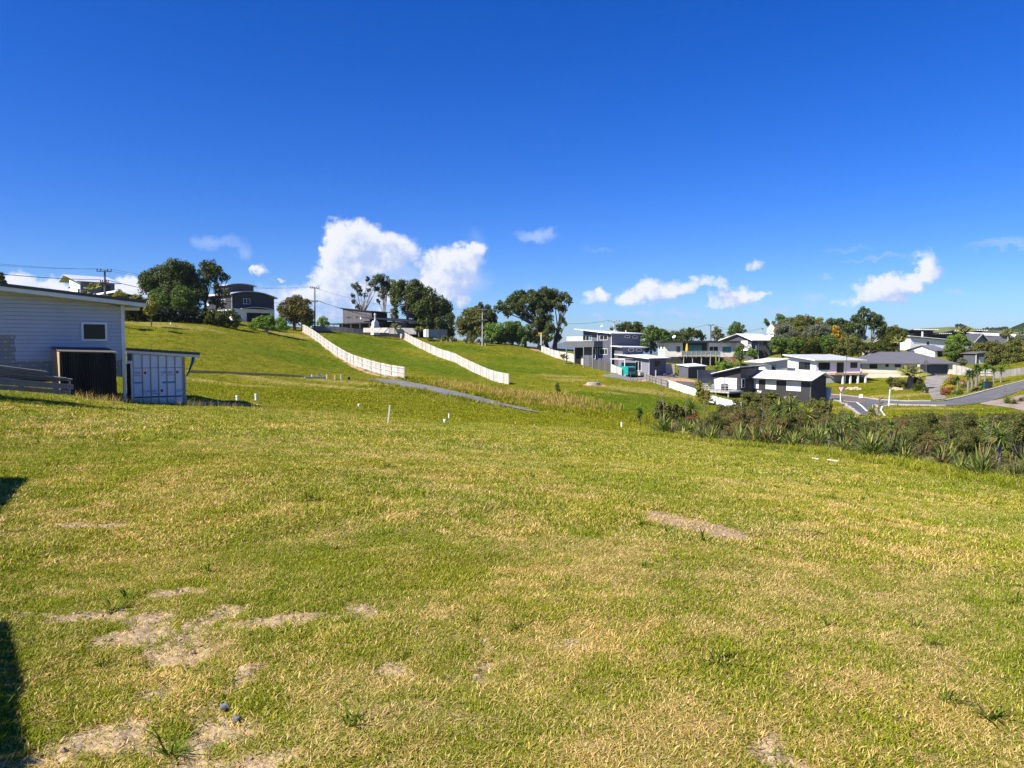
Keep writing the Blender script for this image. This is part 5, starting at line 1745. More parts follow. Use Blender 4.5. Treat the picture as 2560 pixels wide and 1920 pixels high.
h.part('wall', CHAR, lambda m: m.hexa([f(0, 0, -3), f(xr, 0, -3), f(xr, yl, -3), f(0, yl, -3), f(0, 0, zr_ - .25), f(xr, 0, zrr - .25), f(xr, yl, zl - .6), f(0, yl, zl - .25)]))
h.part('roof', DARKROOF, lambda m: m.slab(f, -.5, xr + .4, -.5, yl + .4, (zr_, zrr, zl - .4, zl), .16))
h.part('verge', WHITE, lambda m: m.bar(f(-.55, -.4, zr_ - .02), f(-.55, yl + .4, zl - .02), .12, .35))

# ------------------------------------------------------------------ sea and far hills
def far_sheet(name, prof, D, depth, mat, base=-34):
    """a ridge: profile of (u, v) seen at distance D, falling away on both sides"""
    us = np.linspace(prof[0][0], prof[-1][0], 90)
    vv = np.interp(us, [p[0] for p in prof], [p[1] for p in prof])
    vs, fs = [], []
    rows = 13
    for j in range(rows):
        t = j / (rows - 1) * 2 - 1
        for i, u in enumerate(us):
            p = P(u, vv[i], D)
            y = D + t * depth
            bumpz = (float(vnoise(np.array([u * .03 + 9]), np.array([j * .7]), 3)[0]) - .5) * .12
            z = base + (p.z - base) * max(0, (math.cos(t * math.pi) * .5 + .5) + (bumpz if 0 < j < rows - 1 and abs(t) > .15 else 0))
            vs.append((p.x * y / D, y, z))
    n = len(us)
    for j in range(rows - 1):
        for i in range(n - 1):
            fs.append((j * n + i, j * n + i + 1, (j + 1) * n + i + 1, (j + 1) * n + i))
    m = MB()
    m.add(vs, fs)
    o = m.build(name, mat, None, (0, D, base), True)
    o['kind'] = 'structure'
    return o


def hill_mat(name, a, b, sc):
    m, t, o = new_mat(name)
    p = pos(t)
    n = noise(t, sc, 6, .65, p)
    c = mixc(t, smooth(t, n, .42, .56), a, b)
    bsdf(t, o, c, .95, .05, normal=bump(t, n, .6, 20))
    return m


m = MB()
m.add([(-18000, 120, -31), (18000, 120, -31), (18000, 20000, -31), (-18000, 20000, -31)], [(0, 1, 2, 3)])
sea = m.build('sea', None, None, (0, 300, -31))
mm, t, o = new_mat('sea_water')
bsdf(t, o, mixc(t, smooth(t, noise(t, .01, 4, .6, pos(t)), .35, .65), (.02, .08, .16), (.03, .11, .20)), .25, .5, normal=bump(t, noise(t, .35, 4, .6, pos(t)), .3, .3))
sea.data.materials.append(mm)
sea['kind'] = 'structure'
far_sheet('far_pasture_hill', [(2080, 862), (2180, 845), (2260, 828), (2310, 821), (2380, 817), (2440, 822), (2500, 824), (2530, 820), (2580, 824), (2680, 832), (2800, 860)], 1500, 330, hill_mat('far_pasture', (.16, .18, .06), (.075, .095, .035), .012))
far_sheet('far_bush_hill', [(2170, 860), (2205, 826), (2221, 816), (2245, 818), (2268, 823), (2310, 845), (2360, 862)], 900, 160, hill_mat('far_bush', (.035, .05, .028), (.06, .075, .035), .05))
far_sheet('near_bush_hill', [(2480, 860), (2500, 836), (2530, 818), (2560, 806), (2600, 800), (2700, 806), (2800, 850)], 620, 120, hill_mat('near_bush', (.03, .05, .018), (.06, .085, .03), .09))
far_sheet('island', [(1380, 862), (1405, 857), (1425, 850), (1440, 854), (1470, 858), (1500, 862)], 9000, 700, hill_mat('island_bush', (.05, .06, .035), (.08, .085, .05), .004))

# ------------------------------------------------------------------ roads, drives
def strip_mesh(name, mat, lift, nu=10, nv=6):
    A, B = STRIP_W[name]
    def resample(Q):
        out = []
        for a, b in zip(Q[:-1], Q[1:]):
            out += [a.lerp(b, k / nu) for k in range(nu)]
        return out + [Q[-1]]
    ra, rb = resample(A), resample(B)
    vs, fs = [], []
    for a, b in zip(ra, rb):
        for j in range(nv + 1):
            p = a.lerp(b, j / nv)
            vs.append((p.x, p.y, h1(p.x, p.y) + lift))
    n = nv + 1
    for i in range(len(ra) - 1):
        for j in range(nv):
            fs.append((i * n + j, i * n + j + 1, (i + 1) * n + j + 1, (i + 1) * n + j))
    m = MB()
    m.add(vs, fs)
    o = m.build(name, mat, None, A[0], True)
    o['kind'] = 'structure'
    return o


def road_mat(name, a, b, sc=3.0, fine=60.0, rough=.9):
    m, t, o = new_mat(name)
    p = pos(t)
    n = noise(t, sc, 5, .65, p)
    f_ = noise(t, fine, 3, .7, p)
    c = mixc(t, smooth(t, n, .35, .65), a, b)
    c = mixc(t, Mth(t, 'MULTIPLY', smooth(t, f_, .5, .7), .5), c, tuple(min(1, x * 1.7) for x in b))
    bsdf(t, o, c, rough, .2, normal=bump(t, f_, .4, .02))
    return m


strip_mesh('gravel_drive', road_mat('blue_gravel', (.125, .122, .118), (.215, .208, .20), .8, 9), .07)
strip_mesh('side_road', road_mat('brown_chipseal', (.13, .105, .095), (.17, .14, .125), .5, 20), .09)
strip_mesh('road', road_mat('asphalt', (.105, .105, .105), (.145, .145, .143), .5, 20), .06)
strip_mesh('junction_mouth', road_mat('dark_asphalt', (.085, .088, .092), (.115, .118, .12), .5, 20), .075)
strip_mesh('driveway', road_mat('worn_concrete', (.14, .13, .115), (.31, .285, .25), .7, 10), .05)
strip_mesh('footpath', road_mat('brown_paving', (.24, .19, .15), (.33, .27, .22), .8, 10), .05)
# rough rubble shoulder below the gravel drive
rub = MB()
A, B = STRIP_W['gravel_drive']
for k in range(420):
    i = random.randrange(1, len(B) - 1)
    t_ = random.random()
    p = B[i - 1].lerp(B[i], t_)
    q = A[i - 1].lerp(A[i], t_)
    p = p + (p - q).normalized() * random.uniform(-.8, .35)
    r = random.uniform(.06, .17)
    z = h1(p.x, p.y)
    rub.tube([(p.x, p.y, z - .05), (p.x + random.uniform(-.05, .05), p.y, z + r * .7), (p.x, p.y, z + r)], [r, r * .8, r * .25], 5)
ro = rub.build('rubble', road_mat('rubble_stone', (.12, .105, .09), (.24, .21, .18), 1.5, 9), None, B[2])
ro['kind'] = 'stuff'
tag(ro, 'loose brown rubble along the lower edge of the gravel drive', 'rubble')


def ribbon(name, pts, w, mat, lift, hgt_=None, kind='structure'):
    """draped painted line, or a kerb when hgt_ is given"""
    pp = []
    for a, b in zip(pts[:-1], pts[1:]):
        n = max(2, int((b - a).length / .8))
        pp += [a.lerp(b, k / n) for k in range(n)]
    pp.append(pts[-1])
    m = MB()
    vs, fs = [], []
    for i, p in enumerate(pp):
        d = (pp[min(i + 1, len(pp) - 1)] - pp[max(i - 1, 0)])
        s = Vector((-d.y, d.x, 0)).normalized() * w / 2
        for q in (p - s, p + s):
            vs.append((q.x, q.y, h1(q.x, q.y) + lift + (hgt_ or 0)))
        if hgt_:
            for q in (p - s, p + s):
                vs.append((q.x, q.y, h1(q.x, q.y) - .15))
    n = 4 if hgt_ else 2
    for i in range(len(pp) - 1):
        a, b = i * n, (i + 1) * n
        fs.append((a, a + 1, b + 1, b))
        if hgt_:
            fs += [(a + 2, a, b, b + 2), (a + 1, a + 3, b + 3, b + 1)]
    m.add(vs, fs)
    o = m.build(name, mat, None, pts[0])
    o['kind'] = kind
    return o


KERB = paint('kerb_concrete', (.42, .39, .35), .85, .1, var=.15)
LINE = paint('road_line_white', (.78, .78, .76), .7, .1)
ribbon('kerb', STRIP_W['side_road'][0] + STRIP_W['road'][0][1:4], .32, KERB, .05, .12)
ribbon('kerb', STRIP_W['road'][0][4:], .4, KERB, .05, .12)
ribbon('kerb', STRIP_W['road'][1][1:5], .3, KERB, .05, .12)
ribbon('kerb', STRIP_W['side_road'][1][:3] + STRIP_W['junction_mouth'][0][1:], .3, KERB, .05, .12)
ribbon('kerb', [STRIP_W['road'][1][1]] + STRIP_W['junction_mouth'][1][1:], .3, KERB, .05, .12)
ribbon('give_way_line', [G(2103, 1003.5), G(2142, 1007.5), G(2155, 1018), G(2168, 1031)], .22, LINE, .115)
ribbon('edge_line', [G(2221, 1013.5), G(2205, 1018), G(2202, 1027), G(2212, 1042)], .16, LINE, .10)
YEL = paint('yellow_line', (.62, .42, .10), .7, .1)
for a, b in (((2114, 1010), (2119, 1013)), ((2123, 1017), (2127, 1019.5)), ((2131, 1022.5), (2135, 1025.5)), ((2188, 1013), (2189.5, 1017)), ((2190, 1020), (2191, 1024))):
    ribbon('yellow_dash', [G(*a), G(*b)], .22, YEL, .125)

# ------------------------------------------------------------------ fences
def along(pts, step):
    L = [0]
    for a, b in zip(pts[:-1], pts[1:]):
        L.append(L[-1] + math.hypot(b.x - a.x, b.y - a.y))
    n = max(1, round(L[-1] / step))
    out = []
    for k in range(n + 1):
        s = L[-1] * k / n
        i = min(max(j for j in range(len(L)) if L[j] <= s + 1e-9), len(pts) - 2)
        t = (s - L[i]) / (L[i + 1] - L[i])
        p = pts[i].lerp(pts[i + 1], t)
        out.append((on_ground(p), s / L[-1]))
    return out


def paling_fence(name, label, px, h0, h1_, mat, step=2.4, rails=None, group=None, gap=.006, postmat=None, board=.15, sink=.05):
    """rails: side (+1 near side to the camera, -1 far) on which posts and rails show"""
    base = [G(*p[:2], p[2] if len(p) > 2 else 0) for p in px]
    ps = along(base, step)
    root = empty(name, ps[0][0], label, 'fence', group)
    for (p, t) in ps:
        hh = h0 + (h1_ - h0) * t
        m = MB()
        side = Vector((0, 0, 0))
        if rails:
            side = Vector((-p.x, -p.y, 0)).normalized() * .07 * rails
        m.bar(p + side + Vector((0, 0, -.3)), p + side + Vector((0, 0, hh + random.uniform(-.02, .05))), .11)
        m.build('post', postmat or mat, root)
    for (a, t0), (b, t1) in zip(ps[:-1], ps[1:]):
        d = Vector((b.x - a.x, b.y - a.y, 0))
        L = d.length
        d /= L
        n = max(2, round(L / (board + gap)))
        nrm = Vector((-d.y, d.x, 0))
        if nrm.y > 0:
            nrm = -nrm                      # towards the camera
        m = MB()
        for k in range(n):
            s0, s1 = L * k / n + gap / 2, L * (k + 1) / n - gap / 2
            q0, q1 = a + d * s0, a + d * s1
            z0, z1 = h1(q0.x, q0.y) + sink, h1(q1.x, q1.y) + sink
            hh = h0 + (h1_ - h0) * (t0 + (t1 - t0) * (k + .5) / n) + random.uniform(-.025, .025)
            o_ = nrm * random.uniform(-.012, .012)
            # tops follow the rail line between posts
            f0, f1 = s0 / L, s1 / L
            top = a.z * (1 - (f0 + f1) / 2) + b.z * (f0 + f1) / 2 + hh
            m.hexa([Vector((q0.x, q0.y, z0 - .1)) + o_, Vector((q1.x, q1.y, z1 - .1)) + o_, Vector((q1.x, q1.y, z1 - .1)) + o_ + nrm * .02, Vector((q0.x, q0.y, z0 - .1)) + o_ + nrm * .02,
                    Vector((q0.x, q0.y, top)) + o_, Vector((q1.x, q1.y, top)) + o_, Vector((q1.x, q1.y, top)) + o_ + nrm * .02, Vector((q0.x, q0.y, top)) + o_ + nrm * .02])
        m.build('paling_panel', mat, root)
        if rails:
            for fz in (.12, .5, .9):
                r = MB()
                hh0, hh1 = h0 + (h1_ - h0) * t0, h0 + (h1_ - h0) * t1
                off = nrm * (.075 * rails + (.0))
                r.bar(a + off + Vector((0, 0, hh0 * fz)), b + off + Vector((0, 0, hh1 * fz)), .05, .1)
                r.build('rail', mat, root)
    return root


paling_fence('railed_paling_fence', 'weathered paling fence with posts and rails showing, running down the slope', [(754, 828), (782, 845.5), (811.5, 868.7), (843, 890.7), (876, 911), (896, 919), (932, 931), (971, 941), (1012, 948)], 1.5, 1.75, PALING, 2.75, 1, postmat=PALINGG)
paling_fence('plain_paling_fence', 'pale flat paling fence running down the green slope to rank grass', [(1001, 845.5), (1032, 862.6), (1066.6, 879.7), (1100.8, 895.6), (1135, 905), (1166.7, 922), (1198.5, 938), (1232.6, 953), (1272, 961)], 1.6, 1.65, PALING, 2.75, -1)
paling_fence('ridge_fence', 'low dark grey paling fence along the ridge below the black house', [(780, 827), (891, 834.5), (999, 844)], 1.05, 1.1, PALINGG, 2.6, -1)
paling_fence('upper_paling_fence', 'pale paling fence below the charcoal house terrace with a young tree before it', [(1353.6, 880), (1389.6, 895.5), (1425.7, 903.5), (1473, 917)], 1.35, 1.75, PALING, 2.5, -1)
paling_fence('stained_fence', 'black stained fence section below the two storey house', [(1473.5, 917), (1500, 925), (1525.3, 931)], 1.75, 1.7, PALINGD, 2.4, -1)
paling_fence('short_paling_fence', 'short pale paling fence section beside the turquoise van', [(1527, 931.5), (1554, 938.5)], 1.5, 1.25, PALING, 2.2, -1)
paling_fence('rough_paling_fence', 'rough low grey fence below the orange clay yard', [(1616, 953), (1640, 961), (1668, 969)], 1.15, 1.2, PALINGG, 1.6, 1, postmat=POSTD)
WF = paint('bright_white_fence', (.84, .84, .83), .6, .2)
paling_fence('white_panel_fence', 'smooth bright white fence stepping down beside the timber deck', [(1668, 968), (1736, 990), (1785, 1009), (1832, 1022), (1853, 1027)], 1.15, 1.1, WF, 2.4, -1, gap=.001)
paling_fence('side_fence', 'weathered railed fence right of the blue grey garage door', [(2382, 937), (2408, 938.5), (2436, 941)], 2.0, 1.2, PALING, 2.2, 1)
paling_fence('side_fence', 'weathered plain paling fence behind the row of cabbage palms', [(2449, 941), (2466, 941), (2484, 942)], 1.2, 1.15, PALING, 2.4, -1)
paling_fence('roadside_fence', 'long grey paling fence climbing the dry roadside bank', [(2485, 947), (2520, 942), (2560, 937), (2620, 930)], 1.15, 1.1, PALINGG, 2.4, -1)
block_wall('retaining_wall', 'dark timber retaining wall under the orange clay yard', (1690, 966), (1748, 978), 952, 957, 117, 113, PALINGD, .2)
block_wall('black_screen', 'blue black screen wall beside the black wing', (1745, 965), (1790, 962), 925, 925, 119, 122, BLUEGREY, .15)
block_wall('driveway_wall', 'weathered horizontal board gate beside the grey garage', z5(1592, 948), z5(1762, 948), z5(0, 795)[1], z5(0, 803)[1], 134, 134, timber('horizontal_boards', (.30, .26, .22), (.40, .36, .31), (.45, .41, .36)), .08)
h = House('tool_shed', 'low grey shed with white roof beside the clay yard', *z5(1968, 968), 133, 40, 'shed')
f = h.fr
yl, xr = h.len_L(z5(1818, 0)[0]), h.len_R(z6(268, 0)[0])
zc = f.L(*z5(1968, 850), 0)[1]; zl = f.L(*z5(1818, 815), 0)[1]
h.part('wall', BLUEGREY, lambda m: m.body(f, 0, .1, 0, yl, -.8, (zc, zc, zl, zl)))
h.part('wall', CHAR, lambda m: m.body(f, .104, xr, 0, yl, -.8, (zc, zc + .1, zl + .1, zl)))
h.part('roof', WHITEROOF, lambda m: m.slab(f, -.25, xr + .3, -.3, yl + .3, (zc + .18, zc + .2, zl + .25, zl + .15), .1))
# rail fence wires: posts of the boundary in the long grass
for i, (u, v) in enumerate(((1576, 949), (1593, 953), (1602, 956), (1625, 958), (1639, 965), (1653, 972), (1678, 980), (1700, 990), (1722, 997), (1745, 1003), (1770, 1013))):
    g = G(u, v)
    m = MB(); m.bar(g + Vector((0, 0, -.2)), g + Vector((random.uniform(-.1, .1), 0, random.uniform(.7, 1.15))), .09)
    tag(m.build('boundary_post', POSTD, None, g), 'thin dark boundary post in long grass below the clay yard', 'post', 'boundary posts along the yard')

# ------------------------------------------------------------------ poles and wires
POLEC = paint('pole_concrete', (.42, .41, .38), .8, .1, var=.12)
POLEW = timber('pole_wood', (.10, .085, .075), (.15, .13, .115), (.17, .15, .13))


def power_pole(label, u, vt, vb, D, mat, arms, r=.14, name='power_pole'):
    base, top = P(u, vb, D), P(u, vt, D)
    root = empty(name, base, label, 'power pole')
    m = MB(); m.tube([base + Vector((0, 0, -1.5)), top], [r * 1.25, r * .8], 8); m.build('pole', mat, root)
    ends = []
    for (dz, half, ang) in arms:
        c = top + Vector((0, 0, -dz))
        d = Vector((math.cos(ang), math.sin(ang), 0))
        m = MB(); m.bar(c - d * half + Vector((0, -.18, 0)), c + d * half + Vector((0, -.18, 0)), .1, .12); m.build('crossarm', mat, root)
        for s in (-1, -.5, .5, 1):
            q = c + d * half * s * .92 + Vector((0, -.18, 0))
            m = MB(); m.tube([q + Vector((0, 0, .05)), q + Vector((0, 0, .32))], [.05, .07], 6); m.build('insulator', SLATE, root)
            ends.append(q + Vector((0, 0, .33)))
    return root, ends


p1, e1 = power_pole('dark wooden power pole rising behind the weatherboard roof', 262, 676, 760, 100, POLEW, ((.15, .9, R(20)), (1.6, .5, R(20))))
p2, e2 = power_pole('dark power pole standing beside the round brown tree', 787, 718, 822, 152, POLEW, ((.2, 1.0, R(35)), (3.0, .6, R(35))))
p3, e3 = power_pole('pale slender power pole before the olive trees', 1206, 772, 852, 160, POLEC, ((.1, 1.1, R(20)), (2.4, 1.0, R(20))), .13)
p4, e4 = power_pole('pale power pole with transformer arms behind the charcoal house', 1535, 802, 870, 200, POLEC, ((.2, 1.6, R(10)), (1.8, 1.2, R(10))), .22)
p5, e5 = power_pole('dark power pole behind the flat black roof', 1777, 812, 880, 210, POLEW, ((.15, .9, R(10)),), .17)
p6, e6 = power_pole('thin grey pole beside the far spiked gable', 1906, 822, 860, 215, POLEC, ((.1, .25, R(10)),), .13)
WIRE = paint('black_wire', (.02, .02, .022), .6)


def wire(label, a, b, sag, r=.025):
    n = 18
    pts = [a.lerp(b, k / n) - Vector((0, 0, sag * 4 * (k / n) * (1 - k / n))) for k in range(n + 1)]
    m = MB(); m.tube(pts, r, 4)
    tag(m.build('power_line', WIRE, None, a), label, 'cable', 'overhead lines')


off = P(-260, 640, 52)
wire('upper overhead wire strung left of the dark wooden pole', off, e1[0], .3, .012)
wire('upper overhead wire strung left of the dark wooden pole', off + Vector((.5, .4, .15)), e1[3], .3, .012)
wire('thick lower cable strung left of the dark wooden pole', P(-260, 655, 52), e1[4], .3, .03)
wire('upper wire from wooden pole to the pole by the round tree', e1[0], e2[0], 1.2, .015)
wire('upper wire from wooden pole to the pole by the round tree', e1[3], e2[3], 1.2, .015)
wire('lower cable from wooden pole to the pole by the round tree', e1[6], e2[4], 1.6, .035)
wire('upper wire from round tree pole to the pale slender pole', e2[0], e3[0], 2.0, .018)
wire('lower cable from round tree pole to the pale slender pole', e2[6], e3[4], 2.2, .03)
wire('cable from round tree pole to the pale slender pole', e2[7], e3[7], 2.6, .03)
wire('cable from the pale slender pole to the transformer pole', e3[3], e4[0], 2.0, .03)
wire('cable from the transformer pole to the pole behind the flat roof', e4[3], e5[0], 2.2, .03)
wire('cable leaving the pole behind the flat roof', e5[3], e6[0], 1.5, .03)

# ------------------------------------------------------------------ street furniture
lb = G(2110, 989.5, 90)
lp = empty('street_lamp', lb, 'slender green street lamp by the junction verge', 'street lamp')
lt = P(2117.5, 893, lb.y)
m = MB(); m.tube([lb + Vector((0, 0, -.2)), lb + Vector((.1, 0, 2.5)), Vector((lt.x - .05, lt.y, lt.z - .3)), lt], [.085, .075, .055, .05], 8); m.build('pole', paint('green_grey_steel', (.10, .14, .13), .5, .4), lp)
m = MB(); m.body(Frame(lt, R(20)), -.14, .14, -.75, .1, .0, (.14, .14, .2, .2)); m.build('lantern', MATS['green_grey_steel'], lp)
gb = G(2101, 1005, 85)
gw = empty('give_way_sign', gb, 'give way triangle sign on a white post at the junction', 'sign')
zt = P(2101, 972, gb.y).z
m = MB(); m.tube([gb + Vector((0, 0, -.2)), Vector((gb.x, gb.y, zt + .2))], .07, 8); m.build('post', WHITE, gw)
gf = Frame(Vector((gb.x, gb.y, zt)), R(8))
s_ = .62
m = MB(); m.prism([gf(-s_, -.08, .0 + .35), gf(s_, -.08, .35), gf(0, -.08, -.7)], gf.ay * .02); m.build('red_border', paint('sign_red', (.55, .03, .03), .5), gw)
s_ = .42
m = MB(); m.prism([gf(-s_, -.10, .25), gf(s_, -.10, .25), gf(0, -.10, -.47)], gf.ay * .018); m.build('white_face', WHITE, gw)
bp = G(2221.5, 1016, 80)
zt = P(2225, 976, bp.y).z
m = MB(); m.tube([bp + Vector((0, 0, -.2)), Vector((bp.x + .12, bp.y, zt))], .075, 8); m.tube([Vector((bp.x + .12, bp.y, zt + .001)), Vector((bp.x + .12, bp.y, zt + .12))], [.09, .06], 8)
tag(m.build('street_name_post', WHITE, None, bp), 'plain leaning white post on the grass corner', 'post')
for (u, lab) in ((2149, 'white marker board leaning beside the lamp on the dry verge'), (2154, 'second white marker board leaning on the dry verge')):
    g = G(u, 996.5, 90)
    m = MB(); m.hexa([g + Vector(q) for q in ((-.1, -.05, -.05), (.12, -.05, -.05), (.12, .05, -.05), (-.1, .05, -.05), (.05, .2, .62), (.27, .2, .62), (.27, .25, .62), (.05, .25, .62))])
    tag(m.build('marker_board', WHITE, None, g), lab, 'marker')
for (u, c, lab) in ((2460.5, (.02, .10, .11), 'teal wheelie bin standing on the roadside'), (2469, (.03, .035, .04), 'black wheelie bin beside the teal one'), (2475, (.022, .024, .026), 'second black wheelie bin beside the planting')):
    g = G(u, 972, 95)
    r_ = empty('wheelie_bin', g, lab, 'bin', 'bins by the road')
    bf = Frame(g, R(-20))
    m = MB(); m.hexa([bf(x, y, 0.03) for x, y in ((-.22, -.25), (.22, -.25), (.22, .25), (-.22, .25))] + [bf(x, y, .95) for x, y in ((-.28, -.33), (.28, -.33), (.28, .33), (-.28, .33))]); m.build('bin_body', paint('bin_%d' % u, c, .5), r_)
    m = MB(); m.body(bf, -.3, .3, -.36, .36, .955, (1.0, 1.0, 1.08, 1.08)); m.build('lid', paint('bin_%d' % u, c, .5), r_)
    for s in (-1, 1):
        m = MB(); m.tube([bf(s * .24, .27, .1), bf(s * .30, .27, .1)], .1, 8); m.build('wheel', SLATE, r_)
# estate agent's board and the yellow topped post on the crest
g = G(1091, 851)
r_ = empty('sale_board', g, 'pale framed board on legs on the crest lawn', 'sign')
sf = Frame(g, R(35))
m = MB(); m.box(sf, -.75, .75, -.02, .02, .5, P(1091, 836, g.y).z - g.z + .2); m.build('board', paint('board_blue_grey', (.35, .42, .47), .5), r_)
for s in (-.7, .7):
    m = MB(); m.box(sf, s - .05, s + .05, .025, .1, -.2, 1.4); m.build('leg', WHITE, r_)
g = G(1352.5, 879)
r_ = empty('flag_post', g, 'white post with yellow top and dark panel beside the pale fence', 'sign')
zt = P(1352, 834, g.y).z
m = MB(); m.bar(g + Vector((0, 0, -.2)), Vector((g.x, g.y, zt)), .2); m.build('post', WHITE, r_)
m = MB(); m.box(Frame(Vector((g.x, g.y, zt)), 0), -.6, .25, -.14, .14, -.05, .22); m.build('yellow_arm', paint('yellow_paint', (.75, .42, .04), .5), r_)
m = MB(); m.box(Frame(g, R(10)), -.42, .42, -.16, -.12, .2, 1.4); m.build('panel', SLATE, r_)

# ------------------------------------------------------------------ the turquoise van
vb = P(*z5(1100, 972), 131)
vb = on_ground(vb)
van = empty('van', vb, 'turquoise panel van with white roof hatch parked beside the pale fence', 'van')
V = Frame(vb, R(118))          # x along the body (to the front, away left), y across
TQ = paint('turquoise_paint', (.015, .31, .26), .35, .4, var=.04)
def prof(y, dz=0):
    return [V(x, y, z) for x, z in ((0, .38), (4.3, .38), (4.4, .8), (4.25, 1.15), (3.5, 1.85), (3.2, 1.95), (.25, 1.95), (.05, 1.8), (-.05, 1.0))]
m = MB(); m.prism(prof(-.85), V.ay * 1.7); m.build('van_body', TQ, van)
for y0 in (-.865, .852):
    for x0 in (.8, 3.3):
        t_ = MB(); t_.tube([V(x0, y0 - .02, .32), V(x0, y0 + .16 if y0 < 0 else y0 - .15, .32)], .33, 14)
        w_ = t_.build('wheel', SLATE, van)
        t_ = MB(); t_.tube([V(x0, y0 - .035 if y0 < 0 else y0 + .03, .32), V(x0, y0, .32)], .19, 10); t_.build('rim', CONC, w_)
m = MB(); m.prism([V(-.06 + .0, y, z) for y, z in ((-.7, 1.12), (.7, 1.12), (.62, 1.72), (-.62, 1.72))], V.ax * .05); m.build('rear_window', GLASS, van)
for y0 in (-.862, .842):
    m = MB(); m.prism([V(x, y0, z) for x, z in ((2.9, 1.2), (4.05, 1.2), (3.5, 1.75), (2.9, 1.75))], V.ay * .02); m.build('side_window', GLASS, van)
m = MB(); m.prism([V(x, -.868, z) for x, z in ((.2, .98), (2.7, .98), (2.7, 1.02), (.2, 1.02))], V.ay * .01); m.build('side_crease', SLATE, van)
for y0 in (-.8, .66):
    m = MB(); m.box(V, -.075, -.03, y0, y0 + .14, .75, 1.05); m.build('tail_light', paint('tail_red', (.4, .02, .02), .3, .5), van)
m = MB(); m.box(V, -.12, .02, -.82, .82, .38, .55); m.build('bumper', SLATE, van)
for xx in (.9, 2.2):
    m = MB(); m.box(V, xx, xx + .08, -.7, .7, 1.953, 2.03); m.build('roof_rack_bar', SLATE, van)

# junk by the clay yard
def lump(name, label, cat, u, v, size, mat, n=5):
    g = G(u, v)
    m = MB()
    for k in range(n):
        a = g + Vector((random.uniform(-size, size), random.uniform(-size, size) * .6, -.02))
        b = a + Vector((random.uniform(-size, size), random.uniform(-.5, .5) * size, random.uniform(.12, .5)))
        m.bar(a, b, random.uniform(.15, .5), random.uniform(.06, .2))
    tag(m.build(name, mat, None, g), label, cat)
lump('scrap_heap', 'dark heap of scrap timber on the gravel yard', 'scrap', *z5(1640, 985), 1.6, PALINGD, 9)
lump('scrap_heap', 'brown heap of offcuts beside the low shed', 'scrap', *z5(1850, 975), 1.3, POSTD, 7)
lump('scrap_heap', 'pale offcuts at the van rear', 'scrap', *z5(1240, 965), .8, PALING, 4)
lump('tarpaulin', 'bunched blue tarpaulin beside the low shed', 'tarpaulin', *z5(2080, 945), .7, paint('blue_tarp', (.03, .13, .38), .5), 6)
g = G(*z5(1468, 1050))
m = MB(); m.bar(g + Vector((0, 0, -.3)), g + Vector((0, 0, 1.7)), .16)
tag(m.build('gate_post', PALING, None, g), 'single tall weathered post on the orange clay yard', 'post')

# ------------------------------------------------------------------ pipes, pegs and edging on the lawn
PVC = paint('white_pvc', (.82, .82, .80), .4, .4)


def upright_pipe(u, vt, vb, wpx, lab, collar=True):
    g = G(u, vb)
    r = wpx / 2 * g.y / FPX
    zt = P(u, vt, g.y).z
    root = empty('drain_pipe', g, lab, 'pipe', 'white drain pipes on the lawn')
    m = MB(); m.tube([g + Vector((0, 0, -.1)), Vector((g.x, g.y, zt))], r, 12); m.build('pipe', PVC, root, smooth=False)
    if collar:
        m = MB(); m.tube([Vector((g.x, g.y, zt - .07)), Vector((g.x, g.y, zt + .012))], r * 1.22, 12); m.build('cap', PVC, root)


upright_pipe(593, 989, 1001, 6.5, 'short white drain pipe nearer the wrapped lean-to')
upright_pipe(640, 985, 1001, 5.5, 'taller white drain pipe beside the short one')
upright_pipe(897.5, 1010, 1017, 5.5, 'short white capped pipe alone on the lower lawn')
upright_pipe(1112, 1049, 1058, 6.5, 'stubby white capped pipe nearest the pair of yellow pegs')
upright_pipe(1122.5, 1034, 1047, 3.6, 'thin white pipe just beyond the stubby capped pipe', False)
upright_pipe(1554, 1055, 1068, 4.5, 'white pipe at the edge of the rank grass', False)


def peg(u, vt, vb, w, mat, lab, du=0, tip=None, name='survey_peg', cat='peg'):
    g = G(u, vb)
    t_ = P(u + du, vt, g.y)
    if tip:
        root = empty(name, g, lab, cat, 'pegs on the lawn')
        m = MB(); m.bar(g + Vector((0, 0, -.1)), t_, w); m.build('shaft', mat, root)
        m = MB(); m.bar(t_ + Vector((0, 0, .002)), t_ + Vector((0, 0, .07)), w * 1.4); m.build('painted_tip', tip, root)
    else:
        m = MB(); m.bar(g + Vector((0, 0, -.1)), t_, w)
        tag(m.build(name, mat, None, g), lab, cat, 'pegs on the lawn')


peg(968.5, 1013, 1060, .05, PALING, 'tall leaning timber stake on the lawn crest', 6, name='timber_stake', cat='stake')
YT = paint('yellow_tip', (.75, .50, .05), .6)
OT = paint('orange_tip', (.7, .26, .06), .6)
peg(1287.5, 1060, 1077, .022, POSTD, 'dark peg with yellow tip left of its twin', 1, YT)
peg(1335, 1066, 1081, .022, POSTD, 'dark peg with yellow tip right of its twin', 0, YT)
peg(1528, 1072, 1078, .02, OT, 'small orange tipped peg on the lower lawn', 0, OT)
peg(1648, 1078, 1084, .02, PALING, 'small pale peg before the long grass', 0, OT)
peg(1722, 1093, 1104, .022, POSTD, 'dark peg with yellow tip before the flax', 0, YT)
peg(2272, 996, 1003, .06, NEWTIM, 'thin timber peg by the far kerb', 0, OT)
peg(426.5, 806, 811.5, .12, WHITE, 'white marker peg below the hedge', 0)
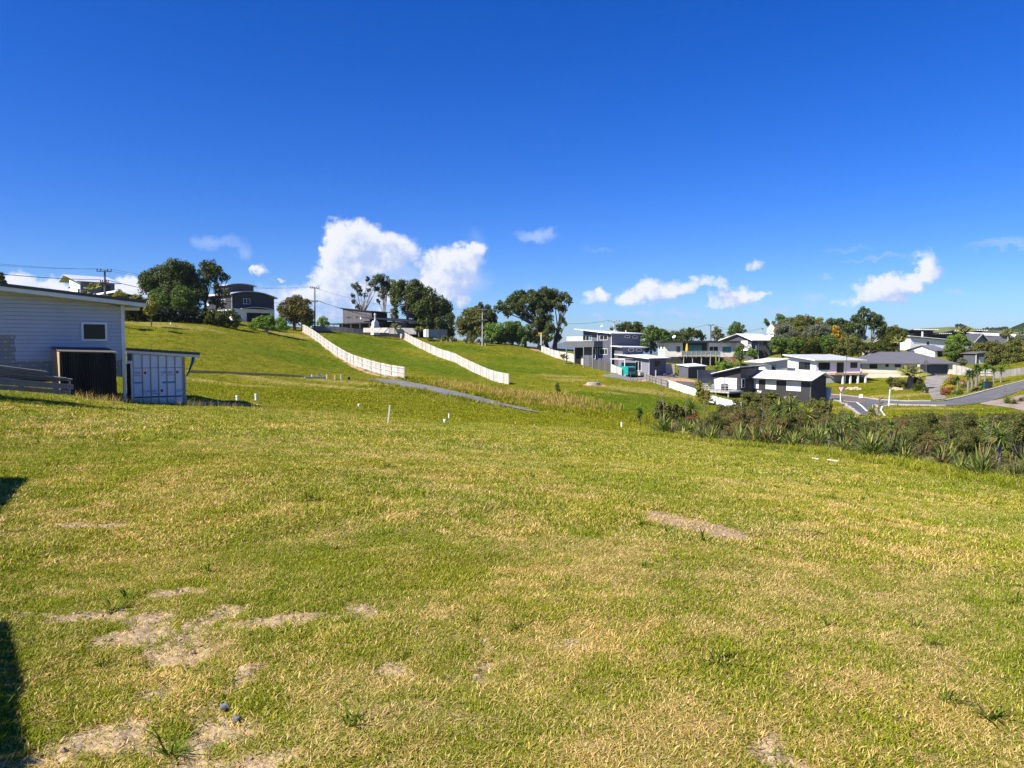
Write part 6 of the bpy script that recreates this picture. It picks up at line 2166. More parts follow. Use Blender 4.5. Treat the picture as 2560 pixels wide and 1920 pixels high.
# long timber edging and the loose posts at its end
eb = [G(470, 931), G(560, 934.5), (G(640, 938)), G(720, 941.5), G(760, 943.5)]
root = empty('timber_edging', eb[0], 'long low timber edging along the foot of the slope', 'edging')
for (a, b) in zip(along(eb, 4.0)[:-1], along(eb, 4.0)[1:]):
    m = MB(); m.bar(a[0] + Vector((0, 0, .12)), b[0] + Vector((0, 0, .12)), .14, .26); m.build('board', NEWTIM, root)
for (u, vt, vb, w, mat, lab) in ((760, 936, 945, .1, POSTD, 'thin dark stake where the edging ends'), (779.5, 936, 945.5, .14, PALING, 'pale square post after the edging'), (817, 936, 947, .15, PALING, 'pale post holding the loose rail'), (837, 937, 950, .22, NEWTIM, 'stout tan post at the end of the low rail'), (852, 936, 949.5, .18, PLGREY, 'grey post beside the stout tan post')):
    g = G(u, vb)
    m = MB(); m.bar(g + Vector((0, 0, -.2)), P(u, vt, g.y), w)
    tag(m.build('loose_post', mat, None, g), lab, 'post', 'posts at the end of the edging')
a, b = G(762, 946), G(815, 947.5)
m = MB(); m.bar(a + Vector((0, 0, .12)), b + Vector((0, 0, .12)), .06, .2)
tag(m.build('low_rail', PALING, None, a), 'low rail board between the pale posts', 'rail')
a, b = G(793, 945), G(803, 945.5)
m = MB(); m.bar(a + Vector((0, 0, .45)), b + Vector((0, 0, .45)), .05, .28); m.bar(b + Vector((0, 0, -.1)), b + Vector((0, 0, .6)), .08)
tag(m.build('sign_board', PALING, None, a), 'small blank board nailed above the low rail', 'board')
DRUM = paint('dark_drum', (.03, .03, .032), .6)
for (u, vt, vb, w, lab) in ((872, 942, 950.5, 6.5, 'dark drum beside the start of the gravel drive'), (1015, 942, 949, 6, 'dark drum at the foot of the railed fence')):
    g = G(u, vb)
    r = w / 2 * g.y / FPX
    zt = P(u, vt, g.y).z
    root = empty('drum', g, lab, 'drum')
    m = MB(); m.tube([g + Vector((0, 0, -.05)), Vector((g.x, g.y, zt))], r, 12); m.build('barrel', DRUM, root)
    for q in (.33, .66):
        zq = g.z + (zt - g.z) * q
        m = MB(); m.tube([Vector((g.x, g.y, zq - .02)), Vector((g.x, g.y, zq + .02))], r * 1.06, 12); m.build('hoop', DRUM, root)
# manhole lid on the slope
g = G(1483, 962)
root = empty('manhole', g, 'grey concrete manhole in bare clay on the slope', 'manhole')
m = MB(); m.tube([g + Vector((0, 0, -.3)), g + Vector((0, 0, .3))], 1.05, 18); m.build('ring', CONC, root)
m = MB(); m.tube([g + Vector((0, 0, .302)), g + Vector((0, 0, .40))], .95, 18); m.build('lid', CONC, root)
# white battens lying in the grass
for (u, v, u2, v2, lab) in ((2031, 1149, 2047, 1151.5, 'short white batten lying in grass before the flax'), (2068, 1153, 2096, 1156.5, 'longer white batten lying in grass before the flax')):
    a, b = G(u, v), G(u2, v2)
    m = MB(); m.bar(a + Vector((0, 0, .05)), b + Vector((0, 0, .05)), .035, .02)
    tag(m.build('batten', PVC, None, a), lab, 'batten')
# stones in the bare earth
STONE = road_mat('blue_stone', (.12, .125, .13), (.24, .245, .25), 12, 80, .8)
for (u, v, r, lab) in ((562, 1772, .022, 'blue grey stone with a pale face in the bare earth'), (592, 1800, .018, 'smaller blue grey stone in the bare earth')):
    g = G(u, v)
    bm = bmesh.new()
    bmesh.ops.create_icosphere(bm, subdivisions=2, radius=r)
    for q in bm.verts:
        q.co *= 1 + random.uniform(-.22, .22)
        q.co.z *= .7
    me_ = bpy.data.meshes.new('stone')
    bm.to_mesh(me_); bm.free()
    me_.materials.append(STONE)
    o = bpy.data.objects.new('stone', me_)
    o.location = g + Vector((0, 0, r * .4))
    COL.objects.link(o)
    tag(o, lab, 'stone')
for (u, v) in ((2125, 974), (2133, 975.5), (2140, 973), (2148, 976), (2237, 974), (2243, 975), (2250, 977)):
    g = G(u, v, 100)
    m = MB(); w_ = random.uniform(.5, .9); m.tube([g + Vector((-w_, 0, 0)), g + Vector((-w_ * .3, .1, .12)), g + Vector((w_ * .4, 0, .14)), g + Vector((w_, .1, 0))], [.1, .32, .3, .1], 7)
    tag(m.build('boulder', paint('sandstone', (.42, .34, .22), .85, .1, var=.2), None, g), 'flat sandy boulder set in the lawn below the white and cream houses', 'boulder', 'boulders in the lawn')

# ------------------------------------------------------------------ foliage
def leaf_mat(name, a, b, c=None, rough=.6, spec=.18, trans=.2):
    if name in MATS:
        return MATS[name]
    m, t, o = new_mat(name)
    isl = N(t, 'ShaderNodeNewGeometry').outputs['Random Per Island']
    col = mixc(t, isl, a, b)
    if c:
        col = mixc(t, Mth(t, 'MULTIPLY', Mth(t, 'GREATER_THAN', Mth(t, 'FRACT', Mth(t, 'MULTIPLY', isl, 7.3)), .82), .8), col, c)
    d = bsdf(t, None, col, rough, spec)
    tr = N(t, 'ShaderNodeBsdfTranslucent')
    t.links.new(mixc(t, 1.0, col, (1.0, 1.15, .6), 'MULTIPLY'), tr.inputs[0])
    mx = N(t, 'ShaderNodeMixShader', ins={0: trans})
    t.links.new(d.outputs[0], mx.inputs[1])
    t.links.new(tr.outputs[0], mx.inputs[2])
    t.links.new(mx.outputs[0], o.inputs['Surface'])
    MATS[name] = m
    return m


POHU = leaf_mat('pohutukawa_leaf', (0.041, 0.059, 0.013), (0.097, 0.128, 0.028), (0.156, 0.179, 0.048))
OLIVE = leaf_mat('olive_leaf', (0.086, 0.094, 0.019), (0.164, 0.172, 0.034), (0.219, 0.219, 0.053))
BROWNL = leaf_mat('bronze_leaf', (0.078, 0.068, 0.017), (0.156, 0.133, 0.032), (0.204, 0.172, 0.043))
MIDGREEN = leaf_mat('mid_green_leaf', (0.055, 0.097, 0.015), (0.117, 0.179, 0.028), (0.172, 0.234, 0.043))
BRIGHT = leaf_mat('bright_green_leaf', (0.086, 0.164, 0.015), (0.179, 0.289, 0.030), (0.250, 0.343, 0.053))
GREYG = leaf_mat('grey_green_leaf', (0.092, 0.106, 0.060), (0.177, 0.192, 0.121), (0.241, 0.256, 0.170))
GOLD = leaf_mat('golden_leaf', (0.369, 0.227, 0.014), (0.568, 0.383, 0.031), (0.284, 0.213, 0.028))
GOLDG = leaf_mat('yellow_green_leaf', (0.142, 0.149, 0.017), (0.284, 0.270, 0.035), (0.369, 0.312, 0.043))
MANUKA = leaf_mat('manuka_leaf', (0.062, 0.074, 0.019), (0.156, 0.169, 0.040), (0.241, 0.212, 0.055))
HEDGE = leaf_mat('hedge_leaf', (0.034, 0.053, 0.008), (0.101, 0.117, 0.016), (0.187, 0.172, 0.021))
RUST = leaf_mat('rust_leaf', (0.142, 0.050, 0.021), (0.270, 0.106, 0.040), (0.312, 0.170, 0.057))
ORANGE = leaf_mat('orange_flower', (0.511, 0.128, 0.028), (0.710, 0.241, 0.057), (0.114, 0.142, 0.028))
FLAXM = leaf_mat('flax_leaf', (0.095, 0.131, 0.022), (0.199, 0.245, 0.052), (0.398, 0.346, 0.093), .5, .22, .2)
FLAXB = leaf_mat('blue_flax_leaf', (0.068, 0.082, 0.021), (0.135, 0.146, 0.039), (0.234, 0.198, 0.066), .5, .15, .2)
FLAXD = leaf_mat('bronze_flax_leaf', (0.086, 0.066, 0.023), (0.173, 0.140, 0.047), (0.345, 0.263, 0.085), .5, .22, .2)
CABB = leaf_mat('cabbage_leaf', (0.086, 0.134, 0.029), (0.201, 0.269, 0.055), (0.441, 0.383, 0.109), .5, .2, .2)
CABY = leaf_mat('yellow_cabbage_leaf', (0.192, 0.220, 0.031), (0.383, 0.383, 0.063), (0.517, 0.421, 0.109), .5, .2, .2)
PALMM = leaf_mat('palm_leaf', (0.115, 0.163, 0.029), (0.269, 0.297, 0.055), (0.460, 0.365, 0.078), .45, .4, .15)
BARK = timber('grey_bark', (.14, .12, .10), (.24, .215, .185), (.28, .25, .22), .8)
BARKP = timber('pale_bark', (.26, .23, .20), (.38, .35, .31), (.42, .39, .35), .8)
BARKD = timber('dark_bark', (.045, .038, .030), (.085, .072, .058), (.10, .085, .07), .8)


def leaf_cloud(lobes, leaf, cover=1.0, sub=.42, flat=1.0, updown=.45, aspect=.6):
    """lobes: (centre Vector, radius). returns arrays of quad corners (n,4,3)"""
    C, Nn, S = [], [], []
    for (c, r) in lobes:
        ns = max(6, int(11 * (1 + r * .35)))
        d = rng.normal(size=(ns, 3))
        d /= np.linalg.norm(d, axis=1)[:, None]
        cs = np.array(c) + d * r * (.68 + .14 * rng.random((ns, 1))) * np.array([1, 1, flat])
        rs = r * sub * (.7 + .6 * rng.random(ns))
        for k in range(ns):
            n = int(cover * 4 * math.pi * rs[k] ** 2 / (leaf * leaf * aspect) * 1.5) + 4
            q = rng.normal(size=(n, 3))
            q /= np.linalg.norm(q, axis=1)[:, None]
            keep = (q[:, 2] > -.35) | (rng.random(n) < updown)
            q = q[keep]
            C.append(cs[k] + q * rs[k] * (.62 + .5 * rng.random((len(q), 1))))
            Nn.append(q + rng.normal(size=q.shape) * .55 + np.array([0, 0, .25]))
            S.append(leaf * (.55 + .75 * rng.random(len(q))))
    C, Nn, S = np.concatenate(C), np.concatenate(Nn), np.concatenate(S)
    Nn /= np.linalg.norm(Nn, axis=1)[:, None] + 1e-9
    T = np.cross(Nn, rng.normal(size=Nn.shape))
    T /= np.linalg.norm(T, axis=1)[:, None] + 1e-9
    B = np.cross(Nn, T)
    a, b = T * (S / 2)[:, None], B * (S * aspect / 2)[:, None]
    return np.stack([C - a, C - b * 1.0, C + a, C + b * 1.0], 1)


def quads_object(name, Q, mat, parent=None, loc=None):
    org = np.array(wloc(parent) if parent is not None else loc)
    n = len(Q)
    me = bpy.data.meshes.new(name)
    me.vertices.add(n * 4)
    me.vertices.foreach_set('co', (Q.reshape(-1, 3) - org).astype(np.float32).ravel())
    me.loops.add(n * 4)
    me.loops.foreach_set('vertex_index', np.arange(n * 4, dtype=np.int32))
    me.polygons.add(n)
    me.polygons.foreach_set('loop_start', np.arange(n, dtype=np.int32) * 4)
    me.update(calc_edges=True)
    me.materials.append(mat)
    o = bpy.data.objects.new(name, me)
    COL.objects.link(o)
    if parent is not None:
        o.parent = parent
    else:
        o.location = org
    return o


def px_lobes(lobes, D, spread=.5, f=None, k=1.0):
    out = []
    us = [l[0] for l in lobes]
    w = (max(us) - min(us)) / 2 * D / FPX if len(us) > 1 else 1
    if f:
        w *= .2
    for (x, y, r) in lobes:
        if f:
            u, v = f(x, y)
            sc = f(1, 0)[0] - f(0, 0)[0]
        else:
            u, v, sc = x, y, 1
        rr = r * sc * D / FPX * k
        dy = random.uniform(-1, 1) * max(w * spread, rr * .4)
        out.append((P(u, v, D + dy), rr))
    return out


def lobed(name, label, cat, D, lobes, mat, leaf=.34, trunks=(), f=None, bark=None, group=None, cover=1.0, sub=.42, tr=.28, spread=.4, base=None, limbs=True, trunkname='trunk', crown='crown', updown=.45, k=1.14, aspect=.6):
    L = px_lobes(lobes, D, spread, f, k)
    tb = []
    for (x, y) in trunks:
        u, v = f(x, y) if f else (x, y)
        p = P(u, v, D)
        gz = h1(p.x, p.y)
        tb.append(Vector((p.x, p.y, min(p.z, gz + .4) if p.z - gz < 6 else p.z)))
    if not tb:
        c = sum((l[0] for l in L), Vector()) / len(L)
        tb = [Vector((c.x, c.y, max(h1(c.x, c.y), min(l[0].z - l[1] for l in L) - .5)))]
    root = empty(name, tb[0], label, cat, group)
    Q = leaf_cloud(L, leaf, cover, sub, updown=updown, aspect=aspect)
    quads_object(crown, Q, mat, root)
    m = MB()
    for i, b in enumerate(tb):
        mine = [l for j, l in enumerate(L) if min(range(len(tb)), key=lambda q: (tb[q] - l[0]).length) == i]
        if not mine:
            continue
        cz = sum((l[0] for l in mine), Vector()) / len(mine)
        fork = b.lerp(cz, .38) + Vector((random.uniform(-.3, .3), 0, 0))
        fork.z = b.z + max(.3, (cz.z - b.z) * .4)
        m.tube([b + Vector((0, 0, -.5)), b.lerp(fork, .5) + Vector((random.uniform(-.15, .15), 0, 0)), fork], [tr * 1.3, tr, tr * .85], 7)
        if limbs:
            for (c, r) in mine:
                mid = fork.lerp(c, .55) + Vector((random.uniform(-.5, .5), random.uniform(-.4, .4), random.uniform(-.2, .5))) * min(1, r)
                m.tube([fork, mid, c], [tr * .55, tr * .32, tr * .1], 5)
                for q in range(2):
                    e = c + Vector((random.uniform(-1, 1), random.uniform(-1, 1), random.uniform(0, .9))) * r * .75
                    m.tube([mid.lerp(c, .6), e], [tr * .2, tr * .06], 4)
    m.build(trunkname, bark or BARK, root)
    return root


def z4(x, y): return 1100 + x * .18083, 680 + y * .18083
def zs(x, y): return 1600 + x * .22604, 960 + y * .22604
def zt_(x, y): return 2060 + x * .22604, 960 + y * .22604

# --- ridge trees, left to right
lobed('pohutukawa_tree', 'dark broad pohutukawa standing behind the hedge, left of its taller neighbour', 'tree', 134, [(310, 330, 95), (280, 400, 80), (420, 280, 90), (560, 230, 105), (650, 220, 85), (470, 370, 110), (600, 320, 120), (690, 285, 70), (350, 440, 80), (560, 420, 110), (690, 380, 90), (470, 470, 90), (600, 500, 90), (700, 470, 80), (520, 560, 70), (770, 330, 60), (780, 400, 70), (790, 470, 70)], POHU, .36, ((640, 650), (560, 650)), z2, BARKD, tr=.32)
lobed('pohutukawa_tree', 'tall airy pohutukawa with open lower limbs beside the arched roofs', 'tree', 136, [(900, 200, 72), (960, 190, 66), (1000, 240, 52), (860, 255, 50), (930, 290, 72), (1060, 310, 42), (1105, 300, 24), (870, 360, 40), (990, 400, 42), (1020, 470, 40), (1090, 460, 30), (930, 540, 34), (1000, 560, 34), (1060, 590, 28), (800, 420, 60), (800, 500, 70), (760, 590, 60)], POHU, .32, ((945, 650), (860, 650)), z2, BARKD, cover=.75, tr=.26)
lobed('understory_tree', 'lower rounded green tree in front of the broad pohutukawa', 'tree', 128, [(420, 490, 80), (370, 530, 65), (640, 490, 90), (600, 560, 75), (680, 570, 70), (450, 560, 70), (720, 520, 60), (560, 600, 50)], MIDGREEN, .30, ((430, 650), (640, 650)), z2, BARKD)
lobed('conifer', 'feathery yellow green conifer at the near end of the hedge', 'tree', 112, [(320, 590, 55), (310, 640, 50), (330, 540, 30), (325, 505, 15)], GOLDG, .22, ((320, 720),), z2, BARKD, tr=.08)
lobed('edge_tree', 'dark tree top peeking over the long roof', 'tree', 115, [(0, 250, 45), (-30, 220, 60), (25, 285, 30), (-40, 290, 60)], POHU, .3, ((-20, 420),), z1)
lobed('round_tree', 'round bronze leaved tree beside the power pole', 'tree', 150, [(1800, 590, 80), (1700, 620, 65), (1880, 610, 80), (1800, 660, 100), (1710, 690, 60), (1900, 680, 70), (1750, 560, 50), (1850, 560, 50)], BROWNL, .34, ((1790, 760),), z2, BARKD)
lobed('garden_shrub', 'small round bright shrub at the top of the railed fence', 'shrub', 150, [(1925, 740, 55), (1900, 760, 40), (1950, 760, 35)], BRIGHT, .26, ((1925, 800),), z2, limbs=False)
lobed('garden_tree', 'small light green tree behind the dark ridge fence', 'tree', 162, [(2080, 745, 40), (2050, 770, 32), (2110, 780, 30)], BRIGHT, .26, ((2075, 810),), z2)
lobed('gum_tree', 'sparse grey limbed tree with tufted crown beside the big dark one', 'tree', 182, [(685, 220, 36), (722, 256, 34), (745, 306, 22), (665, 322, 20), (795, 320, 22), (672, 385, 22), (810, 155, 24), (905, 165, 52), (985, 165, 50), (945, 140, 38), (865, 195, 38), (1000, 235, 48), (910, 255, 32), (960, 320, 36), (1050, 205, 46), (985, 285, 32), (830, 270, 20), (720, 440, 25), (925, 385, 24)], POHU, .34, ((970, 560), (760, 560)), z3, BARKP, cover=.8, tr=.34)
lobed('pohutukawa_tree', 'huge dark domed pohutukawa behind the black ridge house', 'tree', 180, [(1130, 245, 60), (1200, 240, 70), (1290, 245, 70), (1360, 280, 70), (1100, 320, 62), (1200, 330, 90), (1330, 350, 100), (1430, 340, 80), (1280, 440, 100), (1420, 440, 110), (1540, 400, 80), (1600, 460, 70), (1560, 520, 90), (1650, 560, 50), (1440, 545, 95), (1300, 535, 60), (1660, 640, 50), (1560, 640, 80), (1110, 400, 50), (1085, 495, 40), (1220, 470, 50), (1090, 545, 34), (1640, 700, 60), (1400, 620, 70), (1480, 680, 70), (1580, 720, 70), (1500, 600, 80)], POHU, .42, ((1215, 600), (1330, 600), (1080, 590)), z3, BARK, tr=.42, cover=.95)
lobed('olive_tree', 'dense olive green tree behind the pale slender pole', 'tree', 172, [(350, 640, 90), (300, 720, 75), (420, 600, 90), (500, 580, 80), (540, 670, 100), (440, 720, 100), (370, 820, 80), (540, 800, 90), (300, 820, 60), (450, 860, 70)], OLIVE, .36, ((430, 960),), z4, BARKD)
lobed('spired_tree', 'dark spiky topped tree between the olive tree and the big pohutukawa', 'tree', 178, [(565, 440, 24), (560, 480, 42), (470, 520, 45), (345, 530, 16), (650, 520, 55), (620, 590, 80), (520, 540, 50), (700, 580, 60), (720, 660, 80)], POHU, .34, ((600, 960),), z4, BARKD)
lobed('shrubby_tree', 'bright green bushy tree before the big pohutukawa', 'tree', 166, [(700, 785, 75), (770, 830, 75), (830, 770, 55), (650, 860, 45), (700, 880, 60)], BRIGHT, .3, ((720, 980),), z4, BARKD)
lobed('shrubby_tree', 'dark bushy understory tree below the big pohutukawa', 'tree', 168, [(950, 770, 85), (1030, 740, 75), (1000, 840, 90), (1100, 800, 75), (1130, 880, 80), (1200, 800, 60), (950, 920, 75), (1250, 900, 65), (1060, 930, 70), (1180, 950, 60), (880, 850, 70), (860, 930, 60), (780, 920, 60)], MIDGREEN, .32, ((1000, 990), (1180, 990)), z4, BARKD)
lobed('pohutukawa_tree', 'great spreading pohutukawa with open forked trunk on the crest', 'tree', 174, [(850, 470, 62), (930, 465, 72), (800, 520, 52), (1080, 335, 72), (1010, 400, 72), (1160, 325, 70), (1250, 330, 66), (1100, 440, 95), (1200, 450, 100), (1320, 330, 56), (1420, 290, 66), (1500, 262, 66), (1570, 290, 60), (1480, 350, 80), (1600, 350, 72), (1700, 325, 62), (1765, 375, 52), (1800, 430, 30), (1620, 425, 56), (1400, 430, 90), (1300, 480, 70), (1700, 490, 42), (1722, 535, 36), (1250, 560, 66), (1130, 560, 60), (1000, 520, 70), (920, 560, 60), (1370, 560, 46), (1180, 640, 50), (1560, 400, 60), (1330, 400, 80), (1500, 450, 70), (1560, 500, 50), (1450, 520, 55), (1640, 500, 40)], POHU, .38, ((1575, 1000), (1490, 1000)), z4, BARK, tr=.4, cover=.9)
lobed('understory_tree', 'dark foliage hanging around the forked trunk on the crest', 'tree', 171, [(1350, 680, 55), (1450, 660, 60), (1520, 640, 45), (1420, 750, 70), (1510, 740, 60), (1300, 780, 70), (1700, 660, 40), (1730, 720, 26), (1400, 850, 85), (1500, 880, 75), (1630, 910, 50), (1560, 800, 45), (1650, 800, 36), (1320, 900, 70), (1420, 950, 60)], POHU, .34, ((1400, 1000), (1600, 1000)), z4, BARKD)
lobed('weed_tree', 'small yellow leaved tree behind the yellow topped post', 'tree', 168, [(1360, 920, 42), (1340, 960, 30), (1390, 880, 25)], GOLDG, .24, ((1360, 1010),), z4)
# --- behind the charcoal house and along the skyline
lobed('skyline_tree', 'broad dark tree behind the charcoal house roof', 'tree', 212, [(930, 245, 62), (1020, 235, 70), (1120, 225, 80), (1200, 232, 70), (1265, 245, 45), (1000, 295, 65), (1150, 300, 80), (800, 258, 26), (1260, 320, 60), (1090, 340, 60)], POHU, .42, ((1080, 560),), z5, BARKD)
lobed('skyline_tree', 'dark tree between the charcoal and ivory houses', 'tree', 205, [(1380, 250, 52), (1450, 292, 56), (1330, 330, 75), (1420, 375, 85), (1540, 330, 46), (1600, 320, 42), (1300, 425, 75), (1560, 400, 75), (1270, 505, 66), (1380, 465, 75), (1640, 385, 48), (1330, 560, 55), (1440, 540, 60)], MIDGREEN, .42, ((1400, 640),), z5, BARKD)
lobed('skyline_tree', 'dark tree behind the flat black roof of the ivory house', 'tree', 214, [(1790, 350, 46), (1900, 325, 62), (1990, 295, 46), (2030, 275, 30), (2060, 345, 62), (2130, 350, 56), (1950, 395, 70), (2200, 385, 50), (1840, 400, 50)], POHU, .42, ((1990, 520),), z5, BARKD)
lobed('skyline_tree', 'loose yellow green tree right of the pole behind the flat roof', 'tree', 216, [(450, 272, 42), (485, 312, 46), (400, 322, 34), (540, 375, 34), (450, 385, 46), (380, 370, 26)], OLIVE, .36, ((450, 470),), z6, BARKD, cover=.8)
lobed('skyline_tree', 'feathery tree behind the charcoal gable', 'tree', 218, [(720, 195, 40), (765, 235, 66), (700, 285, 72), (800, 292, 62), (842, 222, 24), (655, 245, 30), (640, 330, 40), (880, 290, 22)], MIDGREEN, .34, ((740, 430),), z6, BARKD, cover=.8)
lobed('skyline_pine', 'dark windswept pine beside the spiked white gable', 'tree', 216, [(90, 270, 40), (125, 315, 32), (300, 190, 45), (350, 215, 42), (390, 245, 26), (280, 262, 45), (205, 300, 34), (330, 290, 40)], MIDGREEN, .34, ((240, 420),), z7, BARKP, cover=.8)
lobed('hill_shrubbery', 'olive dense tree at the left of the wooded knoll', 'tree', 194, [(450, 305, 82), (560, 265, 76), (670, 245, 76), (780, 272, 70), (620, 335, 95), (480, 385, 75), (740, 350, 80), (540, 350, 80)], OLIVE, .36, ((600, 640),), z7, BARKD)
lobed('hill_shrubbery', 'golden topped tree behind the olive one on the knoll', 'tree', 196, [(915, 262, 48), (958, 300, 44), (880, 300, 40)], GOLDG, .32, ((920, 560),), z7, BARKD)
lobed('hill_shrubbery', 'grey green tree at the foot of the spiked gable', 'tree', 184, [(330, 440, 100), (260, 500, 72), (450, 470, 100), (400, 400, 72), (300, 560, 70)], GREYG, .34, ((340, 720),), z7, BARKD)
lobed('hill_shrubbery', 'silvery grey green tree in the middle of the knoll', 'tree', 186, [(760, 425, 82), (860, 400, 85), (950, 365, 72), (1020, 430, 82), (880, 490, 85), (700, 505, 75)], GREYG, .34, ((860, 720),), z7, BARKD)
lobed('golden_tree', 'bright golden yellow tree on the wooded knoll', 'tree', 182, [(1165, 385, 48), (1190, 450, 60), (1150, 480, 42), (1215, 505, 42)], GOLD, .3, ((1180, 720),), z7, BARKD)
lobed('hill_shrubbery', 'dark green tree behind the golden one', 'tree', 198, [(1120, 295, 75), (1250, 305, 75), (1330, 335, 75), (1300, 425, 85), (1060, 330, 60), (1380, 400, 60)], POHU, .38, ((1250, 640),), z7, BARKD)
for i, (xs_, lab, mt_) in enumerate(((range(250, 560, 95), 'dark leafy thicket left below the knoll', MIDGREEN), (range(560, 860, 95), 'dark leafy thicket in the middle below the knoll', HEDGE), (range(860, 1150, 95), 'dark leafy thicket right below the knoll', MIDGREEN), (range(1150, 1440, 95), 'olive leafy thicket below the golden tree', OLIVE))):
    L_ = []
    for x in xs_:
        L_ += [(x, random.uniform(590, 640), random.uniform(80, 100)), (x + 40, random.uniform(680, 730), random.uniform(70, 85))]
    lobed('thicket', lab, 'thicket', 168, L_, mt_, .34, ((xs_[1], 800),), z7, BARKD)
lobed('knoll_tree', 'tall dark tree with pale branching limbs behind the hipped roof', 'tree', 180, [(1580, 112, 56), (1640, 112, 48), (1530, 170, 40), (1470, 235, 70), (1610, 225, 70), (1740, 230, 80), (1820, 255, 72), (1880, 325, 62), (1540, 320, 75), (1830, 400, 75), (1480, 420, 85), (1910, 440, 52), (1720, 330, 60), (1560, 530, 60), (1860, 550, 66), (1480, 540, 70), (1420, 330, 70), (1800, 640, 55)], POHU, .36, ((1600, 745), (1680, 745)), z7, BARKP, cover=.85, tr=.36)
lobed('knoll_tree', 'grey green tree right of the pale limbed tree', 'tree', 176, [(2010, 445, 75), (2100, 405, 66), (2050, 540, 85), (2150, 500, 85), (1990, 605, 75), (1950, 685, 55), (2060, 660, 70)], HEDGE, .34, ((2040, 780),), z7, BARKD)
lobed('garden_tree', 'yellow green leafy tree before the small white gable', 'tree', 166, [(1130, 560, 82), (1080, 605, 55), (1200, 545, 72), (1290, 565, 66), (1340, 600, 50), (1090, 520, 40)], BRIGHT, .32, ((1180, 860),), z8, BARKD)
lobed('garden_tree', 'dark rounded tree under the yellow green one', 'tree', 163, [(1130, 690, 105), (1240, 725, 85), (1100, 790, 75), (1200, 805, 75), (1060, 700, 60)], MIDGREEN, .32, ((1150, 880),), z8, BARKD)
lobed('hill_bush', 'olive bush below the charcoal gables', 'shrub', 176, [(1500, 645, 55), (1600, 650, 66), (1700, 645, 66), (1800, 622, 52), (1560, 705, 56), (1680, 725, 66), (1440, 700, 50)], OLIVE, .32, ((1620, 800),), z8, BARKD)
lobed('hill_bush', 'large dark bush above the roadside fence', 'shrub', 150, [(1780, 765, 100), (1900, 745, 100), (1720, 845, 80), (1850, 855, 100), (1700, 900, 60), (1780, 920, 70)], MANUKA, .30, ((1800, 960),), z8, BARKD)
lobed('hill_bush', 'mixed green bush at the end of the roadside fence', 'shrub', 148, [(2000, 700, 100), (2100, 645, 90), (2150, 765, 95), (2000, 855, 100), (2120, 885, 85), (1930, 925, 70), (2050, 955, 60), (2200, 825, 70), (2230, 930, 60)], OLIVE, .32, ((2050, 990),), z8, BARKD)
lobed('hill_bush', 'pale leafy bush high on the right hill', 'shrub', 170, [(2150, 565, 75), (2085, 525, 52), (2190, 475, 52), (1980, 645, 62), (2240, 560, 70), (1900, 470, 44), (1960, 500, 40)], GREYG, .34, ((2120, 720),), z8, BARKD)
lobed('hill_bush', 'bright low bush behind the cabbage palms', 'shrub', 140, [(1680, 985, 45), (1800, 985, 55), (1920, 985, 55), (1990, 1000, 40), (1600, 1000, 35)], BRIGHT, .26, ((1800, 1060),), z8, limbs=False)
lobed('verge_tree', 'round dark shrub beside the ivory house steps', 'shrub', 160, [(790, 560, 55), (770, 640, 62), (800, 690, 50), (830, 520, 36)], MIDGREEN, .28, ((790, 760),), z6, BARKD)
lobed('verge_tree', 'low rounded bright shrub below the deck steps', 'shrub', 140, [(480, 830, 55), (560, 820, 60), (650, 830, 60), (730, 840, 45), (440, 870, 40), (600, 870, 60)], BRIGHT, .26, ((580, 910),), z6, limbs=False)
lobed('verge_tree', 'leafy shrub under the crossed balcony rails', 'shrub', 178, [(980, 610, 55), (1030, 650, 45), (930, 640, 40)], BRIGHT, .26, ((980, 700),), z6)
lobed('young_tree', 'young sparse tree before the pale upper fence', 'tree', 144, [(40, 680, 30), (75, 670, 32), (110, 695, 25), (20, 665, 15)], OLIVE, .2, ((75, 745),), z5, cover=.6, tr=.08)
lobed('fence_tree', 'golden green young tree before the bright white fence', 'tree', 104, [(150, 1110, 55), (170, 1180, 55), (240, 1290, 80), (160, 1290, 60), (320, 1330, 60), (290, 1230, 45), (190, 1240, 60), (330, 1120, 30)], GOLDG, .2, ((220, 1420),), z6, BARKD, cover=.9, tr=.1)

for (D_, L_, mt_, lab) in ((206, [(1560, 330, 60), (1640, 350, 60), (1720, 360, 60), (1600, 430, 70), (1700, 430, 70), (1780, 420, 60)], MIDGREEN, 'dark tree filling the gap beside the ivory house roof'),):
    lobed('skyline_tree', lab, 'tree', D_, L_, mt_, .4, ((1660, 620),), z5, BARKD)
for (D_, L_, mt_, lab) in ((200, [(1420, 560, 70), (1960, 520, 80), (2060, 470, 80), (1900, 600, 80), (2140, 560, 80), (2200, 480, 60), (2180, 640, 70)], POHU, 'dark tree belt right of the pale limbed tree'), (172, [(1480, 640, 80), (1560, 660, 80), (1700, 680, 70), (1780, 690, 70), (1880, 680, 70), (1960, 700, 60)], HEDGE, 'dark shrub belt directly behind the hipped roof'), (190, [(480, 470, 70), (560, 430, 80), (640, 430, 80), (560, 500, 80), (680, 480, 70), (1100, 480, 80), (1100, 560, 80), (1280, 540, 80)], OLIVE, 'olive tree belt in the middle of the knoll')):
    lobed('tree_belt', lab, 'tree', D_, L_, mt_, .36, ((L_[1][0], 760),), z7, BARKD)
lobed('tree_belt', 'mixed green bush below the charcoal gables', 'shrub', 165, [(1480, 760, 60), (1560, 780, 60), (1650, 790, 60), (1380, 780, 55), (1430, 850, 55), (1560, 860, 40), (1400, 720, 50)], OLIVE, .3, ((1500, 900),), z8, BARKD)

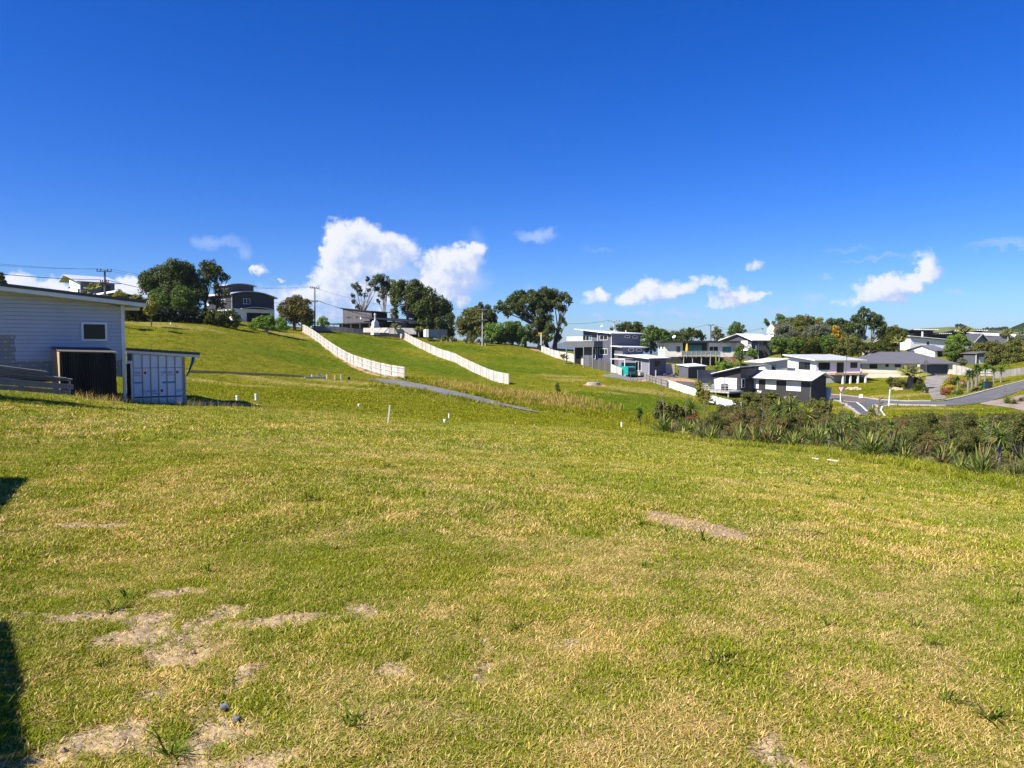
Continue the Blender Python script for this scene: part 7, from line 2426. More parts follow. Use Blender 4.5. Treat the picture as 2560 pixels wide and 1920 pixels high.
# --- hedge on the left ridge
def hedge(name, label, pxa, pxb, h0, h1v, th, mat, leaf=.24):
    a, b = G(*pxa), G(*pxb)
    n = max(4, int((b - a).length / 1.0))
    L = []
    for k in range(n + 1):
        p = on_ground(a.lerp(b, k / n))
        hh = h0 + (h1v - h0) * k / n
        for z in np.arange(.35, hh, .55):
            L.append((p + Vector((random.uniform(-.15, .15), th * random.uniform(-.2, .5), z)), .62))
    root = empty(name, a, label, 'hedge')
    quads_object('foliage', leaf_cloud(L, leaf, .55, .5), mat, root)
    m = MB()
    for k in range(0, n + 1, 2):
        p = on_ground(a.lerp(b, k / n))
        m.tube([p + Vector((0, .3, -.1)), p + Vector((0, .3, h0 * .7))], [.06, .03], 5)
    m.build('stems', BARKD, root)
hedge('clipped_hedge', 'long clipped dark hedge along the ridge lawn', (318, 803), (520, 811), 2.5, 2.3, .8, leaf_mat('dark_hedge_leaf', (.022, .032, .008), (.055, .065, .014), (.10, .095, .02)))
lobed('clipped_shrub', 'tall rounded dark hedge clump before the arched house', 'hedge', 128, [(880, 710, 55), (960, 700, 60), (1050, 700, 60), (1130, 700, 60), (1190, 730, 45), (900, 770, 45), (1000, 770, 45), (1100, 770, 45), (1180, 780, 40)], HEDGE, .26, ((1000, 800),), z2, limbs=False, spread=.15)
lobed('low_shrubs', 'low bright green shrubs before the arched house garage', 'shrub', 133, [(1400, 780, 50), (1480, 770, 55), (1560, 790, 50), (1640, 780, 55), (1700, 800, 40), (1440, 735, 40), (1540, 725, 35), (1350, 800, 35)], BRIGHT, .24, ((1500, 830),), z2, limbs=False, spread=.15)
lobed('low_shrubs', 'low green mass filling the ridge beside the lookout house', 'shrub', 120, [(1090, 410, 30), (1240, 400, 55), (1250, 440, 50), (1160, 430, 30)], GOLDG, .22, ((1200, 480),), z1)
for i, (x, y, r) in enumerate(((40, 915, 32), (95, 921, 27), (160, 930, 29), (208, 931, 24), (360, 936, 31), (440, 943, 31), (540, 956, 27), (588, 961, 24))):
    lobed('box_ball', 'round clipped ball shrub in the row along the ridge drive', 'shrub', 162, [(x, y, r)], OLIVE, .2, ((x, y + r),), z4, limbs=False, group='clipped balls along the ridge drive', spread=0, cover=1.4)
lobed('low_shrubs', 'dark shrub at the foot of the pale slender pole', 'shrub', 161, [(640, 945, 42), (680, 955, 25)], MIDGREEN, .22, ((640, 980),), z4, limbs=False)

# --- palms, flax and cabbage trees
def strap(base, azm, L, w, lift, droop, n=5):
    """arching strap leaf: quads along a curve"""
    d = np.array([math.cos(azm), math.sin(azm), 0])
    s = np.array([-math.sin(azm), math.cos(azm), 0])
    pts = []
    for i in range(n + 1):
        t = i / n
        r = L * t * math.cos(lift) * (1 + .15 * t)
        z = L * t * math.sin(lift) - droop * L * t * t
        pts.append(np.array(base) + d * r + np.array([0, 0, z]))
    ws = [w * (.55 + 1.2 * t if t < .35 else 1.0 * (1 - t) ** .6 + .02) for t in np.linspace(0, 1, n + 1)]
    Q = []
    for i in range(n):
        Q.append([pts[i] - s * ws[i] / 2, pts[i] + s * ws[i] / 2, pts[i + 1] + s * ws[i + 1] / 2, pts[i + 1] - s * ws[i + 1] / 2])
    return Q


def strap_object(name, leaves, mat, parent):
    """one mesh; every leaf stays one island"""
    n = len(leaves[0])
    vs, fs = [], []
    for Q in leaves:
        k = len(vs)
        for i, q in enumerate(Q):
            vs += [q[0], q[1]]
        vs += [Q[-1][3], Q[-1][2]]
        for i in range(n):
            fs.append((k + 2 * i, k + 2 * i + 1, k + 2 * i + 3, k + 2 * i + 2))
    me = bpy.data.meshes.new(name)
    me.from_pydata([tuple(v) for v in vs], [], fs)
    me.update()
    me.materials.append(mat)
    o = bpy.data.objects.new(name, me)
    COL.objects.link(o)
    o.parent = parent
    return o


def flax_proto(mat, nleaf, L, lift0, droop, wl=.055, stalk=False):
    r = empty('flax', (0, 0, -500), 'x', 'flax')
    lv = []
    for k in range(nleaf):
        a = random.uniform(0, 2 * math.pi)
        li = random.uniform(lift0, 1.45)
        b = (random.uniform(-.16, .16), random.uniform(-.16, .16), 0)
        lv.append(strap(b, a, L * random.uniform(.6, 1.1), wl * random.uniform(.8, 1.3), li, droop * random.uniform(.3, 1.4) * (1.5 - li * .6)))
    strap_object('leaves', lv, mat, r)
    if stalk:
        m = MB()
        for q in range(1):
            t = Vector((random.uniform(-.5, .5), random.uniform(-.3, .3), L * 1.55))
            m.tube([(0, 0, .1), t * .5 + Vector((.05, 0, 0)), t], [.02, .018, .012], 5)
            for j in range(6):
                c = t * (.6 + .07 * j)
                m.tube([c, c + Vector((random.choice((-1, 1)) * .14, random.uniform(-.1, .1), .1))], [.012, .03], 4)
        o = m.build('flower_stalk', POSTD, None, (0, 0, 0))
        o.parent = r
        o.location = (0, 0, 0)
    return r


def cabbage_proto(mat, heads, trunk, tr=.11, nleaf=150, Lf=.9, wl=.075):
    """heads: (x, y, z) of each rosette"""
    r = empty('cabbage_tree', (0, 0, -500), 'x', 'cabbage tree')
    m = MB()
    for hd in heads:
        hv = Vector(hd)
        m.tube([(0, 0, -.3), Vector((hv.x * .2, hv.y * .2, trunk * .6)), hv], [tr * 1.2, tr, tr * .75], 8)
    o = m.build('trunk', BARK, None, (0, 0, 0))
    o.parent = r
    o.location = (0, 0, 0)
    for hd in heads:
        lv = []
        for k in range(nleaf):
            li = math.asin(random.uniform(-.75, .98))
            lv.append(strap(hd, random.uniform(0, 2 * math.pi), Lf * random.uniform(.8, 1.1), wl, li, .28 * random.uniform(.5, 1.3) * (1 if li > 0 else .4), 3))
        strap_object('leaf_head', lv, mat, r)
    return r


def palm_proto(nfr, L, trunk, tr, mat, bulge=1.0):
    r = empty('palm', (0, 0, -500), 'x', 'palm')
    m = MB()
    m.tube([(0, 0, -.3), (0, 0, .1), (.05, 0, trunk * .35), (0, 0, trunk * .8), (0, 0, trunk)], [tr * bulge, tr * bulge, tr * bulge * .9, tr, tr * .7], 9)
    o = m.build('trunk', BARK, None, (0, 0, 0)); o.parent = r; o.location = (0, 0, 0)
    for k in range(nfr):
        a = 2 * math.pi * k / nfr + random.uniform(-.2, .2)
        li = random.uniform(.5, 1.45)
        lv = []
        spine = strap((0, 0, trunk), a, L, .10, li, .42, 6)
        lv.append(spine + [spine[-1]] * 0)
        Q = []
        for i in range(26):
            t = .12 + .88 * i / 25
            rr, zz_ = L * t * math.cos(li) * (1 + .15 * t), L * t * math.sin(li) - .42 * L * t * t
            p = (math.cos(a) * rr, math.sin(a) * rr, trunk + zz_)
            for s in (-1, 1):
                Q.append(strap(p, a + s * 1.05, L * .34 * math.sin(math.pi * min(1, t * .85 + .12)) + .05, .11, .1 - .5 * t, .35, 2))
        strap_object('frond', Q, mat, r)
    return r


PROTO = []
def take(proto, name, label, loc, rz, sc, group=None, cat=None):
    """the first call uses the prototype itself, later ones copies of it and its parts"""
    if proto in PROTO:
        o = copy_tree(proto)
    else:
        PROTO.append(proto)
        o = proto
    o.name = name
    o.location = loc
    o.rotation_euler = (0, 0, rz)
    o.scale = (sc, sc, sc)
    o['label'] = label
    if cat:
        o['category'] = cat
    if group:
        o['group'] = group
    elif 'group' in o:
        del o['group']
    return o


fx = [flax_proto(FLAXM, 110, 1.5, .45, .75, .085), flax_proto(FLAXB, 100, 1.35, .5, .7, .09), flax_proto(FLAXD, 100, 1.3, .5, .85, .075), flax_proto(FLAXM, 100, 1.6, .6, .55, .08, True), flax_proto(CABY, 90, .8, .5, .6, .06)]
ct = [cabbage_proto(CABB, [(0, 0, 1.5)], 1.5), cabbage_proto(CABB, [(-.35, 0, 1.75), (.4, .1, 1.95)], 1.4), cabbage_proto(CABY, [(0, 0, 1.6)], 1.5), cabbage_proto(CABY, [(-.3, .1, 1.5), (.3, 0, 1.8)], 1.3)]
ctall = cabbage_proto(MIDGREEN, [(0, 0, 2.6)], 2.6, .14, 150, .85, .16)
pm = palm_proto(17, 2.1, 1.5, .27, PALMM, 1.6)
pmt = palm_proto(14, 3.0, 4.2, .3, PALMM, 1.0)
pms = palm_proto(13, 1.7, 1.3, .14, PALMM, 1.0)

# shrub prototypes with fine foliage
def shrub_proto(name, mat, H, W, leaf, n=7, cover=.8, aspect=.35, cat='shrub'):
    L = []
    for k in range(n):
        t = random.random()
        L.append((Vector((random.uniform(-1, 1) * W * (1 - t * .5), random.uniform(-1, 1) * W * (1 - t * .5), H * (.25 + .6 * t))), W * random.uniform(.38, .55)))
    L.append((Vector((0, 0, H * .85)), W * .3))
    r = empty(name, (0, 0, -500), 'x', cat)
    Q = leaf_cloud(L, leaf, cover, .45, aspect=aspect)
    # lift leaves upright for a brushy look
    o = quads_object('foliage', Q, mat, None, (0, 0, 0))
    o.parent = r
    m = MB()
    for (c, rr) in L:
        m.tube([(0, 0, -.1), c * .5 + Vector((.03, 0, 0)), c], [.035, .022, .008], 4)
    o = m.build('stems', BARKD, None, (0, 0, 0)); o.parent = r; o.location = (0, 0, 0)
    return r


mk = [shrub_proto('manuka_shrub', MANUKA, 2.1, .9, .11, 9, .62, .3), shrub_proto('manuka_shrub', leaf_mat('manuka_brown', (0.107, 0.085, 0.029), (0.201, 0.166, 0.052), (0.283, 0.214, 0.071)), 1.8, .8, .11, 8, .62, .3), shrub_proto('manuka_shrub', leaf_mat('manuka_green', (0.095, 0.130, 0.029), (0.201, 0.248, 0.056), (0.308, 0.332, 0.071)), 1.7, .85, .12, 8, .6, .4)]

GF = 'flax clumps in the gully planting'
GM = 'manuka shrubs in the gully planting'
GC = 'cabbage trees in the gully planting'
NEAR_EDGE = [(1640, 1086), (1700, 1096), (1800, 1110), (1900, 1117), (2060, 1132), (2200, 1152), (2300, 1167), (2400, 1188), (2560, 1217), (2680, 1245)]
def edge_v(u):
    return float(np.interp(u, [p[0] for p in NEAR_EDGE], [p[1] for p in NEAR_EDGE]))

HEADS = []
# explicit cabbage trees: pixel of the crown centre, base pixel row hint as extra distance beyond the edge
for (x, y, rpx, dist, kind, lab, f_) in ((1590, 290, 110, 47, 1, 'two headed cabbage tree with dark trunk, tallest in the gully planting', zs), (565, 240, 70, 52, 0, 'dark green cabbage tree at the slope end of the planting', zs), (905, 430, 85, 37, 0, 'cabbage tree rosette with dead skirt beside blue flax', zs), (2095, 530, 120, 31, 0, 'large low cabbage rosette at the lawn edge', zs), (1850, 330, 70, 44, 2, 'yellowish cabbage tree right of the two headed one', zs),
                                        (340, 395, 75, 42, 2, 'yellow green cabbage tree below the road corner', zt_), (530, 310, 66, 50, 2, 'upper yellow green cabbage tree of the close pair', zt_), (560, 440, 85, 41, 3, 'lower yellow green cabbage tree of the close pair', zt_), (740, 430, 85, 40, 0, 'single cabbage tree with bright drooping lower leaves', zt_), (1940, 620, 130, 25, 1, 'blue green weeping cabbage tree near the dry grass', zt_), (1180, 420, 50, 46, 3, 'pale cabbage tree among brown manuka', zt_)):
    u, v = f_(x, y)
    c = P(u, v, dist)
    gz = h1(c.x, c.y)
    sc = max(.6, min(2.2, (c.z - gz) / 1.65))
    HEADS.append((u, v, rpx * .226, dist))
    if kind == 1 and dist < 30:
        take(ct[1], 'cabbage_tree', lab, Vector((c.x, c.y, gz)), 1.2, sc, GC)
    else:
        take(ct[kind], 'cabbage_tree', lab, Vector((c.x, c.y, gz)), random.uniform(0, 6), sc, GC)
# flax and shrubs spread through the planting
random.seed(21)
placed = []
def spot(u, extra, mind):
    g = G(u, edge_v(u))
    d = Vector((g.x, g.y, 0)).normalized()
    p = on_ground(g + d * extra)
    for (hu, hv, hr, hd) in HEADS:                 # leave the cabbage trees room towards the lawn
        if abs(u - hu) < hr * 1.1 and p.y < hd + .6 and p.y > hd - 9 and P(hu, hv, p.y).z - p.z < 1.7 * 1.1:
            return None
    for q in placed:
        if (q - p).length < mind:
            return None
    placed.append(p)
    return p
FL = ['green flax clump among the gully planting', 'blue grey flax clump among the gully planting', 'bronze flax clump among the gully planting', 'tall flax clump with seed stalks in the gully planting', 'small grassy flax at the lawn edge']
nfx = nmk = 0
for k in range(900):
    u = random.uniform(1655, 2690)
    far = random.random() ** 1.2 * (9 + (u - 1650) / 110)
    p = spot(u, far, .72)
    if p is None:
        continue
    z = random.random()
    if far < 1.2 and z < .3:
        take(fx[4], 'flax', FL[4], p, random.uniform(0, 6), random.uniform(.7, 1.1), GF); nfx += 1
    elif far < 3.2 or z < 1.05 - far * .07:
        i = random.choices((0, 1, 2, 3), (4, 1.6, 2.8, 1.2))[0]
        take(fx[i], 'flax', FL[i], p, random.uniform(0, 6), random.uniform(.65, 1.1) * (1 if u < 2300 else .8), GF); nfx += 1
    else:
        i = random.choices((0, 1, 2), (4, 3, 2))[0]
        take(mk[i], 'manuka_shrub', ('dark manuka shrub in the gully planting', 'brown tinged manuka shrub in the gully planting', 'fresh green shrub in the gully planting')[i], p, random.uniform(0, 6), random.uniform(.4, .85) * min(1, .45 + (u - 1650) / 350), GM); nmk += 1
# taller brushy shrubs behind, up to the road and the black house
for k in range(500):
    u = random.uniform(1800, 2640)
    D = random.uniform(44, 74)
    p = P(u, 1000, D)
    p = on_ground(p)
    vtop = 1012 if u > 2180 else 1000
    room = P(u, 1030 if u > 2040 else 1012, D).z - p.z
    if u > 2140 and u < 2230:
        room *= .75
    if room < .7 or any((q - p).length < 1.7 for q in placed) or any(abs(u - hu) < hr and D < hd for hu, hv, hr, hd in HEADS):
        continue
    placed.append(p)
    i = random.choices((0, 1, 2), (4, 3, 1.2))[0]
    take(mk[i], 'manuka_shrub', ('dark manuka shrub in the gully planting', 'brown tinged manuka shrub in the gully planting', 'fresh green shrub in the gully planting')[i], p, random.uniform(0, 6), min(1.6, room / 2.0) * random.uniform(.8, 1.0), GM)
# bigger trees in front of the black house
lobed('gully_tree', 'broad dark bush before the black house with the dish behind it', 'shrub', 78, [(900, 1290, 70), (1010, 1330, 95), (1100, 1400, 100), (1200, 1430, 100), (950, 1440, 80), (1050, 1480, 80), (860, 1400, 60)], MANUKA, .17, ((1020, 1560),), z6, BARKD, tr=.12)
lobed('gully_tree', 'olive brown bush before the windows of the black house', 'shrub', 76, [(1250, 1310, 80), (1330, 1340, 85), (1400, 1400, 75), (1300, 1430, 90), (1470, 1400, 60)], OLIVE, .17, ((1320, 1560),), z6, BARKD, tr=.12)
lobed('gully_tree', 'brownish bush below the end wall of the black house', 'shrub', 74, [(1550, 1330, 60), (1620, 1370, 60), (1500, 1420, 60), (1900, 1420, 90), (2020, 1400, 90), (2120, 1440, 80), (1800, 1470, 80), (1960, 1500, 80), (2100, 1520, 80)], OLIVE, .17, ((1600, 1560), (1980, 1600)), z6, BARKD, tr=.12)
lobed('gully_tree', 'dark sapling beside the end of the white fence', 'shrub', 82, [(730, 1400, 45), (760, 1450, 55), (700, 1470, 45), (800, 1490, 60)], MANUKA, .16, ((750, 1540),), z6, BARKD, tr=.08)
lobed('gully_shrub', 'twiggy dark shrub at the slope end of the planting', 'shrub', 44, [(250, 250, 60), (310, 290, 70), (220, 320, 65), (380, 290, 70), (440, 300, 70), (300, 370, 80), (400, 360, 80), (480, 360, 60), (240, 230, 25)], MANUKA, .12, ((320, 520), (430, 520)), zs, BARKD, tr=.06, spread=.3)
lobed('gully_shrub', 'rust coloured shrub under the dark cabbage tree', 'shrub', 44, [(580, 370, 50), (560, 420, 60), (620, 430, 55), (600, 470, 60)], RUST, .12, ((590, 540),), zs, BARKD, tr=.05, spread=.3)
lobed('gully_shrub', 'bright yellow green shrub among the brown manuka', 'shrub', 45, [(1500, 455, 45), (1550, 470, 50), (1480, 490, 40), (1530, 510, 50)], GOLDG, .12, ((1520, 580),), zt_, BARKD, tr=.05, spread=.3)
lobed('slope_sapling', 'lone dark sapling in the rank grass', 'shrub', 88, [(515, 470, 26), (530, 520, 30), (510, 500, 22), (520, 440, 12)], MANUKA, .16, ((525, 570),), lambda x, y: (1300 + x * .18083, 880 + y * .18083), BARKD, tr=.04)
lobed('slope_sapling', 'upright green sapling near the gully planting', 'shrub', 52, [(1655, 800, 30), (1660, 850, 34), (1650, 890, 28)], MIDGREEN, .14, ((1660, 930),), lambda x, y: (1300 + x * .18083, 880 + y * .18083), BARKD, tr=.04)

# --- garden planting by the bungalow
for (x, yt, yb, lab) in ((1190, 1140, 1345, 'cabbage palm nearest the driveway bed'), (1350, 1050, 1360, 'cabbage palm with thick trunk, first of the roadside row'), (1412, 1050, 1330, 'cabbage palm with leaning head in the roadside row'), (1475, 960, 1270, 'tall cabbage palm in the roadside row'), (1527, 985, 1195, 'dark trunked cabbage palm before the plain fence'), (1612, 955, 1195, 'cabbage palm before the plain paling fence'), (1742, 1000, 1220, 'cabbage palm where the grey fence begins'), (1856, 990, 1215, 'cabbage palm alone before the grey roadside fence')):
    u, v = z8(x, yb)
    g = G(u, v, 90)
    top = P(u, z8(0, yt)[1], g.y)
    take(ctall, 'cabbage_palm', lab, g, random.uniform(0, 6), (top.z - g.z) / 2.75, 'cabbage palms by the road', 'palm')
u, v = z8(458, 1315)
g = G(u, v, 95)
take(pm, 'feather_palm', 'broad feather palm with swollen trunk before the cream bungalow', g, .4, (P(u, z8(0, 1010)[1], g.y).z - g.z) / 2.2, None, 'palm')
u, v = z8(1280, 690)
c = P(u, v, 180)
take(pmt, 'tall_palm', 'tall feather palm rising above the hill houses', Vector((c.x, c.y, c.z - .5)), .7, (P(u, z8(0, 440)[1], 180).z - c.z + .5) / 4.3, None, 'palm')
for (u, v, dd, s, lab) in ((238, 742, 104, 1.0, 'small palm before the lookout storey'), (344, 765, 106, .9, 'small palm low above the long roof end'), (212, 744, 106, .6, 'tiny palm beside the lookout wall'), (2520, 850, 160, 1.2, 'pale palm high on the right hill'), (z8(290, 0)[0], z8(0, 720)[1], 168, 1.6, 'young palm behind the hipped roof'), (z3(1095, 0)[0], z3(0, 690)[1], 158, .9, 'small palm before the concrete wall'), (z3(1340, 0)[0], z3(0, 720)[1], 158, .9, 'small palm beside the white gate pier')):
    c = P(u, v, dd)
    take(pms, 'small_palm', lab, Vector((c.x, c.y, c.z - .3)), random.uniform(0, 6), s, 'small garden palms', 'palm')
for (x, y, r, mt_, lab, D) in ((170, 1180, 60, HEDGE, 'dark green mound left in the bungalow bed', 128), (270, 1215, 65, OLIVE, 'olive mound beside the feather palm', 126), (370, 1225, 45, MANUKA, 'dark low shrub behind the feather palm trunk', 126), (390, 1265, 40, GOLDG, 'yellow green low shrub at the palm foot', 122), (570, 1180, 60, MANUKA, 'dark shrub mass left of the driveway', 124), (600, 1260, 70, HEDGE, 'dark shrub low beside the driveway', 118), (690, 1320, 40, MANUKA, 'small dark shrub on the driveway edge', 112),
                                (1000, 1370, 55, RUST, 'rust brown shrub in the driveway bed', 106), (1030, 1330, 50, RUST, 'upper rust brown shrub in the driveway bed', 109), (1000, 1255, 38, GOLD, 'yellow flowering shrub in the driveway bed', 116), (1080, 1290, 45, GOLD, 'second yellow flowering shrub in the driveway bed', 113), (1090, 1145, 34, ORANGE, 'orange flowering shrub at the top of the driveway bed', 128), (1275, 1180, 26, ORANGE, 'small orange flowering shrub among trunks', 122), (1160, 1375, 50, MIDGREEN, 'round green shrub at the road end of the bed', 105), (1215, 1365, 42, HEDGE, 'dark round shrub at the road end of the bed', 106), (1120, 1200, 55, OLIVE, 'olive shrub in the middle of the bed', 122), (1540, 1280, 45, HEDGE, 'low dark shrub beside the bins', 115), (1500, 1330, 40, GOLDG, 'low yellow green shrub at the kerb', 108), (1700, 1200, 55, OLIVE, 'olive shrub behind the bins', 122), (1810, 1230, 45, OLIVE, 'olive shrub below the grey fence', 118), (1690, 1140, 30, BRIGHT, 'bright small shrub before the plain fence', 128), (1300, 1280, 50, MANUKA, 'dark shrub under the cabbage palms', 114), (1420, 1240, 50, OLIVE, 'olive shrub under the cabbage palms', 118), (1260, 880, 55, GREYG, 'grey shrub beside the garage roof end', 150)):
    lobed('bed_shrub', lab, 'shrub', D, [(x, y, r), (x + r * .6, y + r * .3, r * .7), (x - r * .6, y + r * .35, r * .65)], mt_, .17, ((x, y + r),), z8, limbs=False, spread=.3)
for (x, y, s, i, lab) in ((1960, 1535, 1.0, 3, 'variegated flax at the roadside corner'), (2170, 1500, 1.0, 2, 'tan flax at the roadside corner'), (2060, 1545, .8, 1, 'pale flax at the roadside corner')):
    g = G(*z8(x, y), 60)
    take(fx[i], 'flax', lab, g, random.uniform(0, 6), s, 'flax at the roadside corner')
# far row of pines on the pasture hill
pn = shrub_proto('pine_tree', leaf_mat('far_pine', (.045, .06, .032), (.075, .09, .045)), 9.0, 3.2, 1.5, 6, .7, .6, 'tree')
for k in range(15):
    u, v = z8(1565 + k * 27, 405 - k * 2.2 + random.uniform(-3, 3))
    take(pn, 'pine_tree', 'small pine in the row along the far pasture hill', P(u, v + 5, 1480) - Vector((0, 0, 3)), random.uniform(0, 6), random.uniform(.9, 1.45) * (1.25 if k > 10 else 1), 'row of pines on the far hill')
for k in range(6):
    u, v = z8(1180 + k * 26, 345 - random.uniform(0, 6))
    take(pn, 'pine_tree', 'broad dark pine on the brow of the far hill', P(u, v + 7, 1490) - Vector((0, 0, 3)), random.uniform(0, 6), random.uniform(1.0, 1.6), 'pines on the brow of the far hill')

# ------------------------------------------------------------------ unseen things added beside the view to cast shadows on the lawn
def shadow_caster(u, v, hgt_):
    g = G(u, v)
    k = hgt_ / math.tan(SUN_EL)
    d = Vector((to_sun.x, to_sun.y, 0)).normalized()
    return g + d * k
c1 = shadow_caster(52, 1312, 2.3)  # added shed, placed so its corner shadow falls on the lawn
nb = empty('garden_shed', (c1.x, c1.y, h1(c1.x, c1.y)), 'unseen garden shed added to shade the left of the lawn', 'shed')
sf = Frame((c1.x - .34, c1.y - .15, h1(c1.x, c1.y)), R(118))
m = MB(); m.box(sf, .0, 2.6, .15, 2.4, -.2, 2.15); m.build('wall', CREAM, nb)
m = MB(); m.slab(sf, -.05, 2.75, .0, 2.6, (2.33, 2.33, 2.8, 2.8), .08); m.build('roof', DARKROOF, nb)
bf0, bf1 = Vector((-4.64, 3.2, 0)), Vector((-2.66, .45, 0))  # added fence, set where its top throws a shadow edge on the lawn
bf_ = empty('shadow_fence', on_ground(bf0), 'unseen tall timber fence added to shade the left of the lawn', 'fence')
nbd = 22
for k in range(nbd):
    a_, b_ = bf0.lerp(bf1, k / nbd), bf0.lerp(bf1, (k + .97) / nbd)
    m = MB(); m.hexa([Vector((p.x + dx, p.y + dy, float(hgt(p.x, p.y)[0]) + zz_)) for zz_ in (-.1, 1.8) for p, dx, dy in ((a_, 0, 0), (b_, 0, 0), (b_, .02, .015), (a_, .02, .015))])
    m.build('paling', PALING, bf_)
for k in range(3):
    p = bf0.lerp(bf1, k / 2)
    m = MB(); m.bar((p.x - .06, p.y - .05, -.2), (p.x - .06, p.y - .05, 1.75), .1); m.build('post', PALINGG, bf_)
lobed('shadow_tree', 'unseen leafy tree added for shadows before the weatherboard house', 'tree', 19, [(-420, 720, 130), (-330, 660, 110), (-520, 640, 140), (-380, 820, 90)], MIDGREEN, .16, ((-430, 1000),), None, BARKD, cover=.35, tr=.12)  # added out of view for streaky shadows near the house

# ------------------------------------------------------------------ grass
def blade_mat(name, a, b, c, big=None):
    m, t, o = new_mat(name)
    isl = N(t, 'ShaderNodeNewGeometry').outputs['Random Per Island']
    oi = N(t, 'ShaderNodeObjectInfo').outputs['Random']
    col = mixc(t, isl, a, b)
    col = mixc(t, Mth(t, 'GREATER_THAN', Mth(t, 'FRACT', Mth(t, 'ADD', Mth(t, 'MULTIPLY', isl, 5.7), oi)), .80), col, c)
    hv = mixc(t, oi, (.78, .80, .78), (1.22, 1.18, 1.1))
    col = mixc(t, 1.0, col, hv, 'MULTIPLY')
    n = noise(t, .35, 3, .6, pos(t))
    col = mixc(t, 1.0, col, mixc(t, smooth(t, n, .3, .7), (.86, .92, .9), (1.12, 1.05, 1.0)), 'MULTIPLY')
    d = bsdf(t, None, col, .75, .06)
    tr = N(t, 'ShaderNodeBsdfTranslucent')
    t.links.new(mixc(t, 1.0, col, (1.05, 1.1, .5), 'MULTIPLY'), tr.inputs[0])
    mx = N(t, 'ShaderNodeMixShader', ins={0: .25})
    t.links.new(d.outputs[0], mx.inputs[1])
    t.links.new(tr.outputs[0], mx.inputs[2])
    t.links.new(mx.outputs[0], o.inputs['Surface'])
    return m


GB = blade_mat('lawn_blade', (.135, .185, .008), (.275, .310, .020), (.50, .43, .12))
SB = blade_mat('straw_blade', (.43, .305, .10), (.78, .60, .27), (.32, .25, .03))
HB = blade_mat('slope_blade', (.150, .176, .005), (.225, .240, .010), (.33, .30, .035))
LB = blade_mat('lush_blade', (.075, .140, .003), (.150, .220, .006), (.22, .26, .012))
DB = blade_mat('seed_head_blade', (.34, .25, .06), (.48, .37, .12), (.26, .24, .03))
WB = blade_mat('weed_blade', (.085, .135, .012), (.140, .200, .020), (.21, .22, .04))


def tuft(name, mat, nb_, L, W, rad_, tilt0, tilt1, bend):
    vs, fs = [], []
    for k in range(nb_):
        a = random.uniform(0, 2 * math.pi)
        rr = rad_ * math.sqrt(random.random())
        ba = random.uniform(0, 2 * math.pi)
        bx_, by_ = math.cos(ba) * rr, math.sin(ba) * rr
        l = L * random.uniform(.55, 1.15)
        w = W * random.uniform(.7, 1.25) / 2
        ti = random.uniform(tilt0, tilt1)
        d = Vector((math.cos(a), math.sin(a), 0))
        s = Vector((-math.sin(a), math.cos(a), 0)).lerp(d, random.uniform(-.4, .4)).normalized() * w
        p0 = Vector((bx_, by_, -.004))
        p1 = p0 + d * l * .5 * math.sin(ti) + Vector((0, 0, l * .5 * math.cos(ti)))
        t2 = min(1.65, ti + bend * random.uniform(.3, 1.3))
        p2 = p1 + d * l * .5 * math.sin(t2) + Vector((0, 0, l * .5 * math.cos(t2)))
        k0 = len(vs)
        vs += [p0 - s, p0 + s, p1 + s * .85, p1 - s * .85, p2]
        fs += [(k0, k0 + 1, k0 + 2, k0 + 3), (k0 + 3, k0 + 2, k0 + 4)]
    me_ = bpy.data.meshes.new(name)
    me_.from_pydata([tuple(v) for v in vs], [], fs)
    me_.update()
    me_.materials.append(mat)
    return bpy.data.objects.new(name, me_)


def tuft_set(name, n, *args):
    c = bpy.data.collections.new(name)
    for k in range(n):
        c.objects.link(tuft(name + '_tuft', *args))
    return c


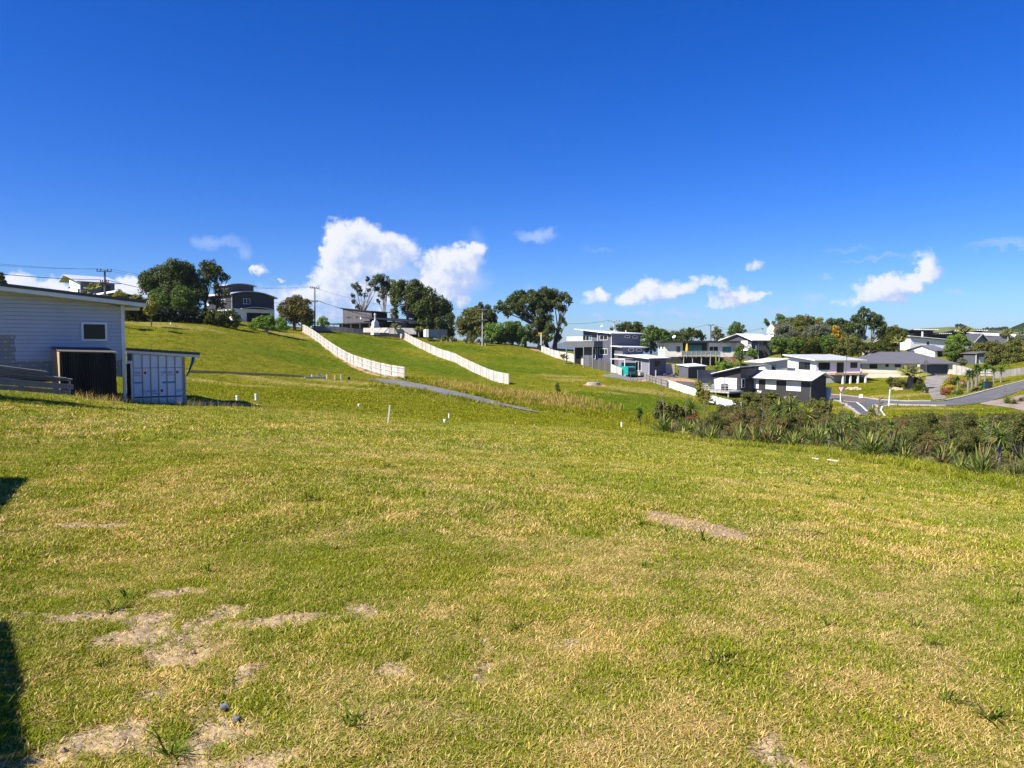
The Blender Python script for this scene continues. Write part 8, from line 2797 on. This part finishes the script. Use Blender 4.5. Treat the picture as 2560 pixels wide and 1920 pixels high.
def scatter_object(name, label, cat, P3, scale, coll, loc=(0, 0, 0)):
    """points that carry turf tufts (geometry nodes)"""
    n = len(P3)
    me_ = bpy.data.meshes.new(name)
    me_.vertices.add(n)
    me_.vertices.foreach_set('co', np.asarray(P3, np.float32).ravel())
    a = me_.attributes.new('sc', 'FLOAT', 'POINT')
    a.data.foreach_set('value', np.asarray(scale, np.float32))
    a = me_.attributes.new('rz', 'FLOAT_VECTOR', 'POINT')
    rot = np.zeros((n, 3), np.float32)
    rot[:, 2] = rng.random(n) * 6.283
    rot[:, 0] = rng.normal(size=n) * .08
    a.data.foreach_set('vector', rot.ravel())
    me_.update()
    o = bpy.data.objects.new(name, me_)
    COL.objects.link(o)
    g = bpy.data.node_groups.new(name + '_nodes', 'GeometryNodeTree')
    g.interface.new_socket('Geometry', in_out='INPUT', socket_type='NodeSocketGeometry')
    g.interface.new_socket('Geometry', in_out='OUTPUT', socket_type='NodeSocketGeometry')
    gi, go = g.nodes.new('NodeGroupInput'), g.nodes.new('NodeGroupOutput')
    ci = g.nodes.new('GeometryNodeCollectionInfo')
    ci.inputs[0].default_value = coll
    ci.inputs['Separate Children'].default_value = True
    ci.inputs['Reset Children'].default_value = True
    ip = g.nodes.new('GeometryNodeInstanceOnPoints')
    ip.inputs['Pick Instance'].default_value = True
    for nm, ty, sock in (('sc', 'FLOAT', 'Scale'), ('rz', 'FLOAT_VECTOR', 'Rotation')):
        na = g.nodes.new('GeometryNodeInputNamedAttribute')
        na.data_type = ty
        na.inputs[0].default_value = nm
        if sock == 'Rotation':
            er = g.nodes.new('FunctionNodeEulerToRotation')
            g.links.new(na.outputs[0], er.inputs[0])
            g.links.new(er.outputs[0], ip.inputs[sock])
        else:
            g.links.new(na.outputs[0], ip.inputs[sock])
    g.links.new(gi.outputs[0], ip.inputs['Points'])
    g.links.new(ci.outputs[0], ip.inputs['Instance'])
    g.links.new(ip.outputs[0], go.inputs[0])
    md = o.modifiers.new('turf', 'NODES')
    md.node_group = g
    o['kind'] = 'stuff'
    tag(o, label, cat)
    return o


def wedge(n, r0, r1, half=.665):
    th = (rng.random(n) * 2 - 1) * half
    r = np.sqrt(r0 * r0 + (r1 * r1 - r0 * r0) * rng.random(n))
    return np.sin(th) * r, np.cos(th) * r


def hide(x, y):
    """spots that carry no turf: roads, the buildings at left"""
    bad = in_strip(x, y)
    q = np.stack([x - F.o.x, y - F.o.y], 1)
    fx_, fy_ = q @ np.array([F.ax.x, F.ax.y]), q @ np.array([F.ay.x, F.ay.y])
    bad |= (fx_ > -9.2) & (fx_ < .05) & (fy_ > .0) & (fy_ < 8.2)
    q = np.stack([x - E.o.x, y - E.o.y], 1)
    fx_, fy_ = q @ np.array([E.ax.x, E.ax.y]), q @ np.array([E.ay.x, E.ay.y])
    bad |= (fx_ > 0) & (fx_ < ew) & (fy_ > .05) & (fy_ < 4)
    return bad


WEDGE_A = .665
def sow(r0, r1, dens):
    n = int(WEDGE_A * (r1 * r1 - r0 * r0) * dens)
    x, y = wedge(n, r0, r1)
    k = ~hide(x, y)
    return x[k], y[k]


lawn_s = tuft_set('lawn', 6, GB, 22, .031, .0036, .05, .3, 1.3, .5)
straw_s = tuft_set('straw', 6, SB, 22, .033, .0032, .05, .7, 1.5, .5)
lawn_m = tuft_set('lawn_mid', 6, GB, 22, .045, .0068, .10, .3, 1.35, .5)
lawn_f = tuft_set('lawn_far', 6, GB, 20, .07, .013, .18, .3, 1.3, .5)
straw_f = tuft_set('straw_far', 5, SB, 18, .075, .012, .18, .7, 1.5, .4)
straw_m = tuft_set('straw_mid', 6, SB, 22, .05, .0064, .10, .7, 1.5, .4)
weed_s = tuft_set('weed', 5, WB, 16, .15, .0095, .03, .4, 1.35, .5)
slope_t = tuft_set('slope', 5, HB, 14, .11, .030, .30, .2, 1.2, .5)
lush_t = tuft_set('lush', 5, LB, 14, .13, .030, .30, .2, 1.2, .6)
seed_t = tuft_set('seed_head', 5, DB, 16, .55, .030, .28, .0, .55, .4)
rank_t = tuft_set('rank', 5, HB, 14, .34, .035, .26, .1, .8, .7)
dryw_t = tuft_set('dry_slope', 4, SB, 12, .10, .026, .30, .5, 1.3, .4)
stem_t = tuft_set('stem', 4, SB, 5, .34, .006, .08, .05, .5, .8)
longg_t = tuft_set('long_grass', 4, GB, 20, .30, .012, .12, .1, .9, .9)


def lawn_zone(r0, r1, dens, cg, cs, nm, sc0, sc1, base=.34):
    x, y = sow(r0, r1, dens)
    bare, straw, mulch = masks(x, y)
    keep = rng.random(len(x)) > np.clip(bare * 1.0, 0, .92)
    keep &= rng.random(len(x)) > mulch * .85
    x, y, bare, straw, mulch = x[keep], y[keep], bare[keep], straw[keep], mulch[keep]
    z = hq(x, y) + relief(x, y, bare)
    cl = fbm(x, y, 2.6, 3, 111)
    pd = np.clip(base + straw * .36 + (cl - .5) * 1.1 + (fbm(x, y, 9, 2, 117) - .5) * .8 + mulch, 0, .95)
    dry = rng.random(len(x)) < pd
    thick = .85 + .3 * fbm(x, y, 1.1, 3, 121)
    sc = (sc0 + (sc1 - sc0) * rng.random(len(x))) * thick
    # tongues of taller, greener grass
    tall = np.clip((fbm(x, y, .8, 3, 131) - .58) * 6, 0, 1)
    sc = sc * (1 + .25 * tall * (1 - dry))
    Pt = np.stack([x, y, z], 1)
    scatter_object('lawn_grass', 'short green lawn blades, ' + nm, 'grass', Pt[~dry], sc[~dry], cg)
    scatter_object('straw_grass', 'dry straw lying in the lawn, ' + nm, 'grass', Pt[dry], sc[dry], cs)


lawn_zone(1.7, 6.5, 1700, lawn_s, straw_s, 'close by', .7, 1.4, .36)
lawn_zone(6.5, 15, 520, lawn_m, straw_m, 'farther out', .7, 1.2, .26)
lawn_zone(15, 32, 120, lawn_f, straw_f, 'out to the crest', .7, 1.15, .17)
# weeds
x, y = sow(1.9, 26, 1.0)
k = fbm(x, y, .7, 2, 141) > .5
x, y = x[k], y[k]
scatter_object('lawn_weeds', 'broader dark green paspalum tufts in the lawn', 'weeds', np.stack([x, y, hq(x, y)], 1), .5 + .8 * rng.random(len(x)), weed_s)
# single dry stems and longer grass at the feet of things
sx_, sy_ = [], []
for (u0, v0, u1, v1, n) in ((190, 996, 320, 1008, 90), (320, 1006, 500, 1012, 160), (480, 1010, 900, 1052, 120)):
    for k in range(n):
        t = random.random()
        g = G(u0 + (u1 - u0) * t, v0 + (v1 - v0) * t + random.uniform(-1, 5))
        sx_.append(g.x); sy_.append(g.y)
sx_, sy_ = np.array(sx_), np.array(sy_)
scatter_object('dry_stems', 'thin dry seed stems at the foot of the sheds', 'grass', np.stack([sx_, sy_, hq(sx_, sy_)], 1), .6 + .9 * rng.random(len(sx_)), stem_t)
lx, ly = [], []
for k in range(2600):
    u = random.uniform(1560, 2600)
    g = G(u, edge_v(u))
    d = Vector((g.x, g.y, 0)).normalized() * random.gauss(0, 1) * 1.0
    lx.append(g.x + d.x); ly.append(g.y + d.y)
nl = len(lx)
for k in range(420):
    t = random.random()
    g = G(5 + 480 * t, 984 + 26 * t + random.uniform(-1, 4))
    lx.append(g.x); ly.append(g.y)
lx, ly = np.array(lx), np.array(ly)
scatter_object('long_grass', 'longer grass along the planting and the sheds', 'grass', np.stack([lx, ly, hq(lx, ly)], 1), (.5 + .9 * rng.random(len(lx))) * np.where(np.arange(len(lx)) < nl, 1, .4), longg_t)
# slopes
x, y = np.concatenate([np.stack(sow(28, 62, 13), 1), np.stack(sow(62, 175, 3.3), 1)]).T
dry, rank, lush, tan = far_masks(x, y)
clay, grav = clay_mask(x, y)
ok = (rng.random(len(x)) > clay * 1.2) & (rng.random(len(x)) > grav * 1.2)
x, y, dry, rank, lush, tan = (q[ok] for q in (x, y, dry, rank, lush, tan))
z = hq(x, y) + relief(x, y, np.zeros_like(x))
Pt = np.stack([x, y, z], 1)
r = np.hypot(x, y)
sc = (.55 + .7 * rng.random(len(x))) * np.clip(.6 + (r - 28) / 60, .6, 1.5) * (.7 + .6 * fbm(x, y, .3, 3, 151))
u_ = rng.random(len(x))
is_seed = u_ < dry * .34 * (.4 + 1.2 * (fbm(x, y, .35, 3, 171) > .48))
is_rank = ~is_seed & (rng.random(len(x)) < rank * .8)
is_lush = ~is_seed & ~is_rank & (rng.random(len(x)) < np.clip(lush * .8 + .05, 0, .9))
is_tan = ~is_seed & ~is_rank & ~is_lush & (rng.random(len(x)) < np.clip(tan * .7 + .06, 0, .9))
rest = ~(is_seed | is_rank | is_lush | is_tan)
scatter_object('seed_grass', 'tan seeding grass in the swale beyond the drive', 'grass', Pt[is_seed], sc[is_seed] * 1.0, seed_t)
scatter_object('rank_grass', 'rank yellow green grass in the swale', 'grass', Pt[is_rank], sc[is_rank] * 1.0, rank_t)
scatter_object('lush_grass', 'darker lush tufts on the slopes', 'grass', Pt[is_lush], sc[is_lush], lush_t)
scatter_object('dry_grass', 'bleached tufts on the slopes', 'grass', Pt[is_tan], sc[is_tan] * .9, dryw_t)
scatter_object('slope_grass', 'mown green grass on the slopes', 'grass', Pt[rest], sc[rest], slope_t)
# extra seed heads
x, y = sow(60, 125, 6)
dry, rank, lush, tan = far_masks(x, y)
k = rng.random(len(x)) < dry * .22
x, y = x[k], y[k]
scatter_object('seed_grass', 'tall dry seed heads in the swale', 'grass', np.stack([x, y, hq(x, y)], 1), .7 + .8 * rng.random(len(x)), seed_t)

# crumbs of dry soil on the bare patches
x, y = sow(2.2, 9, 260)
bare, straw, mulch = masks(x, y)
k = bare > .35
x, y, bare = x[k], y[k], bare[k]
cm = bpy.data.collections.new('crumbs')
DIRTM = road_mat('soil_crumb', (.27, .19, .11), (.47, .355, .23), 20, 90)
for q in range(5):
    bm = bmesh.new()
    bmesh.ops.create_icosphere(bm, subdivisions=1, radius=.011)
    for w_ in bm.verts:
        w_.co *= 1 + random.uniform(-.35, .35)
        w_.co.z *= .7
    me_ = bpy.data.meshes.new('crumb')
    bm.to_mesh(me_); bm.free()
    me_.materials.append(DIRTM)
    cm.objects.link(bpy.data.objects.new('crumb', me_))
scatter_object('soil_crumbs', 'loose crumbs of dry soil on the bare patches', 'soil', np.stack([x, y, hq(x, y) + relief(x, y, bare)], 1), .35 + 1.5 * rng.random(len(x)) ** 3, cm)

# ------------------------------------------------------------------ sea air: fades the far hills, the island and the sea
m = MB()
m.box(Frame((0, 0, 0), 0), -18500, 18500, -1500, 20500, -42, 78)
hz_ = m.build('haze', None, None, (0, 0, -42))
hm, t, o = new_mat('sea_air')
pv = N(t, 'ShaderNodeVolumePrincipled', ins={'Color': (.80, .88, 1.0, 1), 'Density': 6e-5, 'Anisotropy': .2})
t.links.new(pv.outputs[0], o.inputs['Volume'])
hz_.data.materials.append(hm)
hz_['kind'] = 'stuff'
tag(hz_, 'thin pale sea air over the whole bay', 'haze')
